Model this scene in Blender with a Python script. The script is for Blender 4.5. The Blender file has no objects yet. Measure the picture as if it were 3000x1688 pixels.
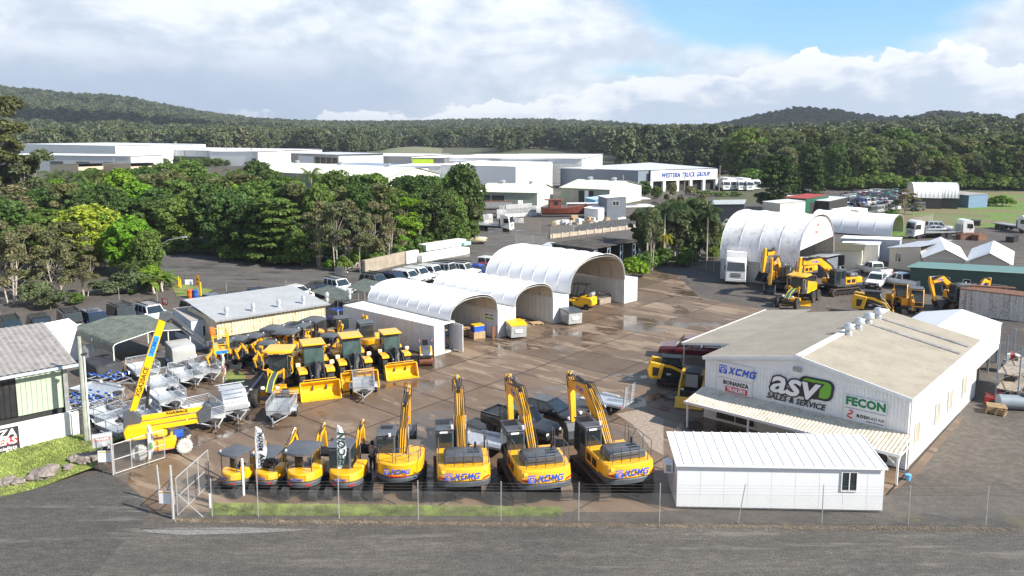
import bpy, bmesh, math, random
from mathutils import Vector, Matrix, noise as mnoise
R = math.radians
rnd = random.Random(11)
scene = bpy.context.scene
COL = scene.collection

# ------------------------------------------------------------------ camera
PITCH = math.atan(320 / 2343)
CAM_H = 19.0
cam = bpy.data.cameras.new('camera'); cam_o = bpy.data.objects.new('camera', cam); COL.objects.link(cam_o)
cam_o.location = (0, 0, CAM_H); cam_o.rotation_euler = (R(90) - PITCH, 0, 0)
cam.lens = 36 * 2343 / 3000; cam.sensor_width = 36; cam.shift_y = -(844 - 695) / 3000
cam.clip_start = 0.5; cam.clip_end = 30000
scene.camera = cam_o

# ------------------------------------------------------------------ sun, sky, exposure
SUN_AZ = math.atan2(0.90, -0.436); SUN_EL = R(37)          # azimuth measured from +Y towards +X
sun = bpy.data.lights.new('sun', 'SUN'); sun_o = bpy.data.objects.new('sun', sun); COL.objects.link(sun_o)
sun.energy = 5.0; sun.angle = R(0.5); sun.color = (1, 0.94, 0.84)
sd = Vector((math.sin(SUN_AZ) * math.cos(SUN_EL), math.cos(SUN_AZ) * math.cos(SUN_EL), math.sin(SUN_EL)))
sun_o.rotation_euler = sd.to_track_quat('Z', 'Y').to_euler()
scene.view_settings.view_transform = 'Standard'; scene.view_settings.look = 'None'
scene.view_settings.gamma = 1; scene.view_settings.exposure = 0.85; scene.view_settings.use_curve_mapping = False
scene.cycles.max_bounces = 5; scene.cycles.diffuse_bounces = 2; scene.cycles.glossy_bounces = 2
scene.cycles.transmission_bounces = 2; scene.cycles.transparent_max_bounces = 8
scene.cycles.caustics_reflective = False; scene.cycles.caustics_refractive = False


class NT:
    """small shader node helper"""
    def __init__(s, tree): s.t = tree; s.n = tree.nodes; s.l = tree.links
    def new(s, typ, **kw):
        n = s.n.new(typ)
        for k, v in kw.items(): setattr(n, k, v)
        return n
    def put(s, sock, v):
        if v is None: return
        if isinstance(v, bpy.types.NodeSocket): s.l.new(v, sock)
        else: sock.default_value = v
    def math(s, op, a, b=None, c=None, clamp=False):
        n = s.new('ShaderNodeMath', operation=op, use_clamp=clamp)
        for i, v in enumerate((a, b, c)): s.put(n.inputs[i], v)
        return n.outputs[0]
    def noise(s, vec, scale, detail=4, rough=0.55, dist=0.0, color=False):
        n = s.new('ShaderNodeTexNoise'); s.put(n.inputs['Vector'], vec)
        n.inputs['Scale'].default_value = scale; n.inputs['Detail'].default_value = detail
        n.inputs['Roughness'].default_value = rough; n.inputs['Distortion'].default_value = dist
        return n.outputs['Color' if color else 'Fac']
    def vmap(s, vec, loc=(0, 0, 0), rot=(0, 0, 0), scale=(1, 1, 1)):
        n = s.new('ShaderNodeMapping'); s.put(n.inputs[0], vec)
        n.inputs['Location'].default_value = loc; n.inputs['Rotation'].default_value = rot; n.inputs['Scale'].default_value = scale
        return n.outputs[0]
    def step(s, x, a, b, lo=0.0, hi=1.0):
        n = s.new('ShaderNodeMapRange', interpolation_type='SMOOTHSTEP'); s.put(n.inputs[0], x)
        for i, v in ((1, a), (2, b), (3, lo), (4, hi)): s.put(n.inputs[i], v)
        return n.outputs[0]
    def mix(s, f, a, b, mode='MIX'):
        n = s.new('ShaderNodeMix', data_type='RGBA', blend_type=mode); s.put(n.inputs[0], f)
        for i, v in ((6, a), (7, b)):
            if isinstance(v, (tuple, list)): v = (*v[:3], 1)
            s.put(n.inputs[i], v)
        return n.outputs[2]


world = bpy.data.worlds.new('World'); scene.world = world; world.use_nodes = True
W = NT(world.node_tree); W.n.clear()
sky = W.new('ShaderNodeTexSky', sky_type='NISHITA', sun_disc=False)
sky.sun_elevation = SUN_EL; sky.sun_rotation = SUN_AZ; sky.altitude = 50; sky.air_density = 1.0; sky.dust_density = 0.6
tc = W.new('ShaderNodeTexCoord'); sx = W.new('ShaderNodeSeparateXYZ'); W.l.new(tc.outputs['Generated'], sx.inputs[0])
az = W.math('MULTIPLY', W.math('ARCTAN2', sx.outputs[0], sx.outputs[1]), 57.2958)      # degrees right of +Y
el = W.math('MULTIPLY', W.math('ARCSINE', sx.outputs[2]), 57.2958)
cx_ = W.new('ShaderNodeCombineXYZ'); W.put(cx_.inputs[0], az); W.put(cx_.inputs[1], el)
ae = cx_.outputs[0]
def blob(a0, e0, ra, re):           # 1 in the middle of an ellipse of sky, 0 at its rim
    a = W.math('DIVIDE', W.math('SUBTRACT', az, a0), ra); e = W.math('DIVIDE', W.math('SUBTRACT', el, e0), re)
    return W.math('SUBTRACT', 1.0, W.math('SQRT', W.math('ADD', W.math('MULTIPLY', a, a), W.math('MULTIPLY', e, e))), clamp=True)
n1 = W.noise(W.vmap(ae, scale=(0.07, 0.16, 1)), 1.0, 8, 0.55, 0.3)
n2 = W.noise(W.vmap(ae, loc=(4.3, 1.7, 2), scale=(0.17, 0.34, 1)), 1.0, 9, 0.58, 0.25)
n3 = W.noise(W.vmap(ae, loc=(9, 5, 4), scale=(0.6, 0.9, 1)), 1.0, 8, 0.6)
# high thick layer, open over a blue gap to the right and thinning towards the zenith
gap = W.math('ADD', W.math('MULTIPLY', blob(19.5, 8.8, 15, 6.2), 1.3), W.math('MULTIPLY', blob(9, 3.9, 9, 1.5), 0.42))
cov = W.math('ADD', W.math('SUBTRACT', 0.82, W.math('MULTIPLY', gap, 0.92)), W.math('MULTIPLY', W.math('SUBTRACT', n1, 0.5), 1.5))
cov = W.math('SUBTRACT', cov, W.step(el, 14, 50, 0, 0.62))
high = W.step(cov, 0.28, 0.66)
shade = W.step(W.math('ADD', n2, W.math('MULTIPLY', n3, 0.25)), 0.47, 0.78)
c_high = W.mix(shade, (0.55, 0.63, 0.73), (0.95, 0.98, 1.02))
low_left = W.math('MULTIPLY', W.step(az, 4, -12), W.step(el, 6.6, 1.6))
c_high = W.mix(W.math('MULTIPLY', low_left, 0.9), c_high, (0.37, 0.47, 0.65))
# cumulus towers standing along the horizon
n4 = W.noise(W.vmap(ae, loc=(1.2, 0, 7), scale=(0.13, 0.0, 1)), 1.0, 3, 0.6)
n5 = W.noise(W.vmap(ae, loc=(0, 3, 1), scale=(0.42, 0.62, 1)), 1.0, 8, 0.55, 0.15)
rise = W.step(az, -14, 26, 1.2, 6.0)
top = W.math('MULTIPLY', rise, W.math('ADD', 0.22, W.math('MULTIPLY', n4, 1.45)))
inc = W.math('ADD', W.math('SUBTRACT', W.math('MULTIPLY', top, 0.86), el), W.math('MULTIPLY', W.math('SUBTRACT', n5, 0.5), 3.6))
cum = W.math('MULTIPLY', W.step(inc, 0.0, 0.22), W.step(az, -26, -8))
n6 = W.noise(W.vmap(ae, loc=(7, 1, 3), scale=(0.24, 0.75, 1)), 1.0, 7, 0.6, 0.2)
c_cum = W.mix(W.step(W.math('ADD', inc, W.math('MULTIPLY', W.math('SUBTRACT', n6, 0.5), 7.0)), 0.6, 3.0), (1.06, 1.06, 1.05), (0.50, 0.59, 0.74))
c_cum = W.mix(W.step(el, 1.6, 0.0, 0, 0.55), c_cum, (0.55, 0.66, 0.83))
ccol = W.mix(cum, c_high, c_cum)
cmask = W.math('MAXIMUM', W.math('MULTIPLY', high, 0.97), W.math('MULTIPLY', cum, 0.97))
cmask = W.math('MAXIMUM', cmask, W.step(el, 1.6, -0.5, 0, 0.85))
bsky = W.new('ShaderNodeBackground'); W.l.new(W.mix(1.0, sky.outputs[0], (0.55, 0.95, 1.25), 'MULTIPLY'), bsky.inputs[0]); bsky.inputs[1].default_value = 0.095
bcl = W.new('ShaderNodeBackground'); W.l.new(ccol, bcl.inputs[0]); W.put(bcl.inputs[1], W.step(el, 11, 45, 0.70, 0.20))
mx = W.new('ShaderNodeMixShader'); W.put(mx.inputs[0], cmask); W.l.new(bsky.outputs[0], mx.inputs[1]); W.l.new(bcl.outputs[0], mx.inputs[2])
wo = W.new('ShaderNodeOutputWorld'); W.l.new(mx.outputs[0], wo.inputs[0])

# ------------------------------------------------------------------ placement helper: survey marks read off the photograph, in metres on the ground
RG = dict(R1=(0, 800, 2.07), R2=(600, 850, 2.07), R3=(1200, 1000, 2.635), R4=(1900, 850, 2.07), R5=(2300, 850, 1.7286),
          R6=(2050, 580, 2.7116), R7=(900, 680, 2.576), R8=(0, 700, 2.862), S1=(0, 200, 2.576), S2=(700, 380, 3.22),
          S3=(1350, 400, 2.862), S4=(2050, 280, 2.7116), S5=(600, 880, 3.68), S6=(200, 950, 3.22), S7=(600, 1220, 3.68),
          S8=(0, 1300, 3.735), Q2=(2550, 700, 2.898), Q3=(2350, 780, 5.152), Q4=(1380, 560, 4.954), D=(0, 0, .8583), O=(0, 0, 1))
_c, _s = math.cos(PITCH), math.sin(PITCH)
def g(r, x, y, z=0.0):
    """site plan point (metres) of a survey mark standing at height z"""
    a = RG[r]; u = (a[0] + x / a[2] - 1500) / 2343; v = (695 - a[1] - y / a[2]) / 2343
    t = (z - CAM_H) / (v * _c - _s)
    return Vector((u * t, (_c + v * _s) * t, z))
def ht(r, x, y, Y):
    """height of a mark that stands at depth Y"""
    a = RG[r]; v = (695 - a[1] - y / a[2]) / 2343
    return CAM_H + Y * (v * _c - _s) / (_c + v * _s)
def ang(a, b):
    """heading of a thing whose own +Y runs from a to b"""
    return math.atan2(-(b[0] - a[0]), b[1] - a[1])

# ------------------------------------------------------------------ mesh helpers
class MB:
    def __init__(s, T=None): s.v = []; s.f = []; s.T = T
    def add(s, vs, fs):
        n = len(s.v); T = s.T
        s.v += [tuple(T @ Vector(v)) if T is not None else tuple(v) for v in vs]
        s.f += [tuple(i + n for i in f) for f in fs]; return s
    def box(s, x0, x1, y0, y1, z0, z1):
        return s.add([(x0, y0, z0), (x1, y0, z0), (x1, y1, z0), (x0, y1, z0), (x0, y0, z1), (x1, y0, z1), (x1, y1, z1), (x0, y1, z1)],
                     [(0, 3, 2, 1), (4, 5, 6, 7), (0, 1, 5, 4), (1, 2, 6, 5), (2, 3, 7, 6), (3, 0, 4, 7)])
    def prism(s, pts, a, b, ax='x', k=None, tb=None):
        """polygon pts in the plane across axis ax, pulled from a to b; tb: polygon at b"""
        tb = tb or pts; n = len(pts)
        f = {'x': lambda p, t: (t, p[0], p[1]), 'y': lambda p, t: (p[0], t, p[1]), 'z': lambda p, t: (p[0], p[1], t)}[ax]
        vs = [f(p, a) for p in pts] + [f(p, b) for p in tb]
        fs = [tuple(range(n))[::-1], tuple(range(n, 2 * n))] + [(i, (i + 1) % n, n + (i + 1) % n, n + i) for i in range(n)]
        if ax == 'y': fs = [q[::-1] for q in fs]
        A = sum(pts[i][0] * pts[(i + 1) % n][1] - pts[(i + 1) % n][0] * pts[i][1] for i in range(n))
        if (A < 0) != (b < a): fs = [q[::-1] for q in fs]
        return s.add(vs, fs)
    def loft(s, rings, cap=True, close=True):
        n = len(rings[0]); vs = [p for r in rings for p in r]; fs = []
        for k in range(len(rings) - 1):
            for i in range(n if close else n - 1):
                j = (i + 1) % n; fs.append((k * n + i, k * n + j, (k + 1) * n + j, (k + 1) * n + i))
        if cap: fs += [tuple(range(n))[::-1], tuple(range((len(rings) - 1) * n, len(rings) * n))]
        return s.add(vs, fs)
    def cyl(s, p0, p1, r0, r1=None, n=10, cap=True):
        p0, p1 = Vector(p0), Vector(p1); r1 = r0 if r1 is None else r1
        d = (p1 - p0).normalized(); a = d.orthogonal().normalized(); b = d.cross(a)
        ring = lambda p, r: [p + a * r * math.cos(t) + b * r * math.sin(t) for t in [2 * math.pi * (i + 0.5) / n for i in range(n)]]
        return s.loft([ring(p0, r0), ring(p1, r1)], cap)
    def tube(s, pts, r, n=5):
        pts = [Vector(p) for p in pts]; rings = []; a = None
        for i, p in enumerate(pts):
            d = (pts[min(i + 1, len(pts) - 1)] - pts[max(i - 1, 0)]).normalized()
            a = (a - d * a.dot(d)).normalized() if a is not None and (a - d * a.dot(d)).length > 1e-4 else d.orthogonal().normalized()
            b = d.cross(a); rings.append([p + (a * math.cos(t) + b * math.sin(t)) * r for t in [2 * math.pi * k / n for k in range(n)]])
        return s.loft(rings)
    def bar(s, p0, p1, w, h=None, up=(0, 0, 1)):
        """rectangular bar w wide, h deep"""
        p0, p1 = Vector(p0), Vector(p1); h = h or w; d = (p1 - p0).normalized(); u = Vector(up)
        a = d.cross(u); a = a.normalized() if a.length > 1e-3 else d.orthogonal().normalized(); b = a.cross(d).normalized()
        c = lambda p: [p + a * w / 2 * i + b * h / 2 * j for i, j in ((-1, -1), (1, -1), (1, 1), (-1, 1))]
        return s.loft([c(p0), c(p1)])
    def plate(s, poly, off):
        """flat polygon of 3-D points thickened by the vector off"""
        off = Vector(off); a = [Vector(p) for p in poly]; n = len(a)
        return s.add([*a, *[p + off for p in a]], [tuple(range(n))[::-1], tuple(range(n, 2 * n))] + [(i, (i + 1) % n, n + (i + 1) % n, n + i) for i in range(n)])
    def lathe(s, prof, o=(0, 0, 0), ax='z', n=14):
        o = Vector(o); rings = []
        for r, h in prof:
            ring = []
            for i in range(n):
                t = 2 * math.pi * i / n; c, q = r * math.cos(t), r * math.sin(t)
                ring.append(o + Vector({'z': (c, q, h), 'x': (h, c, q), 'y': (q, h, c)}[ax]))
            rings.append(ring)
        return s.loft(rings)
    def ribs(s, o, u, v, nrm, pitch=0.2, h=0.03, kind='trap', th=0.0):
        """ribbed metal sheet: ribs run along v, repeat along u, stand out along nrm"""
        o, u, v, nrm = Vector(o), Vector(u), Vector(v), Vector(nrm).normalized()
        L = u.length; n = max(1, round(L / pitch)); ud = u / n; prof = []
        sh = {'trap': ((0, 0), (.45, 0), (.55, 1), (.9, 1)), 'rib': ((0, 0), (.78, 0), (.84, 1), (.94, 1)), 'wave': ((0, 0), (.25, .5), (.5, 1), (.75, .5))}[kind]
        for i in range(n):
            for a, b in sh: prof.append(o + ud * (i + a) + nrm * h * b)
        prof.append(o + u)
        m = len(prof); vs = prof + [p + v for p in prof]
        fs = [(i, i + 1, m + i + 1, m + i) for i in range(m - 1)]
        if u.cross(v).dot(nrm) < 0: fs = [q[::-1] for q in fs]
        return s.add(vs, fs)
    def xf(s, M, vs0=0):
        s.v[vs0:] = [tuple(M @ Vector(v)) for v in s.v[vs0:]]; return s
    def build(s, name, mat, parent=None, loc=None, rz=None, smooth=False, bev=0.0, ang_=35):
        me = bpy.data.meshes.new(name); me.from_pydata(s.v, [], s.f)
        if bev:
            bm = bmesh.new(); bm.from_mesh(me); bmesh.ops.remove_doubles(bm, verts=bm.verts, dist=1e-4)
            es = [e for e in bm.edges if len(e.link_faces) == 2 and e.calc_face_angle(0) > R(28)]
            bmesh.ops.bevel(bm, geom=es, offset=bev, segments=1, affect='EDGES', clamp_overlap=True, profile=0.5)
            bm.to_mesh(me); bm.free()
        me.materials.append(mat)
        if smooth or bev:
            me.polygons.foreach_set('use_smooth', [True] * len(me.polygons)); me.set_sharp_from_angle(angle=R(ang_))
        me.update()
        o = bpy.data.objects.new(name, me); COL.objects.link(o)
        if parent: o.parent = parent; KIDS.setdefault(parent.as_pointer(), []).append(o)
        if loc is not None: o.location = loc
        if rz is not None: o.rotation_euler[2] = rz
        return o
KIDS = {}
def thing(name, label, cat, loc=(0, 0, 0), rz=0, group=None):
    o = bpy.data.objects.new(name, None); COL.objects.link(o); o.empty_display_size = 0.2
    o.location = (loc[0], loc[1], loc[2] if len(loc) > 2 else 0); o.rotation_euler[2] = rz
    return tag(o, label, cat, group)
def tag(o, label, cat, group=None):
    o['label'] = label; o['category'] = cat
    if group: o['group'] = group
    return o
def kind(o, k): o['kind'] = k; return o
def dup(root, loc, rz=0, label=None, group=None, s=None, mats=None):
    """copy of a thing with its parts and sub-parts; mats swaps materials by name"""
    def cp(o, par):
        c = o.copy(); COL.objects.link(c)
        if par: c.parent = par
        if mats and c.type == 'MESH' and o.data.materials and o.data.materials[0].name in mats:
            key = (o.data.name, mats[o.data.materials[0].name].name)
            if key not in _swap:
                _swap[key] = o.data.copy(); _swap[key].materials[0] = mats[o.data.materials[0].name]
            c.data = _swap[key]
        for k in KIDS.get(o.as_pointer(), []):
            KIDS.setdefault(c.as_pointer(), []).append(cp(k, c))
        return c
    r = cp(root, None); r.location = (loc[0], loc[1], loc[2] if len(loc) > 2 else 0); r.rotation_euler[2] = rz
    if label: r['label'] = label
    if group: r['group'] = group
    if s: r.scale = (s, s, s)
    return r
_swap = {}
_fonts = {}
def text(s, size, mat, parent, loc, rot=(0, 0, 0), shear=0.0, ext=0.01, fat=0.0, name='lettering', al='CENTER', sx=1.0, sp=1.0):
    """raised lettering; its plane faces local +Z before rot"""
    c = bpy.data.curves.new(name, 'FONT'); c.body = s; c.size = size; c.shear = shear; c.extrude = ext; c.offset = fat
    c.align_x = al; c.align_y = 'CENTER'; c.resolution_u = 2; c.space_character = sp
    t = bpy.data.objects.new(name, c); me = bpy.data.meshes.new_from_object(t); bpy.data.objects.remove(t); bpy.data.curves.remove(c)
    me.materials.clear(); me.materials.append(mat)
    o = bpy.data.objects.new(name, me); COL.objects.link(o); o.scale = (sx, 1, 1)
    o.location = loc; o.rotation_euler = rot
    if parent: o.parent = parent; KIDS.setdefault(parent.as_pointer(), []).append(o)
    return o

# ------------------------------------------------------------------ materials
_M = {}
def M(name, col, rough=0.5, metal=0.0, var=0.10, sc=1.5, bump=0.0, dirt=None, da=0.35, streak=False, spec=0.5, coat=0.0, alpha=None, rnd_=0.0, dsc=0.7):
    """painted / worn surface: colour drifts with noise, optional second (dirt, rust) colour in patches or streaks"""
    if name in _M: return _M[name]
    m = bpy.data.materials.new(name); m.use_nodes = True; N = NT(m.node_tree); b = N.n['Principled BSDF']
    co = N.new('ShaderNodeTexCoord').outputs['Object']
    f = N.noise(co, sc, 5, 0.6)
    lo = tuple(c * (1 - var) for c in col); hi = tuple(min(1, c * (1 + var)) for c in col)
    c = N.mix(N.step(f, 0.3, 0.7), lo, hi)
    if dirt:
        v = N.vmap(co, scale=(3, 3, 0.25)) if streak else co
        d = N.math('MULTIPLY', N.noise(v, dsc, 6, 0.65), N.noise(co, dsc * 5, 4, 0.6))
        c = N.mix(N.step(d, 0.22, 0.42, 0, da), c, dirt)
    if rnd_:
        oi = N.new('ShaderNodeObjectInfo').outputs['Random']
        hs = N.new('ShaderNodeHueSaturation'); N.put(hs.inputs['Color'], c); N.put(hs.inputs['Value'], N.math('ADD', 1 - rnd_, N.math('MULTIPLY', oi, 2 * rnd_)))
        c = hs.outputs[0]
    N.put(b.inputs['Base Color'], c); b.inputs['Metallic'].default_value = metal
    N.put(b.inputs['Roughness'], N.math('ADD', rough - 0.06, N.math('MULTIPLY', f, 0.12)))
    b.inputs['Specular IOR Level'].default_value = spec; b.inputs['Coat Weight'].default_value = coat
    if bump:
        bp = N.new('ShaderNodeBump'); bp.inputs['Strength'].default_value = bump; bp.inputs['Distance'].default_value = 0.02
        N.put(bp.inputs['Height'], N.noise(co, sc * 12, 4, 0.6)); N.l.new(bp.outputs[0], b.inputs['Normal'])
    _M[name] = m; return m
yellow = M('machine_yellow', (0.88, 0.42, 0.012), 0.30, var=0.05, sc=0.8, dirt=(0.45, 0.25, 0.06), da=0.25, coat=0.35)
orange_y = M('boom_yellow', (0.88, 0.50, 0.01), 0.35, var=0.04, sc=0.8, coat=0.2)
bucket_y = M('bucket_yellow', (0.85, 0.47, 0.01), 0.42, var=0.06, sc=1, dirt=(0.5, 0.27, 0.05), da=0.4)
dgrey = M('machine_dark_grey', (0.075, 0.085, 0.10), 0.4, var=0.15, sc=1.2, dirt=(0.16, 0.14, 0.12), da=0.3)
black = M('black_steel', (0.018, 0.018, 0.02), 0.45, var=0.2, dirt=(0.08, 0.06, 0.05), da=0.4)
rubber = M('rubber', (0.022, 0.022, 0.023), 0.8, var=0.3, sc=4, dirt=(0.12, 0.10, 0.085), da=0.5)
steel_t = M('track_steel', (0.10, 0.075, 0.06), 0.6, metal=0.3, var=0.3, sc=5, dirt=(0.22, 0.13, 0.08), da=0.6)
chrome = M('chrome_rod', (0.65, 0.65, 0.66), 0.25, metal=0.9, var=0.05)
whitep = M('white_paint', (0.80, 0.80, 0.79), 0.35, var=0.03, dirt=(0.55, 0.52, 0.47), da=0.15)
galv = M('galvanised_steel', (0.55, 0.58, 0.61), 0.38, metal=0.55, var=0.15, sc=6)
galv_d = M('weathered_galvanised_steel', (0.36, 0.37, 0.37), 0.5, metal=0.5, var=0.2, sc=5)
alu = M('checker_aluminium', (0.60, 0.62, 0.63), 0.35, metal=0.6, var=0.10, sc=14)
red = M('red_paint', (0.55, 0.03, 0.03), 0.4); orange = M('orange_plastic', (0.9, 0.17, 0.02), 0.45)
blue = M('blue_paint', (0.02, 0.10, 0.45), 0.4); logo_blue = M('logo_blue', (0.02, 0.10, 0.55), 0.45, var=0.02)
cyan_b = M('decal_cyan', (0.03, 0.33, 0.62), 0.45, var=0.02)
wood = M('pallet_wood', (0.42, 0.29, 0.16), 0.8, var=0.25, sc=5); timber = M('old_timber', (0.30, 0.25, 0.20), 0.85, var=0.3, sc=4)
rust = M('rusty_steel', (0.16, 0.075, 0.045), 0.8, var=0.35, sc=3)
lens_r = M('red_lens', (0.6, 0.02, 0.02), 0.2); lens_w = M('clear_lens', (0.75, 0.75, 0.72), 0.15)
white_wrap = M('white_wrap', (0.78, 0.78, 0.78), 0.55, var=0.05)
decal_w = M('decal_white', (0.82, 0.82, 0.82), 0.5, var=0.02); decal_k = M('decal_black', (0.012, 0.012, 0.014), 0.5, var=0.02)
def glass(name, col=(0.02, 0.03, 0.035), rough=0.06):
    return M(name, col, rough, var=0.2, sc=2, spec=0.9)
gl = glass('dark_glass'); gl_g = glass('green_cab_glass', (0.05, 0.085, 0.08), 0.05)
# ================================================================== GROUND AND ROADS
def surf(name, build):
    m = bpy.data.materials.new(name); m.use_nodes = True; N = NT(m.node_tree)
    build(N, N.new('ShaderNodeTexCoord').outputs['Object'], N.n['Principled BSDF']); return m
def bump(N, b, h, st, dist=0.03):
    bp = N.new('ShaderNodeBump'); bp.inputs['Strength'].default_value = st; bp.inputs['Distance'].default_value = dist
    N.put(bp.inputs['Height'], h); N.l.new(bp.outputs[0], b.inputs['Normal'])
def _gravel(N, co, b):
    big = N.noise(co, 0.05, 6, 0.6, 0.4); mid = N.noise(co, 0.35, 6, 0.65, 0.5); fine = N.noise(co, 6, 4, 0.7)
    c = N.mix(N.step(big, 0.35, 0.62), (0.075, 0.064, 0.055), (0.145, 0.120, 0.096))
    c = N.mix(N.step(mid, 0.52, 0.72, 0, 0.6), c, (0.19, 0.165, 0.14))
    c = N.mix(N.step(mid, 0.42, 0.30, 0, 0.7), c, (0.045, 0.040, 0.038))
    c = N.mix(N.step(N.noise(co, 0.13, 7, 0.7), 0.58, 0.68, 0, 0.8), c, (0.17, 0.15, 0.07))
    c = N.mix(N.step(fine, 0.3, 0.7, 0.2, 0.0), c, (0.02, 0.02, 0.02))
    c = N.mix(N.step(N.noise(co, 1.8, 6, 0.75), 0.42, 0.62, 0.45, 0), c, (0.035, 0.032, 0.03)); c = N.mix(N.step(N.noise(co, 3.1, 5, 0.8), 0.58, 0.7, 0, 0.5), c, (0.26, 0.23, 0.19))
    N.put(b.inputs['Base Color'], c); N.put(b.inputs['Roughness'], N.step(mid, 0.30, 0.42, 0.25, 0.9)); bump(N, b, fine, 0.5)
def _forest_floor(N, co, b):
    a = N.noise(co, 0.02, 6, 0.6)
    N.put(b.inputs['Base Color'], N.mix(a, (0.045, 0.055, 0.025), (0.10, 0.10, 0.05))); b.inputs['Roughness'].default_value = 0.95
def _field(N, co, b):
    a = N.noise(co, 0.05, 7, 0.65, 0.4); c = N.noise(co, 1.2, 5, 0.6)
    k = N.mix(N.step(a, 0.44, 0.56), (0.21, 0.165, 0.085), (0.12, 0.23, 0.03))
    N.put(b.inputs['Base Color'], N.mix(N.step(c, 0.3, 0.7, 0, 0.5), k, (0.07, 0.09, 0.025))); b.inputs['Roughness'].default_value = 0.95; bump(N, b, c, 0.8, 0.3)
def _concrete(N, co, b):
    rot = N.vmap(co, rot=(0, 0, R(41)))
    br = N.new('ShaderNodeTexBrick', offset=0.0, squash=1.0); N.put(br.inputs[0], rot)
    br.inputs['Scale'].default_value = 1.0; br.inputs['Mortar Size'].default_value = 0.05; br.inputs['Brick Width'].default_value = 5.6; br.inputs['Row Height'].default_value = 4.2
    br.inputs['Color1'].default_value = (0.42, 0.42, 0.42, 1); br.inputs['Color2'].default_value = (0.6, 0.6, 0.6, 1); br.inputs['Mortar'].default_value = (0, 0, 0, 1); br.inputs['Mortar Smooth'].default_value = 0.1
    big = N.noise(co, 0.11, 5, 0.55, 0.6); mid = N.noise(N.vmap(rot, scale=(1, 2.4, 1)), 0.32, 7, 0.62, 0.5); fine = N.noise(co, 3.5, 6, 0.7); grit = N.noise(co, 24, 3, 0.7)
    c = N.mix(N.step(mid, 0.3, 0.7), (0.130, 0.086, 0.055), (0.190, 0.132, 0.088))
    slab = N.math('MULTIPLY', N.math('SUBTRACT', N.math('MULTIPLY', br.outputs[0], 1.0), 0.5), 1.0)
    c = N.mix(1.0, c, N.math('MULTIPLY_ADD', N.math('SUBTRACT', br.outputs[0], 0.51), 2.6, 1.0), 'MULTIPLY')
    dry = N.math('ADD', N.noise(N.vmap(rot, loc=(3, 8, 0), scale=(0.55, 1.9, 1)), 0.30, 8, 0.66, 0.35), N.math('MULTIPLY', slab, 0.5))
    sep = N.new('ShaderNodeSeparateXYZ'); N.put(sep.inputs[0], co)
    far = N.math('MULTIPLY', N.step(sep.outputs[1], 46, 66), N.step(sep.outputs[0], -9, 1))
    dry = N.math('ADD', dry, N.math('MULTIPLY', far, 0.045))
    dm = N.step(dry, 0.585, 0.63)
    c = N.mix(N.math('MULTIPLY', dm, 0.6), c, (0.33, 0.25, 0.175))
    wet = N.step(N.math('ADD', N.noise(N.vmap(co, loc=(7, 2, 0)), 0.16, 6, 0.6, 0.7), N.math('MULTIPLY', fine, 0.08)), 0.57, 0.62)
    wet = N.math('MULTIPLY', wet, N.math('SUBTRACT', 1.0, N.math('MULTIPLY', dm, 0.9)))
    c = N.mix(N.math('MULTIPLY', wet, 0.5), c, (0.055, 0.040, 0.032))
    c = N.mix(N.step(N.noise(co, 0.7, 6, 0.7), 0.6, 0.75, 0, 0.45), c, (0.30, 0.16, 0.07))
    c = N.mix(N.step(fine, 0.42, 0.28, 0, 0.35), c, (0.07, 0.055, 0.045))
    c = N.mix(N.math('MULTIPLY', br.outputs['Fac'], 0.6), c, (0.06, 0.045, 0.035))
    c = N.mix(N.step(grit, 0.35, 0.65, 0.18, 0.0), c, (0.02, 0.015, 0.01))
    N.put(b.inputs['Base Color'], c)
    r = N.math('ADD', 0.44, N.math('MULTIPLY', fine, 0.2)); r = N.mix(wet, N.mix(dm, r, (0.75, 0.75, 0.75)), (0.10, 0.10, 0.10))
    N.put(b.inputs['Roughness'], r)
    bump(N, b, N.math('MULTIPLY', N.math('ADD', fine, N.math('MULTIPLY', grit, 0.5)), N.math('SUBTRACT', 1.0, wet)), 0.25, 0.01)
def _asphalt(base=(0.070, 0.063, 0.056), hi=(0.130, 0.115, 0.098), wetamt=0.0):
    def f(N, co, b):
        st = N.vmap(co, rot=(0, 0, R(3)), scale=(0.22, 1.6, 1)); a = N.noise(st, 0.55, 7, 0.62, 0.5); mid = N.noise(co, 0.23, 6, 0.6, 0.6)
        fine = N.noise(co, 6, 4, 0.8); grit = N.noise(co, 13, 4, 0.8)
        c = N.mix(N.step(a, 0.38, 0.66), base, hi)
        c = N.mix(N.step(mid, 0.56, 0.66, 0, 0.5), c, tuple(v * 0.5 for v in base))
        c = N.mix(N.step(grit, 0.40, 0.60), N.mix(0.5, c, (0.02, 0.02, 0.02)), N.mix(0.20, c, (0.42, 0.38, 0.33)))
        c = N.mix(N.step(fine, 0.62, 0.75, 0, 0.35), c, (0.24, 0.22, 0.2)); c = N.mix(N.step(N.noise(N.vmap(co, scale=(.5, 1.4, 1)), 3.0, 6, 0.8), 0.40, 0.62, 0.5, 0), c, tuple(v * .45 for v in base))
        c = N.mix(N.step(N.noise(N.vmap(co, rot=(0, 0, R(-4)), scale=(.12, 1.1, 1)), 1.1, 5, .7), .55, .68, 0, .45), c, (.21, .19, .165))
        N.put(b.inputs['Base Color'], c)
        w = N.step(N.noise(N.vmap(co, loc=(3, 3, 0), scale=(.6, 1.3, 1)), 0.2, 6, 0.6, 0.6), 0.56, 0.62, 0, wetamt)
        N.put(b.inputs['Roughness'], N.mix(w, (0.85, 0.85, 0.85), (0.12, 0.12, 0.12))); bump(N, b, grit, 0.6, 0.012)
    return f
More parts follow.
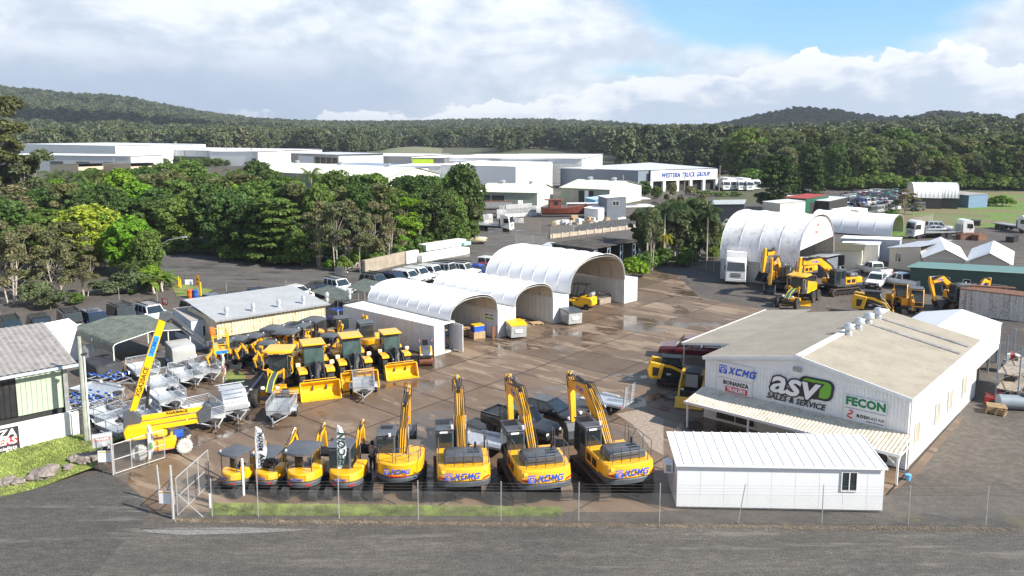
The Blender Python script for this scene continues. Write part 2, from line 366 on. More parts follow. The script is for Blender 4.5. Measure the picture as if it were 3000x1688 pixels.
def _grass(N, co, b):
    a = N.noise(co, 0.9, 6, 0.65); f = N.noise(co, 14, 4, 0.7)
    c = N.mix(N.step(a, 0.35, 0.65), (0.15, 0.19, 0.04), (0.25, 0.28, 0.07))
    c = N.mix(N.step(N.noise(co, 0.5, 5, 0.7), 0.58, 0.72, 0, 0.7), c, (0.24, 0.19, 0.10)); c = N.mix(N.step(f, 0.3, 0.6, 0.5, 0), c, (0.03, 0.05, 0.01))
    N.put(b.inputs['Base Color'], c); b.inputs['Roughness'].default_value = 0.95; bump(N, b, f, 0.9, 0.05)
m_gravel = surf('dark_gravel', _gravel); m_floor = surf('forest_floor', _forest_floor); m_field = surf('rough_field', _field)
m_conc = surf('wet_concrete', _concrete); m_asph = surf('asphalt', _asphalt()); m_street = surf('worn_street', _asphalt((0.07, 0.062, 0.058), (0.17, 0.155, 0.14), 0.8))
m_drive = surf('driveway_asphalt', _asphalt((0.052, 0.048, 0.044), (0.080, 0.074, 0.068))); m_grass = surf('short_grass', _grass)
m_paver = M('paver', (0.30, 0.24, 0.19), 0.7, var=0.25, sc=5)

def interp(t, pts):
    if t <= pts[0][0]: return pts[0][1]
    for (a, u), (b, v) in zip(pts, pts[1:]):
        if t <= b: return u + (v - u) * (t - a) / (b - a)
    return pts[-1][1]
def ss(x, a, b): t = min(1, max(0, (x - a) / (b - a))); return t * t * (3 - 2 * t)
E1 = [(-40, 116), (-32.4, 105), (-28.9, 87), (-25.2, 79), (-23.2, 63), (-20.8, 43), (-17.9, 27), (-16, 22), (-12, 17), (-6, 18), (-2, 22), (2, 24), (6, 16), (10, 5), (14, 0), (20, 3), (45, 3)]
E2 = [(8, -30), (12, -8), (15, 14), (16.8, 31), (18.3, 43), (19.4, 55), (21.8, 45), (24.2, 25), (26.5, 23), (27.4, 37), (28.7, 39), (30.4, 28), (32.4, 14), (40, 10)]
E3 = [(-4, -45), (2, -30), (8, -16), (11, -8), (16, -9), (20, -6), (25, 4), (28, 16), (31, 16), (34, 8), (45, 8)]
def terrain(x, y):
    a = math.degrees(math.atan2(x, y)); r = math.hypot(x, y)
    if y < 150: return 0.0
    n = mnoise.noise(Vector((x / 260, y / 260, 0))) * 7 + mnoise.noise(Vector((x / 90, y / 90, 3))) * 2.5
    h1 = max(0, 19 + interp(a, E1) * 0.93 - 15) * ss(r, 700, 2350) * (1 - 0.5 * ss(r, 2500, 5000))
    h2 = max(0, 19 + interp(a, E2) * 0.72 - 14) * ss(r, 1050, 1750)
    h3 = max(0, 19 + interp(a, E3) * 0.36 - 14) * ss(r, 330, 820)
    return max(h1, h2, h3) + n * ss(r, 420, 1000) * 0.8
def sheet(name, pts, z, mat, th=0.0):
    """flat ground sheet from an outline"""
    mb = MB(); mb.add([(p[0], p[1], z) for p in pts], [tuple(range(len(pts)))])
    o = mb.build(name, mat); me = o.data
    if me.polygons[0].normal.z < 0: me.flip_normals()
    return kind(o, 'structure')
mb = MB(); rs = [0, 20, 60, 120, 180, 240, 300, 360]; r_ = 400
while r_ < 9500: rs.append(r_); r_ *= 1.045
NA = 220
for r_ in rs:
    for i in range(NA + 1):
        a = R(-75 + 150 * i / NA); x, y = math.sin(a) * r_, math.cos(a) * r_ - (30 if r_ < 400 else 30)
        mb.v.append((x, y, terrain(x, y)))
for k in range(len(rs) - 1):
    for i in range(NA): q = k * (NA + 1) + i; mb.f.append((q, q + NA + 1, q + NA + 2, q + 1))
gr = mb.build('ground', m_gravel, smooth=True); kind(gr, 'structure')
gr.data.materials.append(m_floor)
for p_ in gr.data.polygons:
    if p_.center.y > 300 or (p_.center.y > 225 and p_.center.x > 60): p_.material_index = 1
if gr.data.polygons[500].normal.z < 0: gr.data.flip_normals()

yard = [g('S8', 1250, 350), g('S8', 1400, 450), g('S8', 1530, 560), g('S8', 1640, 760), g('D', 440, 1288), g('D', 1640, 1288), g('D', 2230, 1245), (22.6, 42.2, 0), (30, 51, 0),
        g('R6', 800, 905), g('R6', 530, 885), g('R6', 0, 795), g('D', 1700, 690), g('D', 1560, 655), g('D', 1330, 745), g('D', 1130, 720), g('D', 870, 765), g('R8', 1700, 850), g('R1', 640, 560), g('R1', 470, 760), g('R1', 500, 1000)]
sheet('yard_concrete', yard, 0.004, m_conc)
sheet('front_road', [(-70, 5, 0), (70, 5, 0), (70, 35.2, 0), g('D', 2480, 1327), g('D', 1400, 1316), g('D', 530, 1312), g('D', 445, 1308), g('S8', 1530, 930), g('S8', 1640, 760), g('S8', 1530, 560), g('S8', 1250, 350), g('S8', 1080, 310), g('S8', 600, 440), g('S8', 0, 590), (-70, 41, 0)], 0.004, m_asph)
sheet('driveway', [g('S8', 1500, 930), g('S8', 1640, 760), g('S8', 1530, 560), g('S8', 1250, 350), g('S8', 1080, 310), g('S8', 600, 440), g('S8', 0, 590), (-70, 41, 0), (-70, 24, 0), (-30, 26, 0), (-18, 31, 0)], 0.008, m_drive)
sheet('gravel_patch', [g('S8', 1530, 940), g('S8', 1800, 925), g('D', 620, 1327), g('D', 780, 1332), g('D', 660, 1340), g('D', 470, 1346), g('D', 380, 1340), g('D', 350, 1330)], 0.012, M('pale_gravel', (0.20, 0.19, 0.175), 0.9, var=0.35, sc=9, bump=0.6))
sheet('side_street', [g('D', 395, 640), g('D', 520, 645), g('D', 700, 672), g('D', 880, 668), g('D', 1130, 640), g('D', 1185, 600), g('D', 1200, 545), g('D', 1300, 570), g('D', 1390, 610), g('D', 1560, 575), g('D', 1610, 585), g('D', 1400, 650), g('D', 1260, 640), g('D', 1180, 675), g('D', 860, 715), g('D', 640, 722), g('D', 520, 720), g('D', 400, 690), g('D', 250, 600), g('D', 330, 590)], 0.006, m_street)
sheet('paved_corner', [g('R3', 1590, 560), g('R3', 1760, 530), g('R3', 1960, 600), g('R3', 1960, 880), g('R3', 1850, 820), g('R3', 1720, 640)], 0.009, m_paver)
sheet('field', [g('D', 2110, 548), g('D', 2290, 500), g('D', 2450, 484), g('D', 2700, 480), g('D', 2750, 572), g('D', 2575, 568), g('D', 2330, 580), g('D', 2300, 604), g('D', 2240, 596), g('D', 2170, 566)], 0.03, m_field)
mb = MB()
for i in range(13):
    for j in range(9): a = R(-9.6 + 4.9 * i / 12); r_ = 590 + 190 * j / 8; x, y = math.sin(a) * r_, math.cos(a) * r_; q = math.sin(math.pi * i / 12) * math.sin(math.pi * j / 8) ** .7; mb.v.append((x, y, terrain(x, y) + 3.6 * q - .5))
for i in range(12):
    for j in range(8): mb.f.append((i * 9 + j, i * 9 + j + 1, i * 9 + j + 10, i * 9 + j + 9))
_pd = mb.build('paddock', surf('pasture', lambda N, co, b: (N.put(b.inputs['Base Color'], N.mix(N.noise(co, .03, 5), (.13, .15, .05), (.20, .18, .09))), None)), smooth=True); kind(_pd, 'structure')
if _pd.data.polygons[0].normal.z < 0: _pd.data.flip_normals()

# grass strip and bank: blades are one uncountable mass
def grass_patch(name, pts, n, z=0.01, hgt=0.10, seed=1, label=None):
    r = random.Random(seed); P = [Vector((p[0], p[1])) for p in pts]
    x0, x1, y0, y1 = min(p.x for p in P), max(p.x for p in P), min(p.y for p in P), max(p.y for p in P); mb = MB(); c = 0
    def inside(x, y):
        k = False; j = len(P) - 1
        for i in range(len(P)):
            if (P[i].y > y) != (P[j].y > y) and x < (P[j].x - P[i].x) * (y - P[i].y) / (P[j].y - P[i].y) + P[i].x: k = not k
            j = i
        return k
    while c < n:
        x, y = r.uniform(x0, x1), r.uniform(y0, y1)
        if not inside(x, y): continue
        c += 1; a = r.uniform(0, 6.28); w = r.uniform(0.02, 0.05); h = hgt * r.uniform(0.4, 1.3); zz = z(x, y) if callable(z) else z
        dx, dy = math.cos(a) * w, math.sin(a) * w; lx, ly = r.uniform(-.06, .06), r.uniform(-.06, .06)
        mb.add([(x - dx, y - dy, zz), (x + dx, y + dy, zz), (x + lx, y + ly, zz + h)], [(0, 1, 2)])
    return kind(mb.build(name, M('grass_blade', (0.25, 0.32, 0.07), 0.8, var=0.45, sc=1.1, dirt=(0.38, 0.32, 0.17), da=0.8), None), 'stuff')
strip = [g('S7', 40, 1070), g('S7', 100, 945), g('S7', 2576, 975), g('R3', 1180, 1290), g('R3', 1170, 1355), g('R3', 0, 1350), g('S7', 1500, 1078)]
sheet('verge_strip', strip, 0.012, m_grass); grass_patch('grass', strip, 26000, 0.014, 0.09, 2)
bank = [g('S8', 0, 580), g('S8', 300, 520), g('S8', 700, 400), g('S8', 1060, 300), g('S8', 1000, 200), (-23.2, 45.6, 0), (-26.2, 46.2, 0), g('R1', 0, 1156), (-46, 36, 0)]
def bank_z(x, y):
    return 0.02 + 0.7 * ss(y - (-0.02 * x) - (38.6 + 0.10 * (x + 33)), 0, 5.5)
bp = [Vector(p) for p in bank]; cen = sum(bp, Vector()) / len(bp)
mb = MB(); ringn = 6; rg_ = []
for k in range(ringn + 1):
    t = k / ringn; ring = []
    for i in range(len(bp)):
        for q in range(4):
            p = bp[i].lerp(bp[(i + 1) % len(bp)], q / 4); p = cen.lerp(p, max(t, 0.02)); ring.append((p.x, p.y, bank_z(p.x, p.y) - (0.02 if k == ringn else 0)))
    rg_.append(ring)
kind(mb.loft(rg_, cap=False).build('grass_bank', m_grass, smooth=True), 'structure')
grass_patch('grass', bank, 16000, bank_z, 0.07, 3)
# dry litter along the foot of the front fence
# ================================================================== BUILDINGS (the site grid runs at 41.5 degrees)
GA = R(-41.5)
white_metal = M('white_sheet_metal', (0.78, 0.78, 0.76), 0.4, var=0.03, dirt=(0.50, 0.47, 0.42), da=0.25, streak=True)
grey_wall = M('pale_grey_sheet', (0.78, 0.79, 0.79), 0.45, var=0.03, dirt=(0.45, 0.43, 0.40), da=0.2, streak=True)
beige_roof = M('weathered_beige_roof', (0.37, 0.325, 0.255), 0.6, var=0.08, sc=0.6, dirt=(0.20, 0.185, 0.165), da=0.35)
stain_roof = M('stained_awning', (.66, .58, .44), 0.6, var=0.1, sc=1.5, dirt=(.26, .20, .14), da=0.6, dsc=0.9)
old_roof = M('old_grey_roof', (0.24, 0.235, 0.225), 0.65, var=0.2, sc=1.2, dirt=(0.09, 0.08, 0.075), da=0.7)
trim = M('trim_white', (0.74, 0.74, 0.72), 0.45, var=0.03); concrete = M('plain_concrete', (0.42, 0.40, 0.37), 0.8, var=0.12, dirt=(0.2, 0.18, 0.15), da=0.5)
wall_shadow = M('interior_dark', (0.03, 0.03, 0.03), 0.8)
def P(o, A, x, y, z=0):
    """point x across, y along a grid turned by A about o"""
    return Vector((o[0] + x * math.cos(A) - y * math.sin(A), o[1] + x * math.sin(A) + y * math.cos(A), z))
def window(par, x0, x1, z0, z1, y, face='y', mat=None, mull=1, depth=0.05, sgn=-1, fr=None):
    """framed window set proud of a wall lying at y (face y) or at x (face x); sgn gives the outward side"""
    w = 0.05; a, b = y, y + sgn * depth; lo, hi = min(a, b), max(a, b); m = MB()
    def bx(u0, u1, v0, v1, c, d): (m.box(u0, u1, c, d, v0, v1) if face == 'y' else m.box(c, d, u0, u1, v0, v1))
    bx(x0, x1, z0, z0 + w, lo, hi); bx(x0, x1, z1 - w, z1, lo, hi); bx(x0, x0 + w, z0 + w, z1 - w, lo, hi); bx(x1 - w, x1, z0 + w, z1 - w, lo, hi)
    for k in range(mull): t = x0 + (x1 - x0) * (k + 1) / (mull + 1); bx(t - w / 2, t + w / 2, z0 + w, z1 - w, lo, hi)
    f = m.build('window', fr or trim, par); p = MB(); a2, b2 = y + sgn * 0.004, y + sgn * 0.02; m = p
    bx(x0 + w, x1 - w, z0 + w, z1 - w, min(a2, b2), max(a2, b2)); p.build('pane', mat or gl, f); return f
def vent(par, x, y, z, r=0.35, name='roof_vent'):
    v = MB().lathe([(r * .75, -0.1), (r * .75, 0.25), (r * .6, 0.3), (r, 0.42), (r * 1.05, 0.62), (r * .75, 0.8), (r * .2, 0.88)], (x, y, z), n=12).build(name, galv, par, smooth=True); return v

# ---- the dealership shed with its gable towards the front
o_ = (22.08, 42.69); b = thing('sales_shed', 'grey gabled sales and service shed with brand signs across its front', 'shed', o_, GA)
Wd, Dp, HE, HA = 12.5, 16.5, 4.15, 5.3; xm = -6.3
sl = (HA - HE) / 6.2
MB().ribs((-Wd, 0, 0), (Wd, 0, 0), (0, 0, HE), (0, -1, 0), 0.2, 0.025, 'rib').add([(-Wd, 0.0, HE), (0, 0.0, HE), (xm, 0.0, HA)], [(0, 1, 2)]).build('front_wall', grey_wall, b)
MB().ribs((0, 0, 0), (0, Dp, 0), (0, 0, HE), (1, 0, 0), 0.2, 0.025, 'rib').build('side_wall', white_metal, b)
MB().ribs((-Wd, 0, 0), (0, Dp, 0), (0, 0, HE), (-1, 0, 0), 0.2, 0.025, 'rib').build('side_wall', grey_wall, b)
MB().box(-Wd + .05, -.05, Dp - .1, Dp, 0, HE).build('back_wall', grey_wall, b)
for s_, mt in ((1, 'r'), (-1, 'l')):
    if s_ > 0: m = MB().ribs((xm, -.12, HA + .03), (0, Dp + .24, 0), (-xm + .12, 0, -(-xm + .12) * sl), (sl, 0, 1), 0.19, 0.03, 'wave')
    else: m = MB().ribs((xm, -.12, HA + .03), (0, Dp + .24, 0), (-(Wd + xm) - .12, 0, -((Wd + xm) + .12) * sl), (-sl, 0, 1), 0.19, 0.03, 'wave')
    rf = m.build('roof', beige_roof, b, smooth=True)
    if s_ > 0:
        for yy in (11.3, 13.6):
            MB().add([(xm + .5, yy, HA - .5 * sl + .075), (-.05, yy, HE + .06 + .02), (-.05, yy + .45, HE + .06 + .02), (xm + .5, yy + .45, HA - .5 * sl + .075)], [(0, 1, 2, 3)]).build('skylight_strip', M('dirty_skylight', (0.25, 0.24, 0.235), 0.6, var=.3, sc=3, dirt=(.1, .1, .1), da=.6), rf)
MB().bar((xm, -.13, HA + .09), (xm, Dp + .13, HA + .09), .45, .05).build('ridge_cap', trim, b)
MB().bar((xm, -.15, HA - .02), (.15, -.15, HE - .06), .06, .22).bar((xm, -.15, HA - .02), (-Wd - .15, -.15, HE - .1), .06, .22).build('barge_board', grey_wall, b)
MB().box(.03, .15, -.1, Dp + .1, HE - .16, HE - .02).build('gutter', trim, b)
MB().cyl((.1, -.05, HE - .15), (.1, -.05, .1), .05, n=8).build('downpipe', trim, b)
for k in range(4): vent(b, xm + .35, 7.4 + k * 2.05, HA - .05, .33)
for yy in (1.2, 5.6, 8.6, 12.4): window(b, yy, yy + .95, 1.0, 2.35, 0.03, 'x', M('beige_blind', (.45, .38, .30), .6), 0, .05, 1)
window(b, -11.6, -8.9, .15, 1.75, -.03, 'y', gl, 1, .06, -1)
window(b, -2.6, -.9, .1, 1.9, -.03, 'y', gl, 1, .06, -1)
# lean-to on the left side carried by slim posts
MB().ribs((-16.6, 4.3, 3.42), (0, 14.2, 0), (3.98, 0, .66), (-.16, 0, 1), .2, .03, 'wave').build('side_roof', old_roof if 0 else beige_roof, b, smooth=True)
MB().box(-16.7, -16.6, 4.2, 18.6, 3.30, 3.46).add([(-16.7, 4.2, 3.3), (-12.6, 4.2, 3.95), (-12.6, 4.2, 4.1), (-16.7, 4.2, 3.46)], [(0, 1, 2, 3)]).build('fascia', trim, b)
for yy in (4.35, 11.3, 18.3): MB().cyl((-16.5, yy, 0), (-16.5, yy, 3.35), .07, n=8).build('post', galv_d, b)
# awning over the front
MB().ribs((-Wd - .1, -2.45, 1.72), (Wd + .4, 0, 0), (0, 2.42, .38), (0, -.2, 1), .21, .035, 'wave').build('awning', stain_roof, b, smooth=True)
MB().box(-Wd - .12, .32, -2.53, -2.45, 1.58, 1.74).box(.27, .32, -2.45, -.05, 1.60, 1.70).build('awning_gutter', trim, b)
for xx in (-12.4, -8.3, -4.2, .2): MB().box(xx - .05, xx + .05, -2.44, -2.34, 0, 1.66).build('post', trim, b)
MB().bar((.2, -2.3, 1.1), (.2, -1.7, 1.75), .05).bar((.1, -2.39, 1.1), (-.5, -2.39, 1.62), .05).build('awning_brace', trim, b)
MB().box(-6.55, -6.05, -.33, -.2, 4.45, 4.72).box(-6.35, -6.25, -.2, -.02, 4.55, 4.62).build('floodlight', galv_d, b)
# signs
def fl(par, s, size, mat, x, z, **k):  # lettering on the front of a wall
    return text(s, size, mat, par, (x, k.pop('y', -.07), z), (R(90), 0, 0), **k)
GLY = ([(0, 0), (.3, 0), (.5, .32), (.72, 0), (1.02, 0), (.66, .5), (1, 1), (.7, 1), (.5, .68), (.3, 1), (0, 1), (.34, .5)],
       [(1, .25), (1, 0), (.15, 0), (0, .15), (0, .85), (.15, 1), (1, 1), (1, .75), (.32, .75), (.25, .68), (.25, .32), (.32, .25)],
       [(0, 0), (0, 1), (.26, 1), (.5, .6), (.74, 1), (1, 1), (1, 0), (.76, 0), (.76, .58), (.5, .18), (.24, .58), (.24, 0)],
       [(1, 1), (.15, 1), (0, .85), (0, .15), (.15, 0), (1, 0), (1, .58), (.5, .58), (.5, .38), (.75, .38), (.75, .24), (.32, .24), (.25, .32), (.25, .68), (.32, .76), (1, .76)])
def wordmark(par, mat, x, y, z, h):
    """slanted heavy four-letter wordmark on a front-facing surface"""
    m = MB()
    for k, gl_ in enumerate(GLY): m.prism([(x + k * h * 1.04 + u * h * .86 + v * h * .26, z + v * h) for u, v in gl_], y, y - .012, 'y')
    return m.build('wordmark', mat, par)
def xlogo(par, mat, bg, x, z, s, y, M4=None):
    """triangle-in-square company mark followed by its wordmark; s is the mark's side"""
    m = MB(); q = [(-.5, -.5), (.5, -.5), (.5, .5), (-.5, .5)]
    m.prism([(x + a * s, z + c * s) for a, c in q], y, y - .01, 'y').build('logo_mark', mat, par)
    for k, r_, mt in ((0, .40, bg), (1, .30, mat), (2, .0, None)):
        if mt: MB().prism([(x + a * s * r_ * 1.0, z + c * s * r_) for a, c in ((-1, .9), (1, .9), (1.15, .55), (.25, -.95), (-.25, -.95), (-1.15, .55))], y - .01 - k * .006, y - .016 - k * .006, 'y').build('logo_mark', mt, par)
    MB().prism([(x - .17 * s, z + .12 * s), (x + .17 * s, z + .12 * s), (x, z - .18 * s)], y - .024, y - .03, 'y').build('logo_mark', bg, par)
    wordmark(par, mat, x + .66 * s, y - .012, z - s * .42, s * .84)
def board(par, x0, x1, z0, z1, mat=decal_w, y=-.05, name='sign_panel'):
    return MB().box(x0, x1, y - .02, y, z0, z1).build(name, mat, par)
sg = M('sign_white', (0.74, 0.74, 0.74), .5, var=.02)
board(b, -11.55, -9.15, 3.05, 4.02, sg); board(b, -11.6, -9.2, 1.98, 3.0, sg)
bs = 0.54; xlogo(b, logo_blue, decal_w, -11.2, 3.56, bs, -.07)
board(b, -11.0, -9.5, 2.15, 2.5, M('sign_red', (.62, .03, .02), .5, var=.02), -.07)
fl(b, 'BONANZA', .36, decal_k, -10.3, 2.72, fat=.012, sx=.98, y=-.08); fl(b, 'TRAILERS', .33, decal_w, -10.25, 2.32, fat=.012, y=-.095, sx=.92)
# big three-letter mark: dark outline, white fill, green sweep
gg = M('sign_green', (0.16, 0.42, 0.04), .5, var=.02); dk = M('sign_charcoal', (.025, .025, .03), .5, var=.02)
def rr(x0, x1, z0, z1, r, n=6, sh=0.0):
    pts = []
    for (cx0, cz0, a0) in ((x1 - r, z1 - r, 0), (x0 + r, z1 - r, 90), (x0 + r, z0 + r, 180), (x1 - r, z0 + r, 270)):
        for i in range(n + 1): a = R(a0 + 90 * i / n); px, pz = cx0 + r * math.cos(a), cz0 + r * math.sin(a); pts.append((px + sh * (pz - z0), pz))
    return pts
MB().prism(rr(-6.35, -4.22, 2.92, 4.22, .42, sh=.1), -.05, -.065, 'y').build('logo_mark', dk, b)
MB().prism(rr(-6.15, -4.36, 3.06, 4.10, .34, sh=.1), -.066, -.08, 'y').build('logo_mark', gg, b)
MB().prism(rr(-6.35, -5.02, 2.9, 3.92, .2, sh=.1), -.081, -.09, 'y').build('logo_mark', dk, b)
t = fl(b, 'asv', 2.15, dk, -6.62, 3.50, shear=.22, fat=.13, ext=.004, y=-.10, sx=1.1, sp=.97)
t = fl(b, 'asv', 2.15, decal_w, -6.62, 3.50, shear=.22, fat=.04, ext=.004, y=-.112, sx=1.1, sp=.97)
fl(b, 'SALES & SERVICE', .50, dk, -6.42, 2.5, shear=.22, fat=.012, y=-.06, sx=.98)
fr_ = M('sign_forest', (0.0, .19, .06), .5, var=.02)
board(b, -3.5, -1.15, 2.92, 3.62, sg); board(b, -3.55, -1.2, 2.12, 2.84, sg)
fl(b, 'FECON', .66, fr_, -2.32, 3.27, fat=.03, y=-.08, sx=1.0, sp=1.05)
MB().tube([(-3.2, -.08, 2.74), (-3.0, -.08, 2.70), (-3.05, -.08, 2.58), (-3.25, -.08, 2.48), (-3.3, -.08, 2.36), (-3.02, -.08, 2.28)], .045).build('logo_mark', M('sign_redorange', (.6, .04, .02), .5, var=.02), b)
fl(b, 'ROD', .25, decal_k, -2.48, 2.5, fat=.012, y=-.08, sp=1.2); fl(b, 'RADAR', .25, decal_k, -1.72, 2.5, y=-.08, sp=1.2); fl(b, 'Unearth The Unknown', .1, decal_k, -1.75, 2.28, y=-.08)

# ---- white site cabin in front
cb = thing('site_cabin', 'long white portable cabin with ribbed sloping roof beside the front fence', 'cabin', (8.25, 37.95, 0.06), R(-2.4))
CL = 10.15; CD = 3.0
cw = M('cabin_panel', (.80, .81, .82), .4, var=.015)
MB().box(0, CL, 0, .06, .12, 2.36).build('front_wall', cw, cb); MB().box(0, .06, .06, CD, .12, 2.36).prism([(.06, 2.36), (CD, 2.36), (CD, 2.75)], 0, .06, 'x').build('end_wall', cw, cb)
MB().box(CL - .06, CL, .06, CD, .12, 2.36).prism([(.06, 2.36), (CD, 2.36), (CD, 2.75)], CL - .06, CL, 'x').build('end_wall', cw, cb); MB().box(.06, CL - .06, CD - .06, CD, .12, 2.7).build('back_wall', cw, cb)
MB().ribs((-.1, -.14, 2.38), (CL + .2, 0, 0), (0, CD + .3, .42), (0, -.14, 1), .5, .045, 'rib').box(-.1, CL + .1, -.15, -.13, 2.28, 2.4).build('roof', M('bright_white_roof', (.84, .84, .84), .35, var=.01), cb)
for xx in range(1, 9): MB().box(xx * 1.17 - .006, xx * 1.17 + .006, -.006, 0, .12, 2.3).build('panel_joint', trim, cb)
window(cb, 8.05, 8.85, 1.08, 2.12, 0, 'y', gl, 1, .05, -1, fr=whitep)
MB().box(0, CL, .1, CD - .1, 0, .12).build('chassis', galv_d, cb)
ac = MB().box(-.5, -.06, .9, 1.5, 1.45, 2.0).box(-.06, 0.0, .95, 1.45, 1.4, 1.5).build('air_conditioner', whitep, cb, bev=.02); MB().box(-.42, -.16, .885, .899, 1.55, 1.9).build('fan_grille', galv_d, ac)

# ---- generic sheds
def gable_shed(name, label, o, A, W_, D_, he, ha, wall, roof, cat='shed', over=.25, doors=(), wins=(), vents=0, gable='front', rp=.5, group=None):
    """ridge runs along local y; wall lists: doors (side, a, b, height), wins (side, a, b, z0, z1)"""
    t = thing(name, label, cat, o, A, group)
    for x_ in (0, W_):
        MB().box(x_ - (.06 if x_ else 0), x_ + (0 if x_ else .06), 0, D_, 0, he).build('wall', wall, t)
    for y_ in (0, D_):
        q = [(0.06, 0), (W_ - .06, 0), (W_ - .06, he), (W_ / 2, ha), (.06, he)] if gable == 'front' else [(0.06, 0), (W_ - .06, 0), (W_ - .06, ha), (.06, he)]
        MB().prism(q, y_ - (.06 if y_ else 0), y_ + (0 if y_ else .06), 'y').build('wall', wall, t)
    if gable == 'front':
        s = (ha - he) / (W_ / 2)
        for sg_ in (1, -1):
            x_ = W_ / 2 + sg_ * (W_ / 2 + over)
            MB().ribs((W_ / 2, -over, ha + .05), (0, D_ + 2 * over, 0), (x_ - W_ / 2, 0, -s * (W_ / 2 + over)), (sg_ * s, 0, 1), rp, .04, 'rib').build('roof', roof, t)
        MB().box(-over, W_ + over, -over - .03, -over, he - .0, he + .0 + .02).build('eave_trim', trim, t)
    else:
        s = (ha - he) / W_
        MB().ribs((-over, -over, he + .05 - s * over), (0, D_ + 2 * over, 0), (W_ + 2 * over, 0, s * (W_ + 2 * over)), (-s, 0, 1), rp, .04, 'rib').build('roof', roof, t)
    fl_ = lambda sd: {'f': ('y', 0, -1), 'b': ('y', D_, 1), 'l': ('x', 0, -1), 'r': ('x', W_, 1)}[sd]
    for sd, a, c, h_ in doors:
        f, y_, sgn = fl_(sd); lo, hi = min(y_ + sgn * .01, y_ + sgn * .03), max(y_ + sgn * .01, y_ + sgn * .03)
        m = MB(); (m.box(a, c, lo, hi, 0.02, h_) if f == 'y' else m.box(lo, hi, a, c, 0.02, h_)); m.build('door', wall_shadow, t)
    for sd, a, c, z0, z1 in wins:
        f, y_, sgn = fl_(sd); window(t, a, c, z0, z1, y_, f, gl, 1 if c - a > .7 else 0, .05, sgn)
    for k in range(vents): vent(t, W_ * .5 + .3, D_ * (k + .5) / vents, ha - .1, .4)
    return t
green_w = M('pale_green_sheet', (.36, .42, .32), .5, var=.04); pale_roof = M('pale_green_roof', (.60, .62, .50), .5, var=.03)
cream = M('stained_cream_sheet', (.66, .60, .42), .55, var=.06, dirt=(.42, .22, .07), da=.8, streak=True, dsc=.9)
w_roof = M('white_roof', (.86, .86, .86), .4, var=.02); grey_r = M('grey_roof', (.42, .43, .44), .5, var=.08, sc=.5)
char_w = M('charcoal_wall', (.045, .05, .06), .6)

# ---- long cream shed behind the mini excavators
z0s = 3.0
a0, a1 = g('R8', 1815, 688, z0s), g('R8', 2576 + 150, 548, z0s)   # front eave
d_ = (a1 - a0).to_2d(); Ls = d_.length; As = math.atan2(d_.y, d_.x)
cs = thing('cream_shed', 'long low cream shed with rust-streaked wall behind the row of mini diggers', 'shed', a0.xy, As)
back_ = g('R8', 1535, 572, z0s + .5); Ds = 7.2
MB().ribs((0, 0, 0), (Ls, 0, 0), (0, 0, z0s), (0, -1, 0), .28, .05, 'trap').build('front_wall', cream, cs)
MB().box(0, .08, .05, Ds, 0, z0s).build('end_wall', cream, cs); MB().box(Ls - .08, Ls, .05, Ds, 0, z0s).build('end_wall', cream, cs)
MB().ribs((-.2, -.3, z0s + .05), (Ls + .5, 0, 0), (0, Ds + .6, .55), (0, -.08, 1), .22, .035, 'wave').build('roof', M('zinc_roof', (.46, .47, .47), .5, metal=.2, var=.06, sc=.6, dirt=(.35, .30, .25), da=.35), cs, smooth=True)
MB().box(-.25, Ls + .35, -.38, -.3, z0s - .04, z0s + .08).build('gutter', galv_d, cs)
for k in range(8): vent(cs, 1.2 + k * 2.35, .9, z0s + .05, .2)

# ---- carport with curved eaves, and the site office joined to it
def carport(name, label, o, A, W_, D_, h, rise, roof, back=False, ribs_=.44):
    t = thing(name, label, 'carport', o, A); prof = [(-.05, h - .75), (0, h - .28), (.12, h - .08), (.35, h), (W_ * .5, h + rise), (W_ - .35, h), (W_ - .12, h - .08), (W_, h - .28), (W_ + .05, h - .75)]
    n = max(2, int(D_ / ribs_)); m = MB(); rings = []
    for k in range(2 * n + 1):
        up = .08 if k % 2 else 0; rings.append([(x_, D_ * k / (2 * n), z_ + up) for x_, z_ in prof])
    m.loft(rings, cap=False, close=False).build('roof', roof, t)
    for y_ in (0.05, D_ / 2, D_ - .05):
        MB().tube([(0, y_, 0), (0, y_, h - .3), (.12, y_, h - .12), (.35, y_, h - .04), (W_ / 2, y_, h + rise - .04), (W_ - .35, y_, h - .04), (W_ - .12, y_, h - .12), (W_, y_, h - .3), (W_, y_, 0)], .05).build('frame', trim, t)
    return t
carport('carport', 'open carport with arched green-grey ribbed roof beside the trailers', (-30.6, 59.7), R(50), 6.2, 7.6, 2.6, .4, M('mossy_roof', (.105, .12, .10), .6, var=.25, sc=2, dirt=(.05, .06, .05), da=.85, dsc=1.2))
# site office container by the carport
a0, a1 = g('R8', 1600, 690, 2.6), g('R8', 1808, 662, 2.6); d_ = a1 - a0; A_ = math.atan2(d_.y, d_.x)
of = thing('office_container', 'pale blue converted container office between the carport and the cream shed', 'container', a0.xy, A_); Lo = d_.length
pbl = M('pale_blue_sheet', (.50, .56, .66), .5, var=.05, dirt=(.3, .25, .2), da=.3, streak=True)
MB().box(0, Lo, 0, .06, 0, 2.6).build('front_wall', pbl, of); MB().box(0, .06, .06, 6, 0, 2.6).build('side_wall', pbl, of); MB().box(Lo - .06, Lo, .06, 6, 0, 2.6).build('side_wall', pbl, of)
MB().ribs((-.05, -.05, 2.62), (0, 6.1, 0), (Lo + .1, 0, 0), (0, 0, 1), .25, .03, 'wave').build('roof', M('rust_tinged_roof', (.36, .33, .30), .6, var=.15, dirt=(.16, .09, .06), da=.8, dsc=1.5), of)
window(of, .9, 2.3, 1.1, 2.1, 0, 'y', gl, 1, .05, -1)

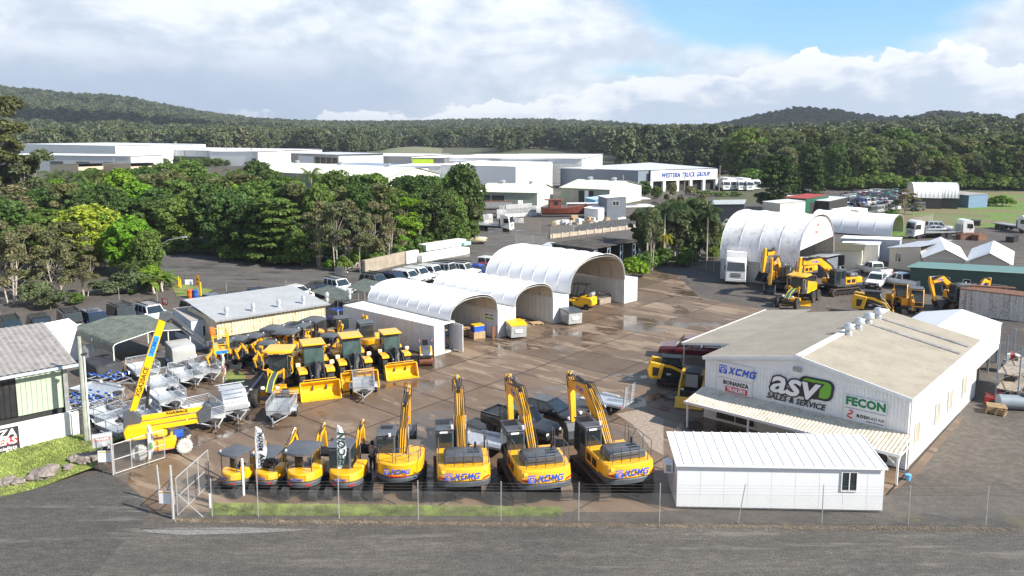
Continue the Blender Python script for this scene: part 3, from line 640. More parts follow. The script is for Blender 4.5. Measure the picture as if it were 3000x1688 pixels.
# ---- left boundary shed, cream wall with the trailer dealer's sign
A_ = math.atan2(2.76, 3.09); o = Vector((-26.17, 46.3)); dirA = Vector((math.cos(A_), math.sin(A_)))
Lw = 16; oo = o - dirA * Lw
wl = thing('boundary_wall', 'tall white rendered wall with a dark trailer sign at the left edge', 'wall', oo, A_)
rend = M('white_render', (.78, .77, .74), .7, var=.04, sc=.8, dirt=(.5, .47, .42), da=.3)
MB().box(0, Lw, 0, .22, -.1, 2.12).build('panel', rend, wl); MB().box(Lw - .35, Lw + .02, -.12, .34, -.1, 2.12).build('pier', rend, wl)
sx1 = Lw - 3.1
MB().box(sx1 - 6, sx1, -.03, -.005, .18, 2.0).build('sign_panel', M('sign_dark', (.035, .037, .045), .4, var=.02), wl)
MB().box(sx1 - 6, sx1 - .1, -.05, -.035, 1.0, 1.42).build('sign_band', M('sign_red', (.6, .03, .02)), wl)
for s_, sz, z_, m_, f_ in (('BONANZA', .62, 1.66, decal_w, .015), ('TRAILERS', .55, 1.2, decal_w, .015), ('Trailer Specialists', .3, .8, decal_w, .004), ('922', .36, .53, decal_w, .008), ('trailers.com.au', .3, .29, decal_w, .008)):
    text(s_, sz, m_, wl, (sx1 - .15, -.058, z_), (R(90), 0, 0), .1, .004, f_, al='RIGHT', sx=1.1)
ls = thing('boundary_shed', 'tall pale green sheet shed with rusty grey corrugated roof at the left edge', 'shed', oo, A_)
gw = M('pale_sage_sheet', (.42, .50, .38), .5, var=.04, dirt=(.25, .27, .2), da=.25)
x0_ = Lw - .35
for x_, w_, m_ in ((x0_ - 2.55, 2.4, gw), (x0_ - 3.45, .9, black), (x0_ - 8.6, 5.1, gw), (x0_ - 13, 4.4, gw)):
    MB().ribs((x_, .9, 2.25), (w_, 0, 0), (0, 0, 2.55), (0, -1, 0), .28, .04, 'rib').build('wall_panel', m_, ls)
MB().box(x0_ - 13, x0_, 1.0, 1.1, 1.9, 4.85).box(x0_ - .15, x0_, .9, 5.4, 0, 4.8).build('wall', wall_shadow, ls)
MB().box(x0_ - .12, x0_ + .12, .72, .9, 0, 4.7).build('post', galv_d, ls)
MB().ribs((x0_ - 14, .35, 4.95), (14.6, 0, 0), (0, 8.2, 1.0), (0, -.12, 1), .34, .055, 'wave').build('roof', M('brown_grey_roof', (.30, .275, .255), .65, var=.15, sc=2, dirt=(.13, .11, .10), da=.7), ls, smooth=True)
MB().box(x0_ - 14, x0_ + .65, .2, .34, 4.78, 4.93).build('gutter', pbl, ls)

# white cabin behind the boundary shed
c_ = gable_shed('portable_cabin', 'stained white portable cabin between the boundary shed and the parked off-roaders', (-39.2, 61.2), R(41.5), 4.6, 3.2, 2.5, 2.8, white_metal, w_roof, 'cabin', over=.08, gable='skillion', wins=(('f', 1.7, 2.9, 1.6, 2.1),))

# ---- shipping containers
cont_w = M('white_container', (.72, .73, .72), .45, var=.03, dirt=(.42, .33, .26), da=.25, streak=True, dsc=.6)
cont_g = M('grey_container', (.46, .47, .47), .5, var=.05, dirt=(.30, .2, .14), da=.3, streak=True, dsc=.6)
cont_top = M('container_roof', (.70, .67, .62), .55, var=.05, dirt=(.36, .2, .12), da=.55, dsc=.5)
def container(label, o, A, L=12.19, W_=2.44, H_=2.6, mat=None, group='shipping containers', open_end=False, z=0):
    """door end at local y=0, body along +y"""
    t = thing('shipping_container', label, 'container', (o[0], o[1], z), A, group); mat = mat or cont_w
    for x_, nx in ((0.02, -1), (W_ - .02, 1)): MB().ribs((x_, .1, .12), (0, L - .2, 0), (0, 0, H_ - .24), (nx, 0, 0), .28, .04, 'trap').build('side_wall', mat, t)
    MB().ribs((.1, L - .03, .12), (W_ - .2, 0, 0), (0, 0, H_ - .24), (0, 1, 0), .28, .035).build('end_wall', mat, t)
    m = MB()
    for x_ in (0, W_ - .1):
        for y_ in (0, L - .1): m.box(x_, x_ + .1, y_, y_ + .1, 0, H_)
        m.box(x_, x_ + .1, .1, L - .1, 0, .12).box(x_, x_ + .1, .1, L - .1, H_ - .12, H_)
    for y_ in (0, L - .1): m.box(.1, W_ - .1, y_, y_ + .1, 0, .12).box(.1, W_ - .1, y_, y_ + .1, H_ - .12, H_)
    m.build('frame', mat, t)
    MB().ribs((.1, .1, H_ - .04), (0, L - .2, 0), (W_ - .2, 0, 0), (0, 0, 1), .3, .02).build('roof', cont_top, t)
    MB().box(.1, W_ - .1, .1, L - .1, .1, .14).build('floor', wood, t)
    for k in (0, 1):
        if open_end and k == 1:
            dm = MB().box(0, .06, -1.15, 0, .14, H_ - .14); d = dm.build('door', mat, t, (W_ - .04, 0, 0), R(-8))
            continue
        x0 = .1 + k * (W_ / 2 - .1); x1 = x0 + W_ / 2 - .1
        d = MB().box(x0 + .01, x1 - .01, .03, .07, .13, H_ - .13).build('door', mat, t)
        for q in (.3, .75): MB().cyl((x0 + (x1 - x0) * q, .005, .15), (x0 + (x1 - x0) * q, .005, H_ - .15), .02, n=6).build('lock_rod', galv, d)
    return t
AB = R(48.5)          # container doors look along the yard's cross axis: local +y runs back-left
c1 = container('long white shipping container nearest the loaders with its door end open', (-6.51, 65.18), R(49.5), mat=cont_w, open_end=True)
c2 = container('white shipping container between the two small domes with a sign board on its side', (-1.28, 71.07), R(48), mat=cont_w)
c3 = container('white shipping container between the middle and large domes with side doors', (4.02, 76.4), R(47.5), mat=cont_w)
c4 = container('white shipping container under the right edge of the large dome', (12.23, 85.5), R(46), mat=cont_w)
for y_ in (.5, 3.2, 6.0):       # side doors of the third container
    for q in (0, 1): dd = MB().box(-.05, -.025, y_ + q * 1.15, y_ + 1.1 + q * 1.15, .16, 2.4).build('side_door', cont_w, c3); MB().cyl((-.07, y_ + q * 1.15 + .55, .2), (-.07, y_ + q * 1.15 + .55, 2.35), .02, n=6).build('lock_rod', galv, dd)
bd = MB().box(-.08, -.05, .35, 1.7, 1.55, 2.25).build('sign_board', decal_w, c2); MB().box(-.095, -.082, .45, 1.55, 1.62, 1.8).build('arrow_band', gg, bd)
text('asv', .34, decal_k, c2, (-.1, 1.35, 2.02), (R(90), 0, R(-90)), .2, .004, .01); text('XCMG', .2, logo_blue, c2, (-.1, .78, 2.02), (R(90), 0, R(-90)), .2, .004, .008)
# shelving inside the open container
sh_ = thing('storage_rack', 'blue steel shelving rack just inside the open container door', 'rack', P((-6.51, 65.18), R(49.5), 1.75, .5, .15), R(49.5))
for x_ in (0, .5):
    for y_ in (0, 1.8): MB().box(x_ - .03, x_ + .03, y_, y_ + .05, 0, 2.1).build('upright', blue, sh_)
for z_ in (.3, .95, 1.6): MB().box(-.02, .52, 0, 1.85, z_, z_ + .04).build('shelf', wood, sh_)
tag(MB().box(-.2, .25, .1, .6, 0, .5).box(-.1, .2, .15, .5, .5, .7).build('parts_box', M('cardboard', (.40, .28, .16), .8, var=.1), None, P((-6.51, 65.18), R(49.5), 2.0, .6, .5), 0), 'cardboard parts box on the blue rack in the open container', 'box')

# ---- fabric dome shelters standing on the containers
fabric = M('white_fabric', (.83, .83, .825), .6, var=.015, sc=.7); fabric_in = M('fabric_liner', (.58, .52, .43), .8, var=.04)
def dome(name, label, pL, pR, zL, zR, rise, D_, bays, cat='shelter', front=None, mould=False, back=True, ends=True, fab=None, group=None, low=0):
    """arched fabric roof; pL and pR are the feet of the front arch, D_ its depth"""
    pL, pR = Vector(pL[:2]), Vector(pR[:2]); d = pR - pL; Wd_ = d.length; A = math.atan2(d.y, d.x); fab = fab or fabric
    t = thing(name, label, cat, pL, A, group); N_ = 18
    def arc(k, y, sag=0, r=1.0):
        a = math.pi * k / N_; e = 0.82
        return (Wd_ / 2 - Wd_ / 2 * r * math.copysign(abs(math.cos(a)) ** e, math.cos(a)), y, zL + (zR - zL) * k / N_ + (rise * r - sag) * math.sin(a) ** e - (0 if 0 < k < N_ else low))
    rings = []; n = bays * 4
    for j in range(n + 1):
        s_ = .05 * math.sin(math.pi * (j % 4) / 4) * (1 if j % 4 else 0); rings.append([arc(k, D_ * j / n, s_, 1 - .003 * math.sin(math.pi * (j % 4) / 4)) for k in range(N_ + 1)])
    o = MB().loft(rings, cap=False, close=False).build('fabric_cover', fab, t, smooth=True, ang_=60)
    rings = [[(x, y, z - .06) for x, y, z in [arc(k, D_ * j / n, .1, .985) for k in range(N_ + 1)]] for j in range(0, n + 1, 2)]
    MB().loft(rings, cap=False, close=False).build('fabric_liner', fabric_in, t, smooth=True, ang_=60)
    for j in range(bays + 1):
        MB().tube([arc(k, min(max(D_ * j / bays, .06), D_ - .06), .13, .975) for k in range(N_ + 1)], .045, 6).build('arch_frame', galv_d, t)
        MB().tube([arc(k, D_ * j / bays, -.03, 1.004) for k in range(N_ + 1)], .018, 5).build('seam', fab, t, smooth=True)
    for k in (4, 9, 14): MB().tube([arc(k, .05, .15, .97), arc(k, D_ - .05, .15, .97)], .03, 5).build('purlin', galv_d, t)
    if back:
        pts = [arc(k, D_ - .02, .12, .98) for k in range(N_ + 1)]; MB().add(pts, [tuple(range(N_ + 1))]).build('end_wall', fabric_in, t)
    return t
dome('dome_shelter', 'small white arched fabric shelter over the two nearest containers', (-5.3, 66.8), (-1.3, 71.1), 2.62, 2.62, 1.75, 11.5, 8, group='white fabric dome shelters')
dome('dome_shelter', 'middle white arched fabric shelter between the small and the large one', (0.3, 72.4), (4.0, 76.5), 2.62, 2.62, 1.68, 11.3, 7, group='white fabric dome shelters')
dome('dome_shelter', 'large white arched fabric shelter with the forklift under its front edge', (5.75, 78.0), (12.3, 85.6), 2.65, 2.65, 3.3, 11.4, 7, group='white fabric dome shelters')
# ---- big stained dome on the right and the one behind it
bL = g('R6', 160, 480, 2.6); _u = Vector((math.sin(R(128)), math.cos(R(128)), 0)); _k = (RG['R6'][0] + 835 / RG['R6'][2] - 1500) / 2365
_t = 0.0
while (bL + _u * _t).x / (bL + _u * _t).y < _k: _t += .05
bR_ = bL + _u * _t
stained = M('stained_fabric', (.80, .79, .775), .6, var=.02, dirt=(.36, .22, .17), da=.42, streak=True, dsc=.45)
def side_dome(name, label, a, b, z, rise, D_, bays, mat, base=None, rot_front=True, group='white fabric dome shelters'):
    """same shelter seen from its flank: a-b is the near long edge"""
    a, b = Vector(a[:2]), Vector(b[:2]); d = (b - a).normalized(); nrm = Vector((-d.y, d.x))
    t = dome(name, label, b, b + nrm * D_, z, z, rise, (b - a).length, bays, fab=mat, group=group, back=True)
    return t, d, nrm
bd_, dd_, nn_ = side_dome('dome_shelter', 'very large white arched fabric shelter with rusty streaks beside the white truck', bL, bR_, 2.6, 5.6, 14.0, 4, stained)
Lb = (bR_ - bL).to_2d().length
for y_ in (.1, 13.8): MB().ribs((y_, .1, 0), (0, Lb - .2, 0), (0, 0, 2.6), (-1, 0, 0), .3, .04).build('side_wall', cont_g, bd_)
sw = [(.15, .05, 2.6)] + [(14.0 / 2 - 13.7 / 2 * math.cos(R(a)), .05, 2.6 + 5.4 * math.sin(R(a)) ** .82) for a in range(8, 172, 8)] + [(15.35, .05, 2.6), (13.2, .05, 4.2), (2.0, .05, 4.2)]
sw = [(x, y, z) for x, y, z in sw]
m = MB(); nfan = [(x, .05, z) for x, y, z in sw[:-2]]
top = [p for p in nfan if p[2] > 4.2]; m.add(top, [tuple(range(len(top)))]).build('gable_sheet', fabric, bd_)
sgb = MB().box(5.2, 7.6, -.03, .02, 4.9, 7.6).build('sign_board', decal_w, bd_)
text('DIRECT', .55, M('faded_red', (.62, .18, .16), .6), bd_, (6.4, -.05, 6.1), (R(90), 0, 0), .15, .004, .01); MB().prism([(5.7, 6.7), (6.9, 6.9), (7.2, 7.3), (6.4, 7.1)], -.035, -.05, 'y').build('bird_mark', red, sgb)
# second arched shelter behind, opening to the right
b2 = thing; p2 = g('R6', 1522, 318, 0); p1 = p2 - Vector((math.sin(R(128)), math.cos(R(128)), 0)) * 14
side_dome('dome_shelter', 'white scalloped fabric shelter opening to the right behind the big stained one', p1, p2, .2, 3.5, 9.0, 5, fabric)
p1, p2 = g('S4', 1690, 880, 0), g('S4', 1930, 885, 0)
for k, (x0, x1, lb) in enumerate(((1700, 1930, 'left one of the twin white arched shelters beyond the car yard'), (1870, 2060, 'right one of the twin white arched shelters beyond the car yard'))):
    p1, p2 = g('S4', x0, 815, 2.5), g('S4', x1, 820, 2.5)
    d1, _, _ = side_dome('dome_shelter', lb, p1, p2, 2.6, 3.4, 9, 7, fabric, group='white fabric dome shelters')
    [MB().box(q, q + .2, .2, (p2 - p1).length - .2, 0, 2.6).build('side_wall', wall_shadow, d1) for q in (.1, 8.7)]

# ---- dark flat-roofed store behind the large dome
q = [g('S3', 765, 897, 3.4), g('S3', 1095, 940, 3.4), g('S3', 1500, 880, 3.4)]
dS = q[1] - q[0]; A_ = math.atan2(dS.y, dS.x); WS = dS.length
ds = thing('timber_store', 'black walled timber store with dark flat roof behind the large dome', 'shed', q[0].xy, A_)
DS = (q[2] - q[1]).length
MB().box(0, WS, 0, .1, 0, 3.3).box(0, .1, .1, DS, 0, 3.3).box(.1, WS, DS - .1, DS, 0, 3.3).build('wall', char_w, ds)
MB().box(-.15, WS + .25, -.15, DS + .3, 3.32, 3.42).build('roof', M('dark_flat_roof', (.07, .063, .058), .95, spec=.1, var=.25, sc=.6, dirt=(.2, .18, .16), da=.6), ds)
for k in range(4):
    m = MB(); y_ = .6 + k * (DS - 1.2) / 3
    for s_ in (0, .55): m.box(WS - .1, WS, y_ + s_, y_ + s_ + .08, 0, 3.3)
    for z_ in (0.1, 1.0, 1.9, 2.8): m.bar((WS - .05, y_ + .04, z_), (WS - .05, y_ + .6, z_ + .45), .05)
    m.build('lattice_post', M('pale_blue_steel', (.40, .48, .58), .5), ds)
for k in range(7): tag(MB().box(0, 1.3, 0, 3.2, 0, .5 + .12 * (k % 3)).build('timber_stack', timber, None, P(q[0], A_, 1 + (k % 2) * 2.5, 1.5 + k * 1.3, .0), A_), 'low stack of brown timber under the dark flat roof', 'timber stack', 'timber under the flat roof')

# ---- mid and far buildings: front eave given by two survey marks at height z
def bld(name, label, L_, R_, z, D_, wall, roof, ha=None, gable='skillion', **k):
    a, c = g(*L_, z), g(*R_, z); d = (c - a).to_2d()
    if z > 5.8: ha = z + .2
    t = gable_shed(name, label, a.xy, math.atan2(d.y, d.x), d.length, D_, z, ha or z + 1, wall, roof, gable=gable, **k)
    return t, d.length
pgw = M('sage_wall', (.26, .30, .24), .55, var=.04); bw = M('blue_grey_wall', (.20, .235, .28), .5, var=.04); wb_ = M('bright_wall', (.86, .86, .86), .5, var=.03)
lime = M('lime_wall', (.50, .68, .02), .5, var=.02); tiltup = M('tilt_up_concrete', (.50, .49, .47), .8, var=.08); cream_w = M('cream_wall', (.66, .62, .50), .6, var=.05); wr2 = M('zincalume_roof', (.66, .68, .70), .4, metal=.2, var=.04)
def bands(t, W_, n, z0, z1, mat, x0=0.0, x1=1.0, gap=.25, y=-.05, name='roller_door'):
    w = (x1 - x0) * W_ / n
    for i in range(n): MB().box(x0 * W_ + w * (i + gap / 2), x0 * W_ + w * (i + 1 - gap / 2), y, y + .03, z0, z1).build(name, mat, t)
def gside(name, label, L_, R_, z, D_, wall, roof, ha, **k):
    """gabled shed whose long side faces the front"""
    a, c = g(*L_, z), g(*R_, z); d = (c - a).to_2d(); A = math.atan2(d.y, d.x) ; L = d.length
    t = thing(name, label, 'shed', a.xy, A, k.get('group'))
    MB().box(0, L, 0, .1, 0, z).build('front_wall', wall, t); MB().box(.1, L - .1, D_ - .1, D_, 0, z).build('back_wall', wall, t)
    for x_ in (0, L - .1): MB().prism([(0.1 if x_ == 0 else .1, 0), (D_, 0), (D_, z), (D_ / 2, ha), (.1, z)], x_, x_ + .1, 'x').build('end_wall', k.get('endwall', wall), t)
    s = (ha - z) / (D_ / 2); ov = .4
    MB().ribs((-ov, -ov, z + .06 - s * ov), (L + 2 * ov, 0, 0), (0, D_ / 2 + ov, s * (D_ / 2 + ov)), (0, -s, 1), .8, .04, 'rib').build('roof', roof, t)
    MB().ribs((-ov, D_ / 2, ha + .06), (L + 2 * ov, 0, 0), (0, D_ / 2 + ov, -s * (D_ / 2 + ov)), (0, s, 1), .8, .04, 'rib').build('roof', roof, t)
    for k_ in range(k.get('vents', 0)): vent(t, L * (k_ + .5) / k['vents'], D_ / 2, ha, .7)
    return t, L
t, L = gside('long_shed', 'long pale green gabled shed with roller doors above the wooded belt', ('S2', 100, 388), ('S2', 1410, 452), 5.2, 22, pgw, pale_roof, 7.6, endwall=M('pale_end_wall', (.62, .66, .55), .6), vents=3)
bands(t, L, 9, .1, 4.2, M('roller_door_dark', (.13, .13, .13), .6), .06, .9, .35)
for fx in (.045, .60): MB().box(L * fx, L * fx + 2.8, -.12, -.06, 3.2, 4.8).build('sign_panel', M('sign_pale_blue', (.45, .58, .68), .5), t)
t, L = gside('storage_shed', 'pale green gabled shed with dark open bays behind the stone yard', ('S3', 150, 462), ('S3', 640, 473), 3.7, 17, pgw, pale_roof, 5.2, endwall=M('pale_end_wall', (.5, .5, .5)), vents=2)
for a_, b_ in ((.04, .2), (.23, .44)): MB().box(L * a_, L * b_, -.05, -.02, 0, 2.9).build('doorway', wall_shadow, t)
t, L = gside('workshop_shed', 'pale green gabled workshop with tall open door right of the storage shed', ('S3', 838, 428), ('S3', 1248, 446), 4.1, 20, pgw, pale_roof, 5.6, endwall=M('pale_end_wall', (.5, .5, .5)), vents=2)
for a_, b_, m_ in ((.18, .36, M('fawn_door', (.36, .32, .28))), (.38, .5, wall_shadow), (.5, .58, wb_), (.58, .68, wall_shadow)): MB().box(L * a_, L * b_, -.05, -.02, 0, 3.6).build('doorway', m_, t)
# truck dealer's workshop
a, c = g('S3', 1487, 287, 6.5), g('S3', 2130, 268, 6.5); l_ = g('S3', 835, 268, 6.2); A_ = math.atan2((c - a).y, (c - a).x); L = (c - a).to_2d().length
Dk = (l_ - a).to_2d().length
wt = thing('truck_workshop', 'large blue-grey workshop with white fascia and blue truck company lettering', 'building', a.xy, A_)
MB().box(-.0, .15, .15, Dk * .8, 0, 6.4).build('side_wall', bw, wt); MB().box(.15, L - .15, Dk * .8 - .15, Dk * .8, 0, 6.4).build('back_wall', bw, wt); MB().box(L - .15, L, .15, Dk * .8, 0, 6.4).build('side_wall', wb_, wt)
dlx = (l_ - a).to_2d(); ux = Vector((math.cos(A_), math.sin(A_))); uy = Vector((-ux.y, ux.x)); lx, ly = dlx.dot(ux), dlx.dot(uy)
MB().plate([(0, 0, 0), (lx, ly, 0), (lx, ly, 6.2), (0, 0, 6.5)], (.15, .1, 0)).build('side_wall', bw, wt)
MB().add([(-.3, -.3, 6.6), (L + .3, -.3, 6.6), (L + lx * .3, ly + 2, 7.3), (lx - .3, ly + .3, 6.35)], [(0, 1, 2, 3)]).build('roof', wr2, wt)
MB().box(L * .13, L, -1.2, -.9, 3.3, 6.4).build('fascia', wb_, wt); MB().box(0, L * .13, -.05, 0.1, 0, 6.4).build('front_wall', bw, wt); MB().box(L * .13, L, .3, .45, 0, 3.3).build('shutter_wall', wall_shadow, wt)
for k in range(6): x_ = L * (.13 + .174 * k) - (0.4 if k else 0); MB().box(x_, x_ + .9, -1.1, -.2, 0, 3.3).build('column', wb_, wt)
MB().box(L, L + 12, -1.2, 2.5, 3.2, 3.35).build('awning', galv_d, wt)
text('WESTERN TRUCK GROUP', 2.0, M('truck_blue', (.03, .08, .35), .5), wt, (L * .58, -1.3, 4.9), (R(90), 0, 0), .12, .02, .05, sx=.72, sp=1.12)
# far warehouses
t, L = bld('warehouse', 'very long white warehouse with dark open loading side at the left of the valley', ('S1', 620, 605), ('S1', 1945, 632), 7.4, 45, wb_, w_roof, 8.6, over=.6)
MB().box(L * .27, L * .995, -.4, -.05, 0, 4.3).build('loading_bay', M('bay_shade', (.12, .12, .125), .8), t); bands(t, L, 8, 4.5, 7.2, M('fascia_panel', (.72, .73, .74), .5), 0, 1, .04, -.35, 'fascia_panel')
for k in range(7): vent(t, L * (.1 + .13 * k), 12, 7.7, 1.1)
t, L = bld('warehouse', 'white warehouse end block with dark grey vertical stripes beside the long white one', ('S1', 1950, 632), ('S1', 2190, 622), 7.4, 30, wb_, w_roof, 8.2, over=.2)
for f_, w_ in ((.32, .05), (.46, .05), (.6, .05), (.72, .28)): MB().box(L * f_, L * (f_ + w_), -.2, -.04, 0 if f_ > .7 else 2.0, 7.2).build('cladding_stripe', dgrey, t)
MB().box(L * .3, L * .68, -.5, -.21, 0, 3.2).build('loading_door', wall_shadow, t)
t, L = bld('warehouse', 'low pale warehouse with wide white roof behind the long one at far left', ('S1', 150, 572), ('S1', 870, 590), 10, 50, wb_, w_roof, 11)
t, L = bld('warehouse', 'low grey walled warehouse with white roof between the trees at far left', ('S1', 0, 652), ('S1', 985, 668), 7, 18, M('light_grey_wall', (.5, .52, .54), .5), w_roof, 8)
bands(t, L, 3, .5, 4.5, dgrey, .35, .95, .5)
t, L = bld('office_block', 'two-storey grey and white office block with wide window bays', ('S2', 487, 222), ('S2', 940, 242), 9, 20, tiltup, w_roof, 10, over=.8)
bands(t, L, 4, 1.5, 8, gl, .52, .98, .15, name='window_bay'); bands(t, L, 1, 4, 8.2, wb_, .16, .5, .02, name='wall_panel'); bands(t, L, 1, 1, 8, gl, .01, .14, .02, name='window_bay')
t, L = bld('warehouse', 'long raw concrete warehouse with flat white edge left of the lime green front', ('S2', 942, 245), ('S2', 1630, 258), 8, 30, tiltup, w_roof, 8.8)
t, L = bld('warehouse', 'warehouse with lime green front and dark grey panel', ('S2', 1632, 268), ('S2', 1938, 272), 8.5, 30, M('mid_grey_wall', (.14, .14, .15), .6), w_roof, 9.5)
MB().box(.3, L * .66, -.3, -.05, .2, 8.2).build('lime_panel', lime, t)
t, L = bld('warehouse', 'white warehouse with row of grey high windows right of the lime green front', ('S2', 1940, 268), ('S2', 2350, 272), 8.5, 40, wb_, w_roof, 9.5); bands(t, L, 4, 3, 7.5, M('grey_window_band', (.36, .38, .41), .3), 0.03, .97, .06, name='window_bay')
t, L = bld('warehouse', 'large bright white warehouse with tall panelled doors in the middle distance', ('S3', 225, 182), ('S3', 1018, 190), 8.7, 45, wb_, w_roof, 9.8, over=.5)
bands(t, L, 1, 5.6, 8.4, M('grey_fascia', (.45, .47, .49), .5), .01, .65, .01, name='fascia_panel'); bands(t, L, 3, .5, 7.2, M('panel_door', (.66, .66, .62), .5), .69, .99, .15, name='panel_door')
t, L = bld('warehouse', 'white roofed warehouse with dark red sign front in the middle distance', ('S3', 45, 238), ('S3', 460, 248), 7.5, 26, M('dark_front', (.09, .09, .10), .6), w_roof, 8.4, over=.8)
MB().box(L * .36, L * .99, -.4, -.05, .2, 7).build('sign_wall', M('maroon_sign', (.12, .02, .02), .6), t); MB().box(L * .17, L * .355, -.4, -.05, .2, 7).build('grey_panel', tiltup, t)
for z_ in (1.8, 4.2): MB().cyl((L * .40, -.42, z_), (L * .40, -.5, z_), .85, n=16).build('sign_disc', decal_w, t)
text('SUNSHINE COAST', 1.5, decal_w, t, (L * .72, -.45, 6.2), (R(90), 0, 0), 0, .02, .02)
t, L = bld('warehouse', 'plain white walled warehouse just right of the dark red sign front', ('S3', 462, 252), ('S3', 768, 225), 8, 26, wb_, w_roof, 9)
t, L = bld('warehouse', 'raw concrete walled yard building with pale blue roof behind the long green shed', ('S2', 690, 330), ('S2', 1422, 378), 6, 22, tiltup, M('pale_blue_roof', (.46, .55, .66), .4, var=.05), 7.4)
t, L = bld('warehouse', 'white walled low warehouse behind the belt of trees in the centre', ('S2', 1424, 342), ('S2', 1920, 350), 6.5, 20, wb_, w_roof, 7.5)
for i, (x0, y0, x1, y1, lb) in enumerate(((1590, 748, 1890, 760, 'right one of three tan roofed sheds among the trees at left'), (690, 722, 985, 742, 'middle one of three tan roofed sheds among the trees at left'), (380, 728, 590, 745, 'left one of three tan roofed sheds among the trees at left'))):
    bld('tan_shed', lb, ('S1', x0, y0), ('S1', x1, y1), 4.5, 9, M('tan_wall', (.58, .47, .34), .6), M('tan_roof', (.36, .35, .33), .6), 5.6, group='tan roofed sheds')
for x, y, z_, lb in ((490, 255, 26, 'highest'), (825, 278, 0, 'middle'), (1240, 340, 0, 'lowest'), (565, 318, 0, 'small pale')):
    pass
# blue container, container house, small white office and the sheds right of them
def boxhouse(name, label, cat, L_, R_, z, D_, wall, roof, wins=(), base=0.0, over=.1, ha=None, **k):
    a, c = g(*L_, z), g(*R_, z); d = (c - a).to_2d()
    t = gable_shed(name, label, (a.x, a.y, 0), math.atan2(d.y, d.x), d.length, D_, z, ha or z + .25, wall, roof, cat, over=over, gable=k.get('gable', 'skillion'), wins=wins, doors=k.get('doors', ()))
    return t, d.length
boxhouse('blue_container', 'bright blue shipping container in front of the workshop shed', 'container', ('Q4', 1800, 130), ('Q4', 1975, 125), 2.3, 6, M('sky_blue_paint', (.12, .36, .62), .5, var=.05), M('sky_blue_roof', (.3, .45, .6), .5))
t, L = boxhouse('container_house', 'grey two-storey container cabin with white awning in the stone yard', 'cabin', ('Q4', 1975, 105), ('Q4', 2250, 100), 4.6, 6, M('slate_cladding', (.15, .17, .20), .6), wr2, wins=(('f', 1.2, 2.6, 3.0, 4.0),))
MB().box(L, L + 6.5, .5, 5, 2.6, 2.8).build('deck', wb_, t); MB().box(L, L + 5.6, .5, 5, 4.2, 4.35).build('awning', white_wrap, t)
boxhouse('small_office', 'small white site office with one window in the stone yard', 'cabin', ('Q4', 1845, 265), ('Q4', 1985, 252), 2.4, 4, wb_, w_roof, wins=(('f', 1.8, 2.8, .9, 1.8),))
boxhouse('dark_shed', 'charcoal shed with pale sloping roof behind the palms', 'shed', ('S3', 2095, 572), ('S3', 2375, 580), 4, 10, char_w, M('pale_grey_roof', (.45, .48, .48), .5), doors=(('f', 9.5, 11.5, 2.4),))
boxhouse('green_shed', 'dark green shed with red roof edge among the pines', 'shed', ('S4', 845, 822), ('S4', 1025, 800), 4.1, 5, M('dark_green_sheet', (.02, .10, .06), .5), M('red_roof', (.28, .04, .04), .5), doors=(('f', 2, 6, 3.2),))
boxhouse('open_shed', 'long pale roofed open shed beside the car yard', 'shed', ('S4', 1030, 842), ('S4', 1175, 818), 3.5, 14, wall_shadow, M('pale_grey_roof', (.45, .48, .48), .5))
boxhouse('cream_house', 'cream walled building half hidden behind the pines', 'building', ('S4', 640, 860), ('S4', 840, 850), 4, 5, cream_w, grey_r)
boxhouse('blue_shed', 'low blue shed behind the twin arched shelters', 'shed', ('S4', 2140, 795), ('S4', 2290, 790), 3, 8, M('dusty_blue_sheet', (.16, .26, .38), .6), old_roof)
for k, (x0, x1) in enumerate(((1130, 1260), (1262, 1335))):
    boxhouse('storage_container', ('longer' if k == 0 else 'shorter') + ' pale container on the near edge of the car yard', 'container', ('S4', x0, 915), ('S4', x1, 905 + 5 * k), 2.6, 2.5, cream_w, w_roof)
# portable houses for sale
hw = M('warm_white_cladding', (.50, .46, .41), .6, var=.04); hw2 = M('house_cladding_white', (.74, .72, .69), .6, var=.03)
boxhouse('portable_house', 'beige portable house with white roof and two front windows', 'house', ('Q2', 165, 75), ('Q2', 428, 105), 2.8, 9, hw, w_roof, over=.3, wins=(('f', .8, 1.6, 1.0, 2.2), ('f', 4.2, 5.0, .9, 2.1), ('r', 3, 3.5, 2, 2.5), ('r', 4.2, 4.7, 2, 2.5), ('r', 5.4, 6.6, 1.9, 2.5)), ha=3.4)
for k, (x0, y0, x1, y1, lb) in enumerate(((468, 152, 800, 172, 'left one of the two white gabled portable houses'), (842, 182, 1180, 208, 'right one of the two white gabled portable houses'))):
    a, c = g('Q2', x0, y0, 2.6), g('Q2', x1, y1, 2.6); d = (c - a).to_2d()
    gable_shed('portable_house', lb + ' behind the green one', a.xy, math.atan2(d.y, d.x), d.length, 12, 2.6, 3.7, hw, w_roof, 'house', over=.4, wins=(('f', 6.0, 8.2, .8, 2.2), ('r', 3, 4.2, 1, 2.2), ('r', 7, 8.2, 1, 2.2)), group='white gabled portable houses')
t, L = boxhouse('portable_house', 'dark green weatherboard portable house with pale green roof', 'house', ('Q2', 340, 240), ('Q2', 1420, 355), 2.7, 4.2, M('dark_green_boards', (.035, .085, .075), .55, var=.1), M('sea_green_roof', (.22, .36, .33), .5, var=.04), over=.35, ha=3.4, wins=())
for fx, w_, z0, z1 in ((.275, .8, .3, 2.0), (.44, .8, .9, 2.0), (.60, 2.3, 1.1, 1.8)): window(t, L * fx, L * fx + w_, z0, z1, -.0, 'y', gl, 1 if w_ > 1 else 0, .06, -1, whitep)
m = MB()
for k in range(11): m.box(0.05, L - .05, -.012, 0, .25 * k, .25 * k + .22)
m.build('weatherboards', _M['dark_green_boards'], t)
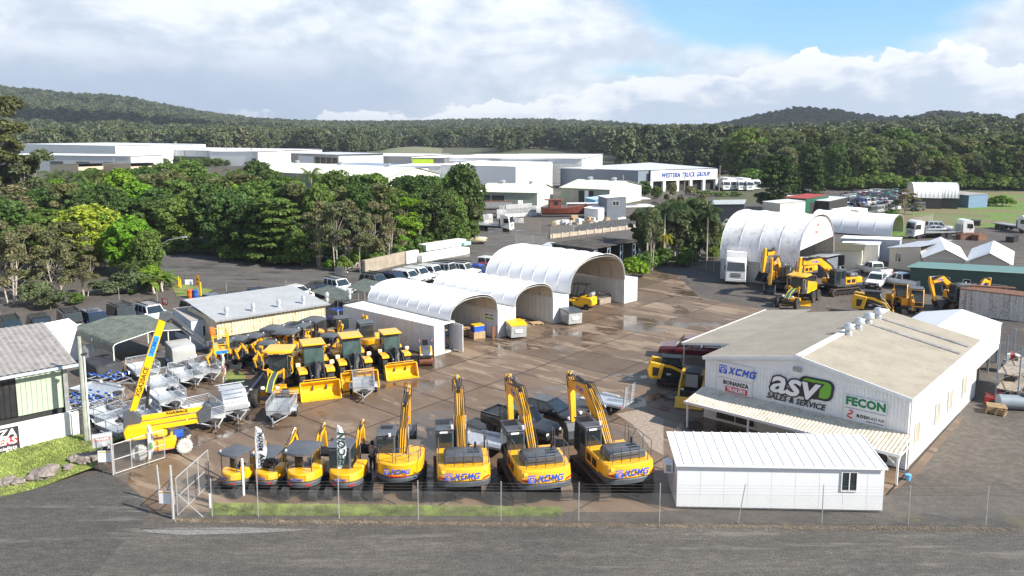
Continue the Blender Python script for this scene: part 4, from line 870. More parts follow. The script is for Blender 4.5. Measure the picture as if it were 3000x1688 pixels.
t, L = boxhouse('portable_house', 'white and grey portable building with flat white roof behind the yellow machines', 'house', ('R6', 1125, 322), ('R6', 1590, 352), 2.9, 3.2, M('blue_white_cladding', (.42, .46, .52), .6), w_roof, wins=())
boxhouse('portable_house', 'cream portable building with white overhanging roof left of the tan one', 'house', ('R6', 1130, 372), ('R6', 1420, 390), 2.7, 3.2, hw2, w_roof, over=.2)
t, L = boxhouse('portable_house', 'yellowish flat-roofed portable building with dark double door', 'house', ('R6', 870, 410), ('R6', 1290, 435), 2.6, 7, cream_w, M('olive_roof', (.12, .11, .07), .6), over=.25)
MB().box(L * .45, L * .68, -.06, -.01, 0, 2.1).build('double_door', black, t)
boxhouse('small_cabin', 'small grey cabin with sloping white roof in front of the big stained dome', 'cabin', ('R6', 868, 470), ('R6', 1010, 488), 2.5, 3, M('slate_cladding', (.2, .2, .2)), M('light_roof', (.62, .63, .63), .5), over=.3)
# rusty-topped white container wall at the right
a, c = g('R6', 2070, 720, 2.6), g('R6', 2660, 790, 2.6); d = (c - a).to_2d()
t = thing('rusty_container', 'white corrugated container with rusty streaks near the green portable house', 'container', a.xy, math.atan2(d.y, d.x))
rw = M('rust_streaked_white', (.62, .60, .57), .6, var=.05, dirt=(.22, .10, .06), da=.9, streak=True, dsc=1.0)
MB().ribs((0, 0, 0), (d.length, 0, 0), (0, 0, 2.55), (0, -1, 0), .42, .09).build('front_wall', rw, t); MB().box(0, .1, .1, 2.4, 0, 2.55).build('end_wall', rw, t)
MB().box(-.05, d.length, -.12, 2.4, 2.56, 2.64).build('roof', rust, t)
# white shed right behind the dealership
a, c, e = g('R5', 640, 142, 3.3), g('R5', 895, 98, 4.0), g('R5', 1100, 170, 3.3)
ws = thing('white_shed', 'white ribbed gable shed tucked behind the dealership shed', 'shed', (31.2, 57.2), GA)
P0 = lambda p: ((p - Vector((31.2, 57.2, 0))).to_2d())
ux = Vector((math.cos(GA), math.sin(GA))); uy = Vector((-ux.y, ux.x))
ca, cc, ce = [(P0(p).dot(ux), P0(p).dot(uy)) for p in (a, c, e)]
xm_, yb = cc[0], cc[1]; x0w, x1w = min(ca[0], -1), ce[0]; y0w = -1.0 if 0 else -0.2
MB().ribs((xm_, y0w, 4.0), (0, yb - y0w, 0), (x1w - xm_, 0, -.7), (.2, 0, 1), .45, .04, 'rib').build('roof', w_roof, ws)
MB().ribs((xm_, y0w, 4.0), (0, yb - y0w, 0), (x0w - xm_, 0, -.7), (-.2, 0, 1), .45, .04, 'rib').build('roof', w_roof, ws)
MB().box(x1w - .15, x1w - .05, y0w + 1.5, yb - .2, 1.3, 3.2).build('side_wall', white_metal, ws); MB().box(x0w + .2, x1w - .2, yb - .25, yb - .15, 0, 3.2).build('back_wall', white_metal, ws)
for k in range(4): MB().box(x1w - .25, x1w - .1, y0w + .3 + k * (yb - y0w - .6) / 3, y0w + .42 + k * (yb - y0w - .6) / 3, 0, 3.25).build('post', galv_d, ws)
# two mossy lean-tos between the cream shed and the containers
for k, (q_, lb) in enumerate((((('R7', 15, 445), ('R7', 230, 515), ('R7', 385, 462), ('R7', 165, 405)), 'nearer'), ((('R7', 300, 420), ('R7', 500, 465), ('R7', 620, 400), ('R7', 430, 350)), 'farther'))):
    pts = [g(*p, 2.9 - (.25 if i in (1, 2) else 0)) for i, p in enumerate(q_)]; o = pts[0]
    t = thing('lean_to', lb + ' mossy green carport roof behind the cream shed', 'carport', o.xy, 0, 'mossy carports behind the cream shed'); L_ = [p - Vector((o.x, o.y, 0)) for p in pts]
    MB().ribs(L_[0], L_[3] - L_[0], L_[1] - L_[0], (0, 0, 1), .35, .05, 'wave').build('roof', _M['mossy_roof'], t)
    for p in L_: MB().cyl((p.x, p.y, 0), (p.x, p.y, p.z - .05), .06, n=6).build('post', galv_d, t)
# ================================================================== TREES
import numpy as np
def leafmat(name, col, var=.35, tr=.3, sc=.5, tint=None):
    m = bpy.data.materials.new(name); m.use_nodes = True; N = NT(m.node_tree); N.n.clear()
    co = N.new('ShaderNodeTexCoord').outputs['Object']; oi = N.new('ShaderNodeObjectInfo').outputs['Random']
    geo = N.new('ShaderNodeNewGeometry').outputs['Random Per Island']
    f = N.math('ADD', N.math('MULTIPLY', N.noise(co, sc, 3, .6), .7), N.math('MULTIPLY', geo, .3))
    c = N.mix(N.step(f, .3, .7), tuple(v * (1 - var) for v in col), tuple(v * (1 + var) for v in col))
    if tint: c = N.mix(N.step(N.noise(co, sc * 1.7, 4, .6), .5, .64, 0, .85), c, tint)
    hs = N.new('ShaderNodeHueSaturation'); N.put(hs.inputs['Color'], c)
    N.put(hs.inputs['Value'], N.math('ADD', .78, N.math('MULTIPLY', oi, .44))); N.put(hs.inputs['Hue'], N.math('ADD', .485, N.math('MULTIPLY', N.math('FRACT', N.math('MULTIPLY', oi, 7.3)), .03)))
    d = N.new('ShaderNodeBsdfPrincipled'); N.l.new(hs.outputs[0], d.inputs[0]); d.inputs['Roughness'].default_value = .6; d.inputs['Specular IOR Level'].default_value = .25
    t = N.new('ShaderNodeBsdfTranslucent'); N.l.new(N.mix(1, hs.outputs[0], (1.3, 1.3, .5), 'MULTIPLY'), t.inputs[0])
    s = N.new('ShaderNodeMixShader'); s.inputs[0].default_value = tr; N.l.new(d.outputs[0], s.inputs[1]); N.l.new(t.outputs[0], s.inputs[2])
    o = N.new('ShaderNodeOutputMaterial'); N.l.new(s.outputs[0], o.inputs[0]); return m
L_dark = leafmat('dark_leaves', (.068, .118, .028)); L_mid = leafmat('mid_green_leaves', (.115, .18, .036)); L_bright = leafmat('bright_green_leaves', (.16, .28, .02))
L_yel = leafmat('yellow_green_leaves', (.28, .31, .03), tint=(.12, .2, .03)); L_olive = leafmat('olive_leaves', (.125, .14, .052)); L_gum = leafmat('grey_brown_leaves', (.155, .15, .075), .4)
L_gumg = leafmat('grey_green_leaves', (.12, .145, .068), .4); L_far = leafmat('forest_leaves', (.098, .122, .052), .4, .15, .06); L_far2 = leafmat('forest_leaves_pale', (.135, .152, .078), .35, .15, .06); L_far3 = leafmat('forest_leaves_dark', (.066, .090, .044), .35, .1, .06)
L_pine = leafmat('pine_needles', (.036, .068, .018), .4); L_palm = leafmat('palm_fronds', (.085, .12, .03), .4); L_pyel = leafmat('golden_fronds', (.36, .30, .02), .3); L_shr = leafmat('grey_shrub_leaves', (.115, .145, .07), .35)
L_ban = leafmat('banana_leaves', (.13, .24, .03), .25, .35, tint=(.34, .30, .06)); bark = M('bark', (.20, .165, .13), .9, var=.3, sc=3); bark_p = M('pale_bark', (.42, .37, .31), .85, var=.25, sc=2)
def leaf_quads(C, Rr, n, size, rs, up=.35, zs=.8, shell=.55, asp=1.7, droop=0.0):
    """C clump centres (k,3), Rr radii (k,), n leaves per clump -> verts, faces"""
    k = len(C); d = rs.normal(size=(k, n, 3)); d /= np.linalg.norm(d, axis=2, keepdims=True); d[:, :, 2] = np.where(d[:, :, 2] < -.35, -d[:, :, 2], d[:, :, 2])
    rad = (shell + (1 - shell) * rs.random((k, n, 1)) ** .5) * Rr[:, None, None]; p = C[:, None, :] + d * rad * np.array([1, 1, zs])
    nn = d * .7 + rs.normal(size=(k, n, 3)) * .55; nn[:, :, 2] += up; nn /= np.linalg.norm(nn, axis=2, keepdims=True)
    r = rs.normal(size=(k, n, 3)); r[:, :, 2] -= droop; t1 = np.cross(nn, r); t1 /= np.linalg.norm(t1, axis=2, keepdims=True) + 1e-9; t2 = np.cross(nn, t1)
    s = size * (.6 + .8 * rs.random((k, n, 1))); a = t1 * s * .5; b = t2 * s * .5 * asp
    v = np.stack([p - a - b, p + a - b * .6, p + a * .7 + b, p - a + b * .6], axis=2).reshape(-1, 3); m = len(v) // 4
    return v, np.arange(m * 4).reshape(m, 4)
def np_obj(name, v, f, mat, parent=None):
    me = bpy.data.meshes.new(name); me.vertices.add(len(v)); me.vertices.foreach_set('co', v.astype(np.float32).ravel()); n = f.shape[1]
    me.loops.add(f.size); me.loops.foreach_set('vertex_index', f.astype(np.int32).ravel()); me.polygons.add(len(f))
    me.polygons.foreach_set('loop_start', np.arange(0, f.size, n, dtype=np.int32)); me.update(calc_edges=True); me.materials.append(mat)
    o = bpy.data.objects.new(name, me)
    if parent is not False:
        COL.objects.link(o)
        if parent: o.parent = parent; KIDS.setdefault(parent.as_pointer(), []).append(o)
    return o
def clumps(kind_, H_, W_, rs):
    """clump centres and radii for one crown"""
    C = []; Rr = []
    if kind_ == 'round':
        n = 46; c0 = .30
        for i in range(n):
            t = (i + .5) / n; z = -1 + 2 * t; ph = i * 2.4 + rs.random() * .8; rr_ = math.sqrt(max(0, 1 - z * z)) * (.62 + .36 * rs.random())
            C.append((math.cos(ph) * rr_ * W_ * .42, math.sin(ph) * rr_ * W_ * .42, H_ * (.52 + .41 * z))); Rr.append(W_ * (.11 + .09 * rs.random()))
    elif kind_ == 'tall':
        for i in range(40):
            t = rs.random() ** .8; z = H_ * (.12 + .82 * t); w = W_ * .40 * math.sin(math.pi * (.18 + .74 * t)) ** .6; ph = rs.random() * 6.28; q = .45 + .55 * rs.random()
            C.append((math.cos(ph) * w * q, math.sin(ph) * w * q, z)); Rr.append(W_ * (.10 + .08 * rs.random()))
    elif kind_ == 'gum':
        for i in range(22):
            ph = rs.random() * 6.28; t = rs.random(); z = H_ * (.30 + .66 * t); w = W_ * (.16 + .30 * rs.random()) * (1.1 - .45 * t)
            C.append((math.cos(ph) * w, math.sin(ph) * w, z)); Rr.append(W_ * (.085 + .085 * rs.random()))
    elif kind_ == 'layer':
        for i in range(7):
            z = H_ * (.16 + .13 * i); w = W_ * .46 * (1 - .085 * i) * (.85 + .2 * rs.random()); m = 9 if i < 6 else 5
            for j in range(m): ph = 6.28 * j / m + i * .5; q = .75 + .3 * rs.random(); C.append((math.cos(ph) * w * q, math.sin(ph) * w * q, z + rs.normal() * H_ * .03)); Rr.append(W_ * .13)
            C.append((0, 0, z)); Rr.append(W_ * .2)
    elif kind_ == 'bush':
        for i in range(18):
            ph = rs.random() * 6.28; q = rs.random() ** .5; C.append((math.cos(ph) * W_ * .36 * q, math.sin(ph) * W_ * .36 * q, H_ * (.22 + .58 * rs.random() * (1 - .5 * q)))); Rr.append(W_ * (.13 + .08 * rs.random()))
    elif kind_ == 'pine':
        for i in range(70):
            t = rs.random(); z = H_ * (.16 + .80 * t); w = W_ * .46 * min(1, (1.04 - t) ** .55 * (.5 + t * .9)); ph = rs.random() * 6.28; q = .5 + .5 * rs.random()
            C.append((math.cos(ph) * w * q, math.sin(ph) * w * q, z)); Rr.append(W_ * (.08 + .05 * rs.random()))
    return np.array(C), np.array(Rr)
def make_tree(name, form, leaf, H_=10, W_=7, n=170, size=.27, seed=1, bk=bark, trunk=.2, stems=1, zs=.75, **kw):
    """prototype tree: trunk and limbs, then the crown"""
    rs = np.random.RandomState(seed); r = random.Random(seed); t = bpy.data.objects.new(name, None); COL.objects.link(t); t.empty_display_size = .3
    C, Rr = clumps(form, H_, W_, rs); m = MB()
    for s_ in range(stems):
        bx, by = (r.uniform(-.06, .06) * W_, r.uniform(-.06, .06) * W_) if stems > 1 else (0, 0)
        top = Vector((bx * 2.5 + r.uniform(-.05, .05) * W_, by * 2.5 + r.uniform(-.05, .05) * W_, H_ * (.72 if stems == 1 else .8))); rr_ = trunk / (1 if stems == 1 else 1.6)
        p0 = Vector((bx, by, -.2)); mid = p0.lerp(top, .5) + Vector((r.uniform(-.2, .2), r.uniform(-.2, .2), 0)); m.cyl(p0, mid, rr_, rr_ * .7, 7); m.cyl(mid, top, rr_ * .7, rr_ * .25, 7)
        for c in (C[rs.permutation(len(C))[:9]]):
            c = Vector(c); f = r.uniform(.3, .8); q = p0.lerp(top, min(.95, f * c.z / H_ + .1)); k = q.lerp(c, .5) + Vector((0, 0, H_ * .02)); m.cyl(q, k, rr_ * .35, rr_ * .22, 5); m.cyl(k, c, rr_ * .22, rr_ * .08, 5)
    m.build('trunk', bk, t, smooth=True)
    v, f = leaf_quads(C, Rr, n, size, rs, zs=zs, **kw); np_obj('crown', v, f, leaf, t)
    return t
def frond_mesh(m, base, az_, L, droop, rise, w, nseg=9, leaflets=True):
    d = Vector((math.cos(az_), math.sin(az_), 0)); side = Vector((-d.y, d.x, 0)); pts = []
    for i in range(nseg + 1):
        t = i / nseg; pts.append(base + d * L * (t - .18 * droop * t * t) + Vector((0, 0, L * (rise * t - droop * t * t))))
    for i in range(nseg):
        a, b = pts[i], pts[i + 1]
        if not leaflets: ww = w * math.sin(math.pi * (i + .5) / nseg * .9 + .25); m.add([a - side * ww, a, a + side * ww, b + side * ww, b, b - side * ww], [(0, 1, 4, 5), (1, 2, 3, 4)]); continue
        for k in range(2):
            p = a.lerp(b, k / 2)
            for s_ in (-1, 1):
                l_ = w * (1 - .55 * abs(2 * (i / nseg) - .8)); e = p + side * s_ * l_ * .8 + d * l_ * .35 + Vector((0, 0, -l_ * .55)); q = a.lerp(b, (k + .75) / 2)
                m.add([p, q, e], [(0, 1, 2)])
def make_palm(name, leaf, H_=7, L=2.8, n=16, seed=1, w=.8, trunk=.14, droop=.75, banana=False, stems=1):
    r = random.Random(seed); t = bpy.data.objects.new(name, None); COL.objects.link(t); mt = MB(); mc = MB()
    for s_ in range(stems):
        bx, by = (r.uniform(-1, 1), r.uniform(-1, 1)) if stems > 1 else (0, 0); h = H_ * r.uniform(.7, 1) if stems > 1 else H_; top = Vector((bx * 1.4, by * 1.4, h))
        mt.cyl((bx, by, -.2), Vector((bx * 1.2, by * 1.2, h * .55)), trunk * 1.2, trunk, 7); mt.cyl(Vector((bx * 1.2, by * 1.2, h * .55)), top, trunk, trunk * .8, 7)
        for k in range(n): frond_mesh(mc, top, 6.28 * k / n + r.uniform(-.3, .3), L * r.uniform(.8, 1.15), droop * r.uniform(.6, 1.3), r.uniform(.15, 1.0), w, leaflets=not banana)
    mt.build('trunk', bark_p, t, smooth=True); mc.build('crown', leaf, t); return t
PT = {}
for i, (k, form, leaf, kw) in enumerate((
    ('dark', 'round', L_dark, dict(H_=10, W_=8)), ('dark2', 'round', L_dark, dict(H_=11, W_=7, size=.3)), ('mid', 'round', L_mid, dict(H_=10, W_=8)), ('mid2', 'tall', L_mid, dict(H_=11, W_=6.5, n=190)),
    ('bright', 'round', L_bright, dict(H_=9, W_=7)), ('layer', 'layer', L_mid, dict(H_=12, W_=10, n=130, zs=.28, size=.32, up=.9)), ('yel', 'round', L_yel, dict(H_=9, W_=9, n=170)),
    ('olive', 'tall', L_olive, dict(H_=10, W_=6.5, n=180)), ('gum', 'gum', L_gum, dict(H_=11, W_=8, n=300, size=.2, bk=bark_p, stems=3, shell=.2)), ('gum2', 'gum', L_gumg, dict(H_=12, W_=8, n=300, size=.21, bk=bark_p, stems=2, shell=.2)),
    ('tallgum', 'gum', L_olive, dict(H_=16, W_=9, n=320, size=.27, bk=bark_p, stems=1, shell=.25, trunk=.3)), ('pillar', 'tall', L_bright, dict(H_=11, W_=4, n=170)), ('pine', 'pine', L_pine, dict(H_=14, W_=10, n=130, size=.27, shell=.15)),
    ('bush', 'bush', L_shr, dict(H_=3.5, W_=4.5, n=170, size=.16, stems=3, trunk=.08)), ('bushg', 'bush', L_mid, dict(H_=3.5, W_=4.5, n=120, size=.22, stems=2, trunk=.08)), ('bushb', 'bush', L_bright, dict(H_=3.5, W_=4.5, n=150, size=.22, stems=2, trunk=.08)),
    ('weep', 'tall', L_gumg, dict(H_=9, W_=6, n=150, size=.26, droop=2.5, asp=3.2, bk=bark_p, stems=3)))):
    PT[k] = make_tree('tree', form, leaf, seed=20 + i, **{**dict(H_=10), **kw}); PT[k]['h0'] = kw.get('H_', 10); PT[k]['w0'] = kw.get('W_', 7)
PT['palm'] = make_palm('palm_tree', L_palm, 7, 3.2, 18, 3, .9); PT['gpalm'] = make_palm('palm_tree', L_pyel, 4.5, 2.8, 16, 4, .8); PT['banana'] = make_palm('banana_plant', L_ban, 1.8, 2.3, 9, 5, .34, .12, .8, True, 3)
PT['queen'] = make_palm('palm_tree', L_pine, 7.5, 3.6, 20, 8, 1.1, .16, 1.0)
for k, h, w in (('palm', 8, 6), ('gpalm', 5.5, 5), ('banana', 3.4, 5), ('queen', 8.5, 7)): PT[k]['h0'] = h; PT[k]['w0'] = w
KN = dict(dark='dark green broad-leaved tree', dark2='dark green tree', mid='mid green rounded tree', mid2='tall mid green tree', bright='bright green tree', layer='bright green tiered tree', yel='yellow-green tree', olive='olive green tree',
          gum='sparse grey-brown gum tree', gum2='sparse grey-green gum tree', tallgum='tall open-crowned gum tree', pillar='narrow bright green tree', pine='dense dark pine tree', bush='grey-green shrub', bushg='green shrub', bushb='bright green shrub', weep='drooping grey-green tree', palm='green feathery palm', gpalm='golden-leaved palm', banana='clump of banana plants', queen='dark feathery palm')
NM = dict(tallgum='gum_tree', gum='gum_tree', gum2='gum_tree', pine='pine_tree', palm='palm_tree', gpalm='palm_tree', queen='palm_tree', banana='banana_plant', bush='shrub', bushg='shrub', bushb='shrub')
ORD = ['first', 'second', 'third', 'fourth', 'fifth', 'sixth', 'seventh', 'eighth', 'ninth', 'tenth', 'eleventh', 'twelfth', 'thirteenth', 'fourteenth', 'fifteenth', 'sixteenth', 'seventeenth', 'eighteenth', 'nineteenth', 'twentieth']
for w1, w2 in (('twenty', 'twentieth'), ('thirty', 'thirtieth'), ('forty', 'fortieth'), ('fifty', 'fiftieth'), ('sixty', 'sixtieth'), ('seventy', 'seventieth'), ('eighty', 'eightieth'), ('ninety', 'ninetieth')):
    ORD += ([w2] if w1 != 'twenty' else []) + [w1 + '-' + o for o in ORD[:9]]
_used = set()
def plant(k, x, y, h, w, label, group, cat='tree', z=0.0):
    """one tree h high and w wide"""
    nm = NM.get(k, 'tree'); o = PT[k]
    if k in _used: o = dup(o, (x, y, z)); o.name = nm
    else: _used.add(k); o.name = nm
    o.location = (x, y, z); o.rotation_euler[2] = rnd.uniform(0, 6.28); s = h / PT[k]['h0']; q = w / PT[k]['w0']; o.scale = (q, q, s)
    tag(o, label, {'bush': 'shrub', 'bushg': 'shrub', 'bushb': 'shrub', 'banana': 'banana plant'}.get(k, cat), group); return o
def tree_row(rows, group, where, jitter=0.0):
    """rows of (key, reg, x, ybase, ytop, wpx); ordered labels per row"""
    n = {}
    for k, rg, x, yb, yt, wpx in sorted(rows, key=lambda q: q[2]):
        p = g(rg, x, yb); h = ht(rg, x, yt, p.y + .5); w = wpx / RG[rg][2] * p.y / 2365
        n[k] = n.get(k, 0) + 1; plant(k, p.x, p.y, h, w, KN[k] + ', ' + ORD[n[k] - 1] + ' from the left ' + where, group, z=terrain(p.x, p.y))
# ---- left foreground belt behind the parked off-roaders
tree_row([('gum', 'D', 30, 765, 560, 150), ('bush', 'D', 88, 770, 690, 95), ('gum', 'D', 150, 755, 585, 120), ('gum', 'D', 215, 745, 620, 90), ('bush', 'D', 275, 738, 690, 110), ('bush', 'D', 130, 778, 715, 90), ('bush', 'D', 330, 735, 660, 90), ('olive', 'D', 75, 720, 560, 130),
          ('bushg', 'D', 190, 765, 728, 50), ('bushb', 'D', 205, 757, 738, 26), ('bushb', 'D', 335, 738, 722, 30), ('olive', 'D', 165, 700, 555, 130), ('palm', 'D', 335, 735, 655, 80), ('banana', 'D', 412, 735, 672, 120), ('banana', 'D', 392, 722, 665, 90), ('bush', 'D', 365, 728, 680, 70),
          ('gpalm', 'D', 258, 672, 570, 120), ('palm', 'D', 45, 700, 585, 110), ('yel', 'D', 225, 672, 518, 200), ('bright', 'D', 330, 690, 545, 130), ('mid', 'D', 375, 700, 580, 80), ('mid2', 'D', 120, 680, 520, 120), ('dark', 'D', 20, 690, 500, 150), ('gum', 'D', 40, 650, 470, 200), ('bushb', 'D', 380, 715, 655, 60)],
         'trees along the left yard fence', 'beside the left fence')
tree_row([('tallgum', 'D', 15, 600, 236, 210), ('gum2', 'D', 70, 600, 380, 170)], 'tall gums at the left edge', 'at the left edge of the view')
# ---- the wooded belt through the middle
belt = [('layer', 'D', 700, 645, 490, 165), ('dark', 'D', 640, 640, 500, 120), ('dark', 'D', 580, 632, 480, 140), ('gum', 'D', 800, 655, 505, 110), ('gum2', 'D', 845, 668, 500, 110), ('gum', 'D', 880, 660, 500, 100), ('gum', 'D', 930, 655, 505, 100), ('gum', 'D', 975, 648, 510, 100), ('mid', 'D', 760, 655, 560, 90), ('gum2', 'D', 905, 664, 540, 80),
        ('bushb', 'D', 830, 665, 640, 40), ('bushb', 'D', 888, 660, 610, 45), ('bushg', 'D', 865, 668, 628, 50), ('bushb', 'D', 905, 655, 590, 50), ('pillar', 'D', 1022, 640, 478, 80), ('pillar', 'D', 1000, 645, 560, 65), ('mid2', 'D', 1055, 632, 500, 90), ('dark2', 'D', 1095, 625, 470, 110), ('mid', 'D', 1130, 618, 480, 110), ('dark', 'D', 1165, 605, 415, 120), ('olive', 'D', 1175, 608, 470, 75), ('mid2', 'D', 1185, 606, 520, 60),
        ('bushg', 'D', 1040, 640, 590, 70), ('bushg', 'D', 1080, 630, 580, 70), ('bushg', 'D', 1120, 622, 575, 70), ('bushg', 'D', 1155, 612, 560, 60), ('gum2', 'D', 1125, 620, 500, 70), ('gum', 'D', 1150, 612, 520, 60), ('bushg', 'D', 945, 655, 610, 60), ('bushg', 'D', 720, 650, 610, 110), ('bushg', 'D', 660, 645, 600, 100)] + [('bushg', 'D', x, 640 - (x < 560) * 8, 588 + (x * 7) % 14, 75) for x in (445, 490, 535, 585, 625, 690, 745, 790, 835, 935, 985)]
belt = [(k, r_, x, yb + (14 if 540 < x < 1000 else 5), yt + (6 if 540 < x < 1000 else 0), w) for k, r_, x, yb, yt, w in belt]
tree_row(belt, 'trees in the wooded belt', 'along the front of the wooded belt')
r2 = random.Random(5); rows = []
for k, (yb, yt, st, x0, x1, ks) in enumerate(((615, 470, 52, 20, 1185, ['dark', 'mid', 'dark2', 'olive', 'gum2', 'dark']), (590, 450, 50, -5, 1190, ['dark', 'mid', 'olive', 'bright', 'dark2', 'mid2']), (566, 436, 48, 10, 1170, ['mid', 'dark', 'mid2', 'olive', 'palm', 'dark', 'bright']), (545, 428, 46, -5, 700, ['dark', 'mid', 'gum2', 'dark2']), (520, 412, 60, 240, 700, ['dark', 'mid2', 'mid']))):
    x = x0
    while x < x1: 
        kk = r2.choice(ks); rows.append((kk, 'D', x + r2.uniform(-12, 12), yb + r2.uniform(-8, 8), yt + r2.uniform(-14, 30) - (12 if 830 < x < 960 else 0), r2.uniform(85, 125) * (.75 if kk == 'palm' else 1))); x += st
tree_row(rows, 'trees in the wooded belt', 'in the depth of the wooded belt')
tree_row([('palm', 'D', x, 560, y, 60) for x, y in ((610, 452), (640, 456), (668, 458), (700, 448), (745, 442), (720, 458))], 'palms in the wooded belt', 'in front of the long pale green shed')
# ---- hedge trees among the middle buildings
tree_row([('dark', 'S3', x, 432, y, 130) for x, y in ((160, 335), (240, 315), (330, 300), (420, 325), (500, 310), (590, 325), (660, 340), (700, 365))] + [('dark2', 'S3', 1540, 500, 370, 130), ('mid', 'S3', 1490, 470, 385, 90), ('mid', 'S3', 1640, 520, 420, 110), ('bushg', 'S3', 2060, 500, 440, 130), ('bushg', 'S3', 2180, 500, 450, 150), ('bushg', 'S3', 2300, 500, 455, 130), ('bushg', 'S3', 1960, 490, 430, 120), ('bushb', 'S3', 2160, 545, 512, 60)],
         'trees among the middle buildings', 'among the middle buildings')
tree_row([('mid', 'S1', x, yb, yt, w) for x, yb, yt, w in ((500, 750, 668, 130), (600, 745, 660, 120), (720, 735, 655, 110), (850, 735, 668, 120), (960, 745, 690, 100), (1240, 760, 680, 110), (1370, 750, 665, 130), (1480, 745, 680, 110), (1560, 740, 675, 100), (1640, 745, 680, 110), (1740, 740, 684, 110), (1920, 752, 710, 50), (1985, 752, 712, 40), (200, 740, 650, 190), (90, 740, 660, 150), (300, 745, 660, 130))], 'trees before the far warehouses', 'before the long white warehouse')
# ---- palms and gums right of the large dome
tree_row([('queen', 'S3', 1560, 1090, 590, 330), ('queen', 'S3', 1700, 1060, 560, 360), ('queen', 'S3', 1850, 1030, 520, 360), ('queen', 'S3', 2000, 1010, 540, 340), ('queen', 'S3', 2060, 1040, 600, 300), ('queen', 'S3', 1630, 1040, 650, 300), ('dark', 'S3', 1600, 1030, 640, 300), ('dark', 'S3', 1900, 1015, 640, 330), ('weep', 'S3', 1820, 1040, 620, 330), ('bushg', 'S3', 1700, 1080, 900, 260), ('bushg', 'S3', 1880, 1075, 900, 240), ('bushg', 'S3', 1560, 1110, 920, 220), ('gum', 'S3', 1780, 1000, 405, 260), ('gum', 'S3', 1930, 1000, 435, 260), ('weep', 'S3', 1960, 1010, 520, 330), ('weep', 'S3', 1700, 1020, 560, 300), ('weep', 'S3', 2060, 1020, 590, 240),
          ('gum2', 'S3', 1600, 1120, 600, 260), ('olive', 'S3', 1480, 1000, 620, 180), ('gpalm', 'S3', 1715, 1060, 790, 130), ('bushg', 'S3', 1970, 1050, 975, 140), ('bushb', 'S3', 2180, 1010, 780, 170), ('bushg', 'S3', 2120, 1030, 880, 140), ('bushb', 'S3', 1445, 1190, 970, 290), ('bushb', 'S3', 1520, 1180, 1050, 150), ('dark', 'S3', 2090, 1000, 680, 220), ('bushg', 'S3', 1860, 1090, 1000, 140)],
         'palms and gums right of the large dome', 'between the large dome and the stained one')
tree_row([('pine', 'S4', 590, 935, 470, 480), ('pine', 'S4', 880, 912, 495, 350), ('pine', 'S4', 730, 915, 600, 200), ('weep', 'S4', 930, 935, 760, 120)], 'large pines behind the stained dome', 'behind the very large stained shelter')
tree_row([('gum', 'S4', 1640, 940, 745, 210), ('bushg', 'S4', 1530, 960, 890, 120), ('bushb', 'S4', 2400, 880, 775, 200), ('bushg', 'S4', 2060, 870, 790, 90), ('bush', 'S4', 1440, 985, 930, 120), ('bushg', 'S4', 2290, 880, 820, 130)], 'shrubs by the car yard', 'around the car yard and field')
# ---- edge of the forest on the right and behind the truck workshop: each tree by itself
r3 = random.Random(9); rows = []; x = 1100
for k, (yb, hh, st, x0, x1) in enumerate(((748, 5.5, 70, 1080, 2700), (730, 6.0, 70, 400, 2700), (742, 11.5, 85, 1080, 2700), (722, 13.5, 80, 380, 2700), (705, 14.5, 78, 330, 2700), (690, 16, 85, 300, 2700))):
    x = x0
    while x < x1:
        yb_ = yb - (0 if x > 1000 else 12 * (1000 - x) / 700) + r3.uniform(-5, 5); p = g('S4', x, yb_); kk = 'bushg' if hh < 7 else r3.choice(['gum2', 'olive', 'gum2', 'dark2', 'tallgum', 'mid', 'weep', 'gum2', 'dark'])
        h = hh * r3.uniform(.85, 1.2); rows.append((kk, p, h, h * (1.7 if hh < 7 else r3.uniform(.62, .9)))); x += st * r3.uniform(.8, 1.2)
n = {}
for kk, p, h, w in sorted(rows, key=lambda q: q[1].x / q[1].y):
    n[kk] = n.get(kk, 0) + 1; plant(kk, p.x, p.y, h, w, KN[kk] + ', ' + ORD[n[kk] - 1] + ' from the left at the forest edge', 'trees at the forest edge', z=terrain(p.x, p.y))
for k, o in list(PT.items()):
    if k not in _used:
        for c in KIDS.pop(o.as_pointer(), []): bpy.data.objects.remove(c)
        bpy.data.objects.remove(o)

# ---- the forest on the hills: uncountable, one scattered mass
protos = bpy.data.collections.new('forest_prototypes')
for i, (leaf, form, nn_) in enumerate(((L_far, 'round', 26), (L_far2, 'gum', 50), (L_far3, 'round', 26), (L_far, 'gum', 50), (L_far2, 'round', 26), (L_far3, 'tall', 26))):
    rs = np.random.RandomState(90 + i); C, Rr = clumps(form, 14, 9.5, rs); v, f = leaf_quads(C, Rr, nn_, .8, rs, zs=.7, up=.5); o = np_obj('crown', v, f, leaf, False)
    m = MB().cyl((0, 0, 0), (0.3, 0, 9), .28, .12, 5); n0 = len(o.data.vertices); protos.objects.link(o)
rf_ = random.Random(3); pts = []
def dens(a, r, y):
    if a < 8.0 and r < 640 + 60 * math.sin(a * .7): return 0
    if a >= 8.0 and r < 330 - (30 if a > 15 else -50): return 0
    if -8 < a < -.5 and 560 < r < 760 and False: return 0
    return 1
r_ = 290.0
while r_ < 3400:
    sp = 6.5 + r_ * .0034; a_ = -50.0
    while a_ < 50:
        a = a_ + rf_.uniform(-.5, .5) * math.degrees(sp / r_); rr_ = r_ + rf_.uniform(-.5, .5) * sp; x, y = math.sin(R(a)) * rr_, math.cos(R(a)) * rr_
        if dens(a, rr_, y) and mnoise.noise(Vector((x / 70, y / 70, 5))) > -.42 and not (-110 < x < -10 and 560 < y < 760): pts.append((x, y, terrain(x, y) - .6))
        a_ += math.degrees(sp / r_)
    r_ += sp * 1.02
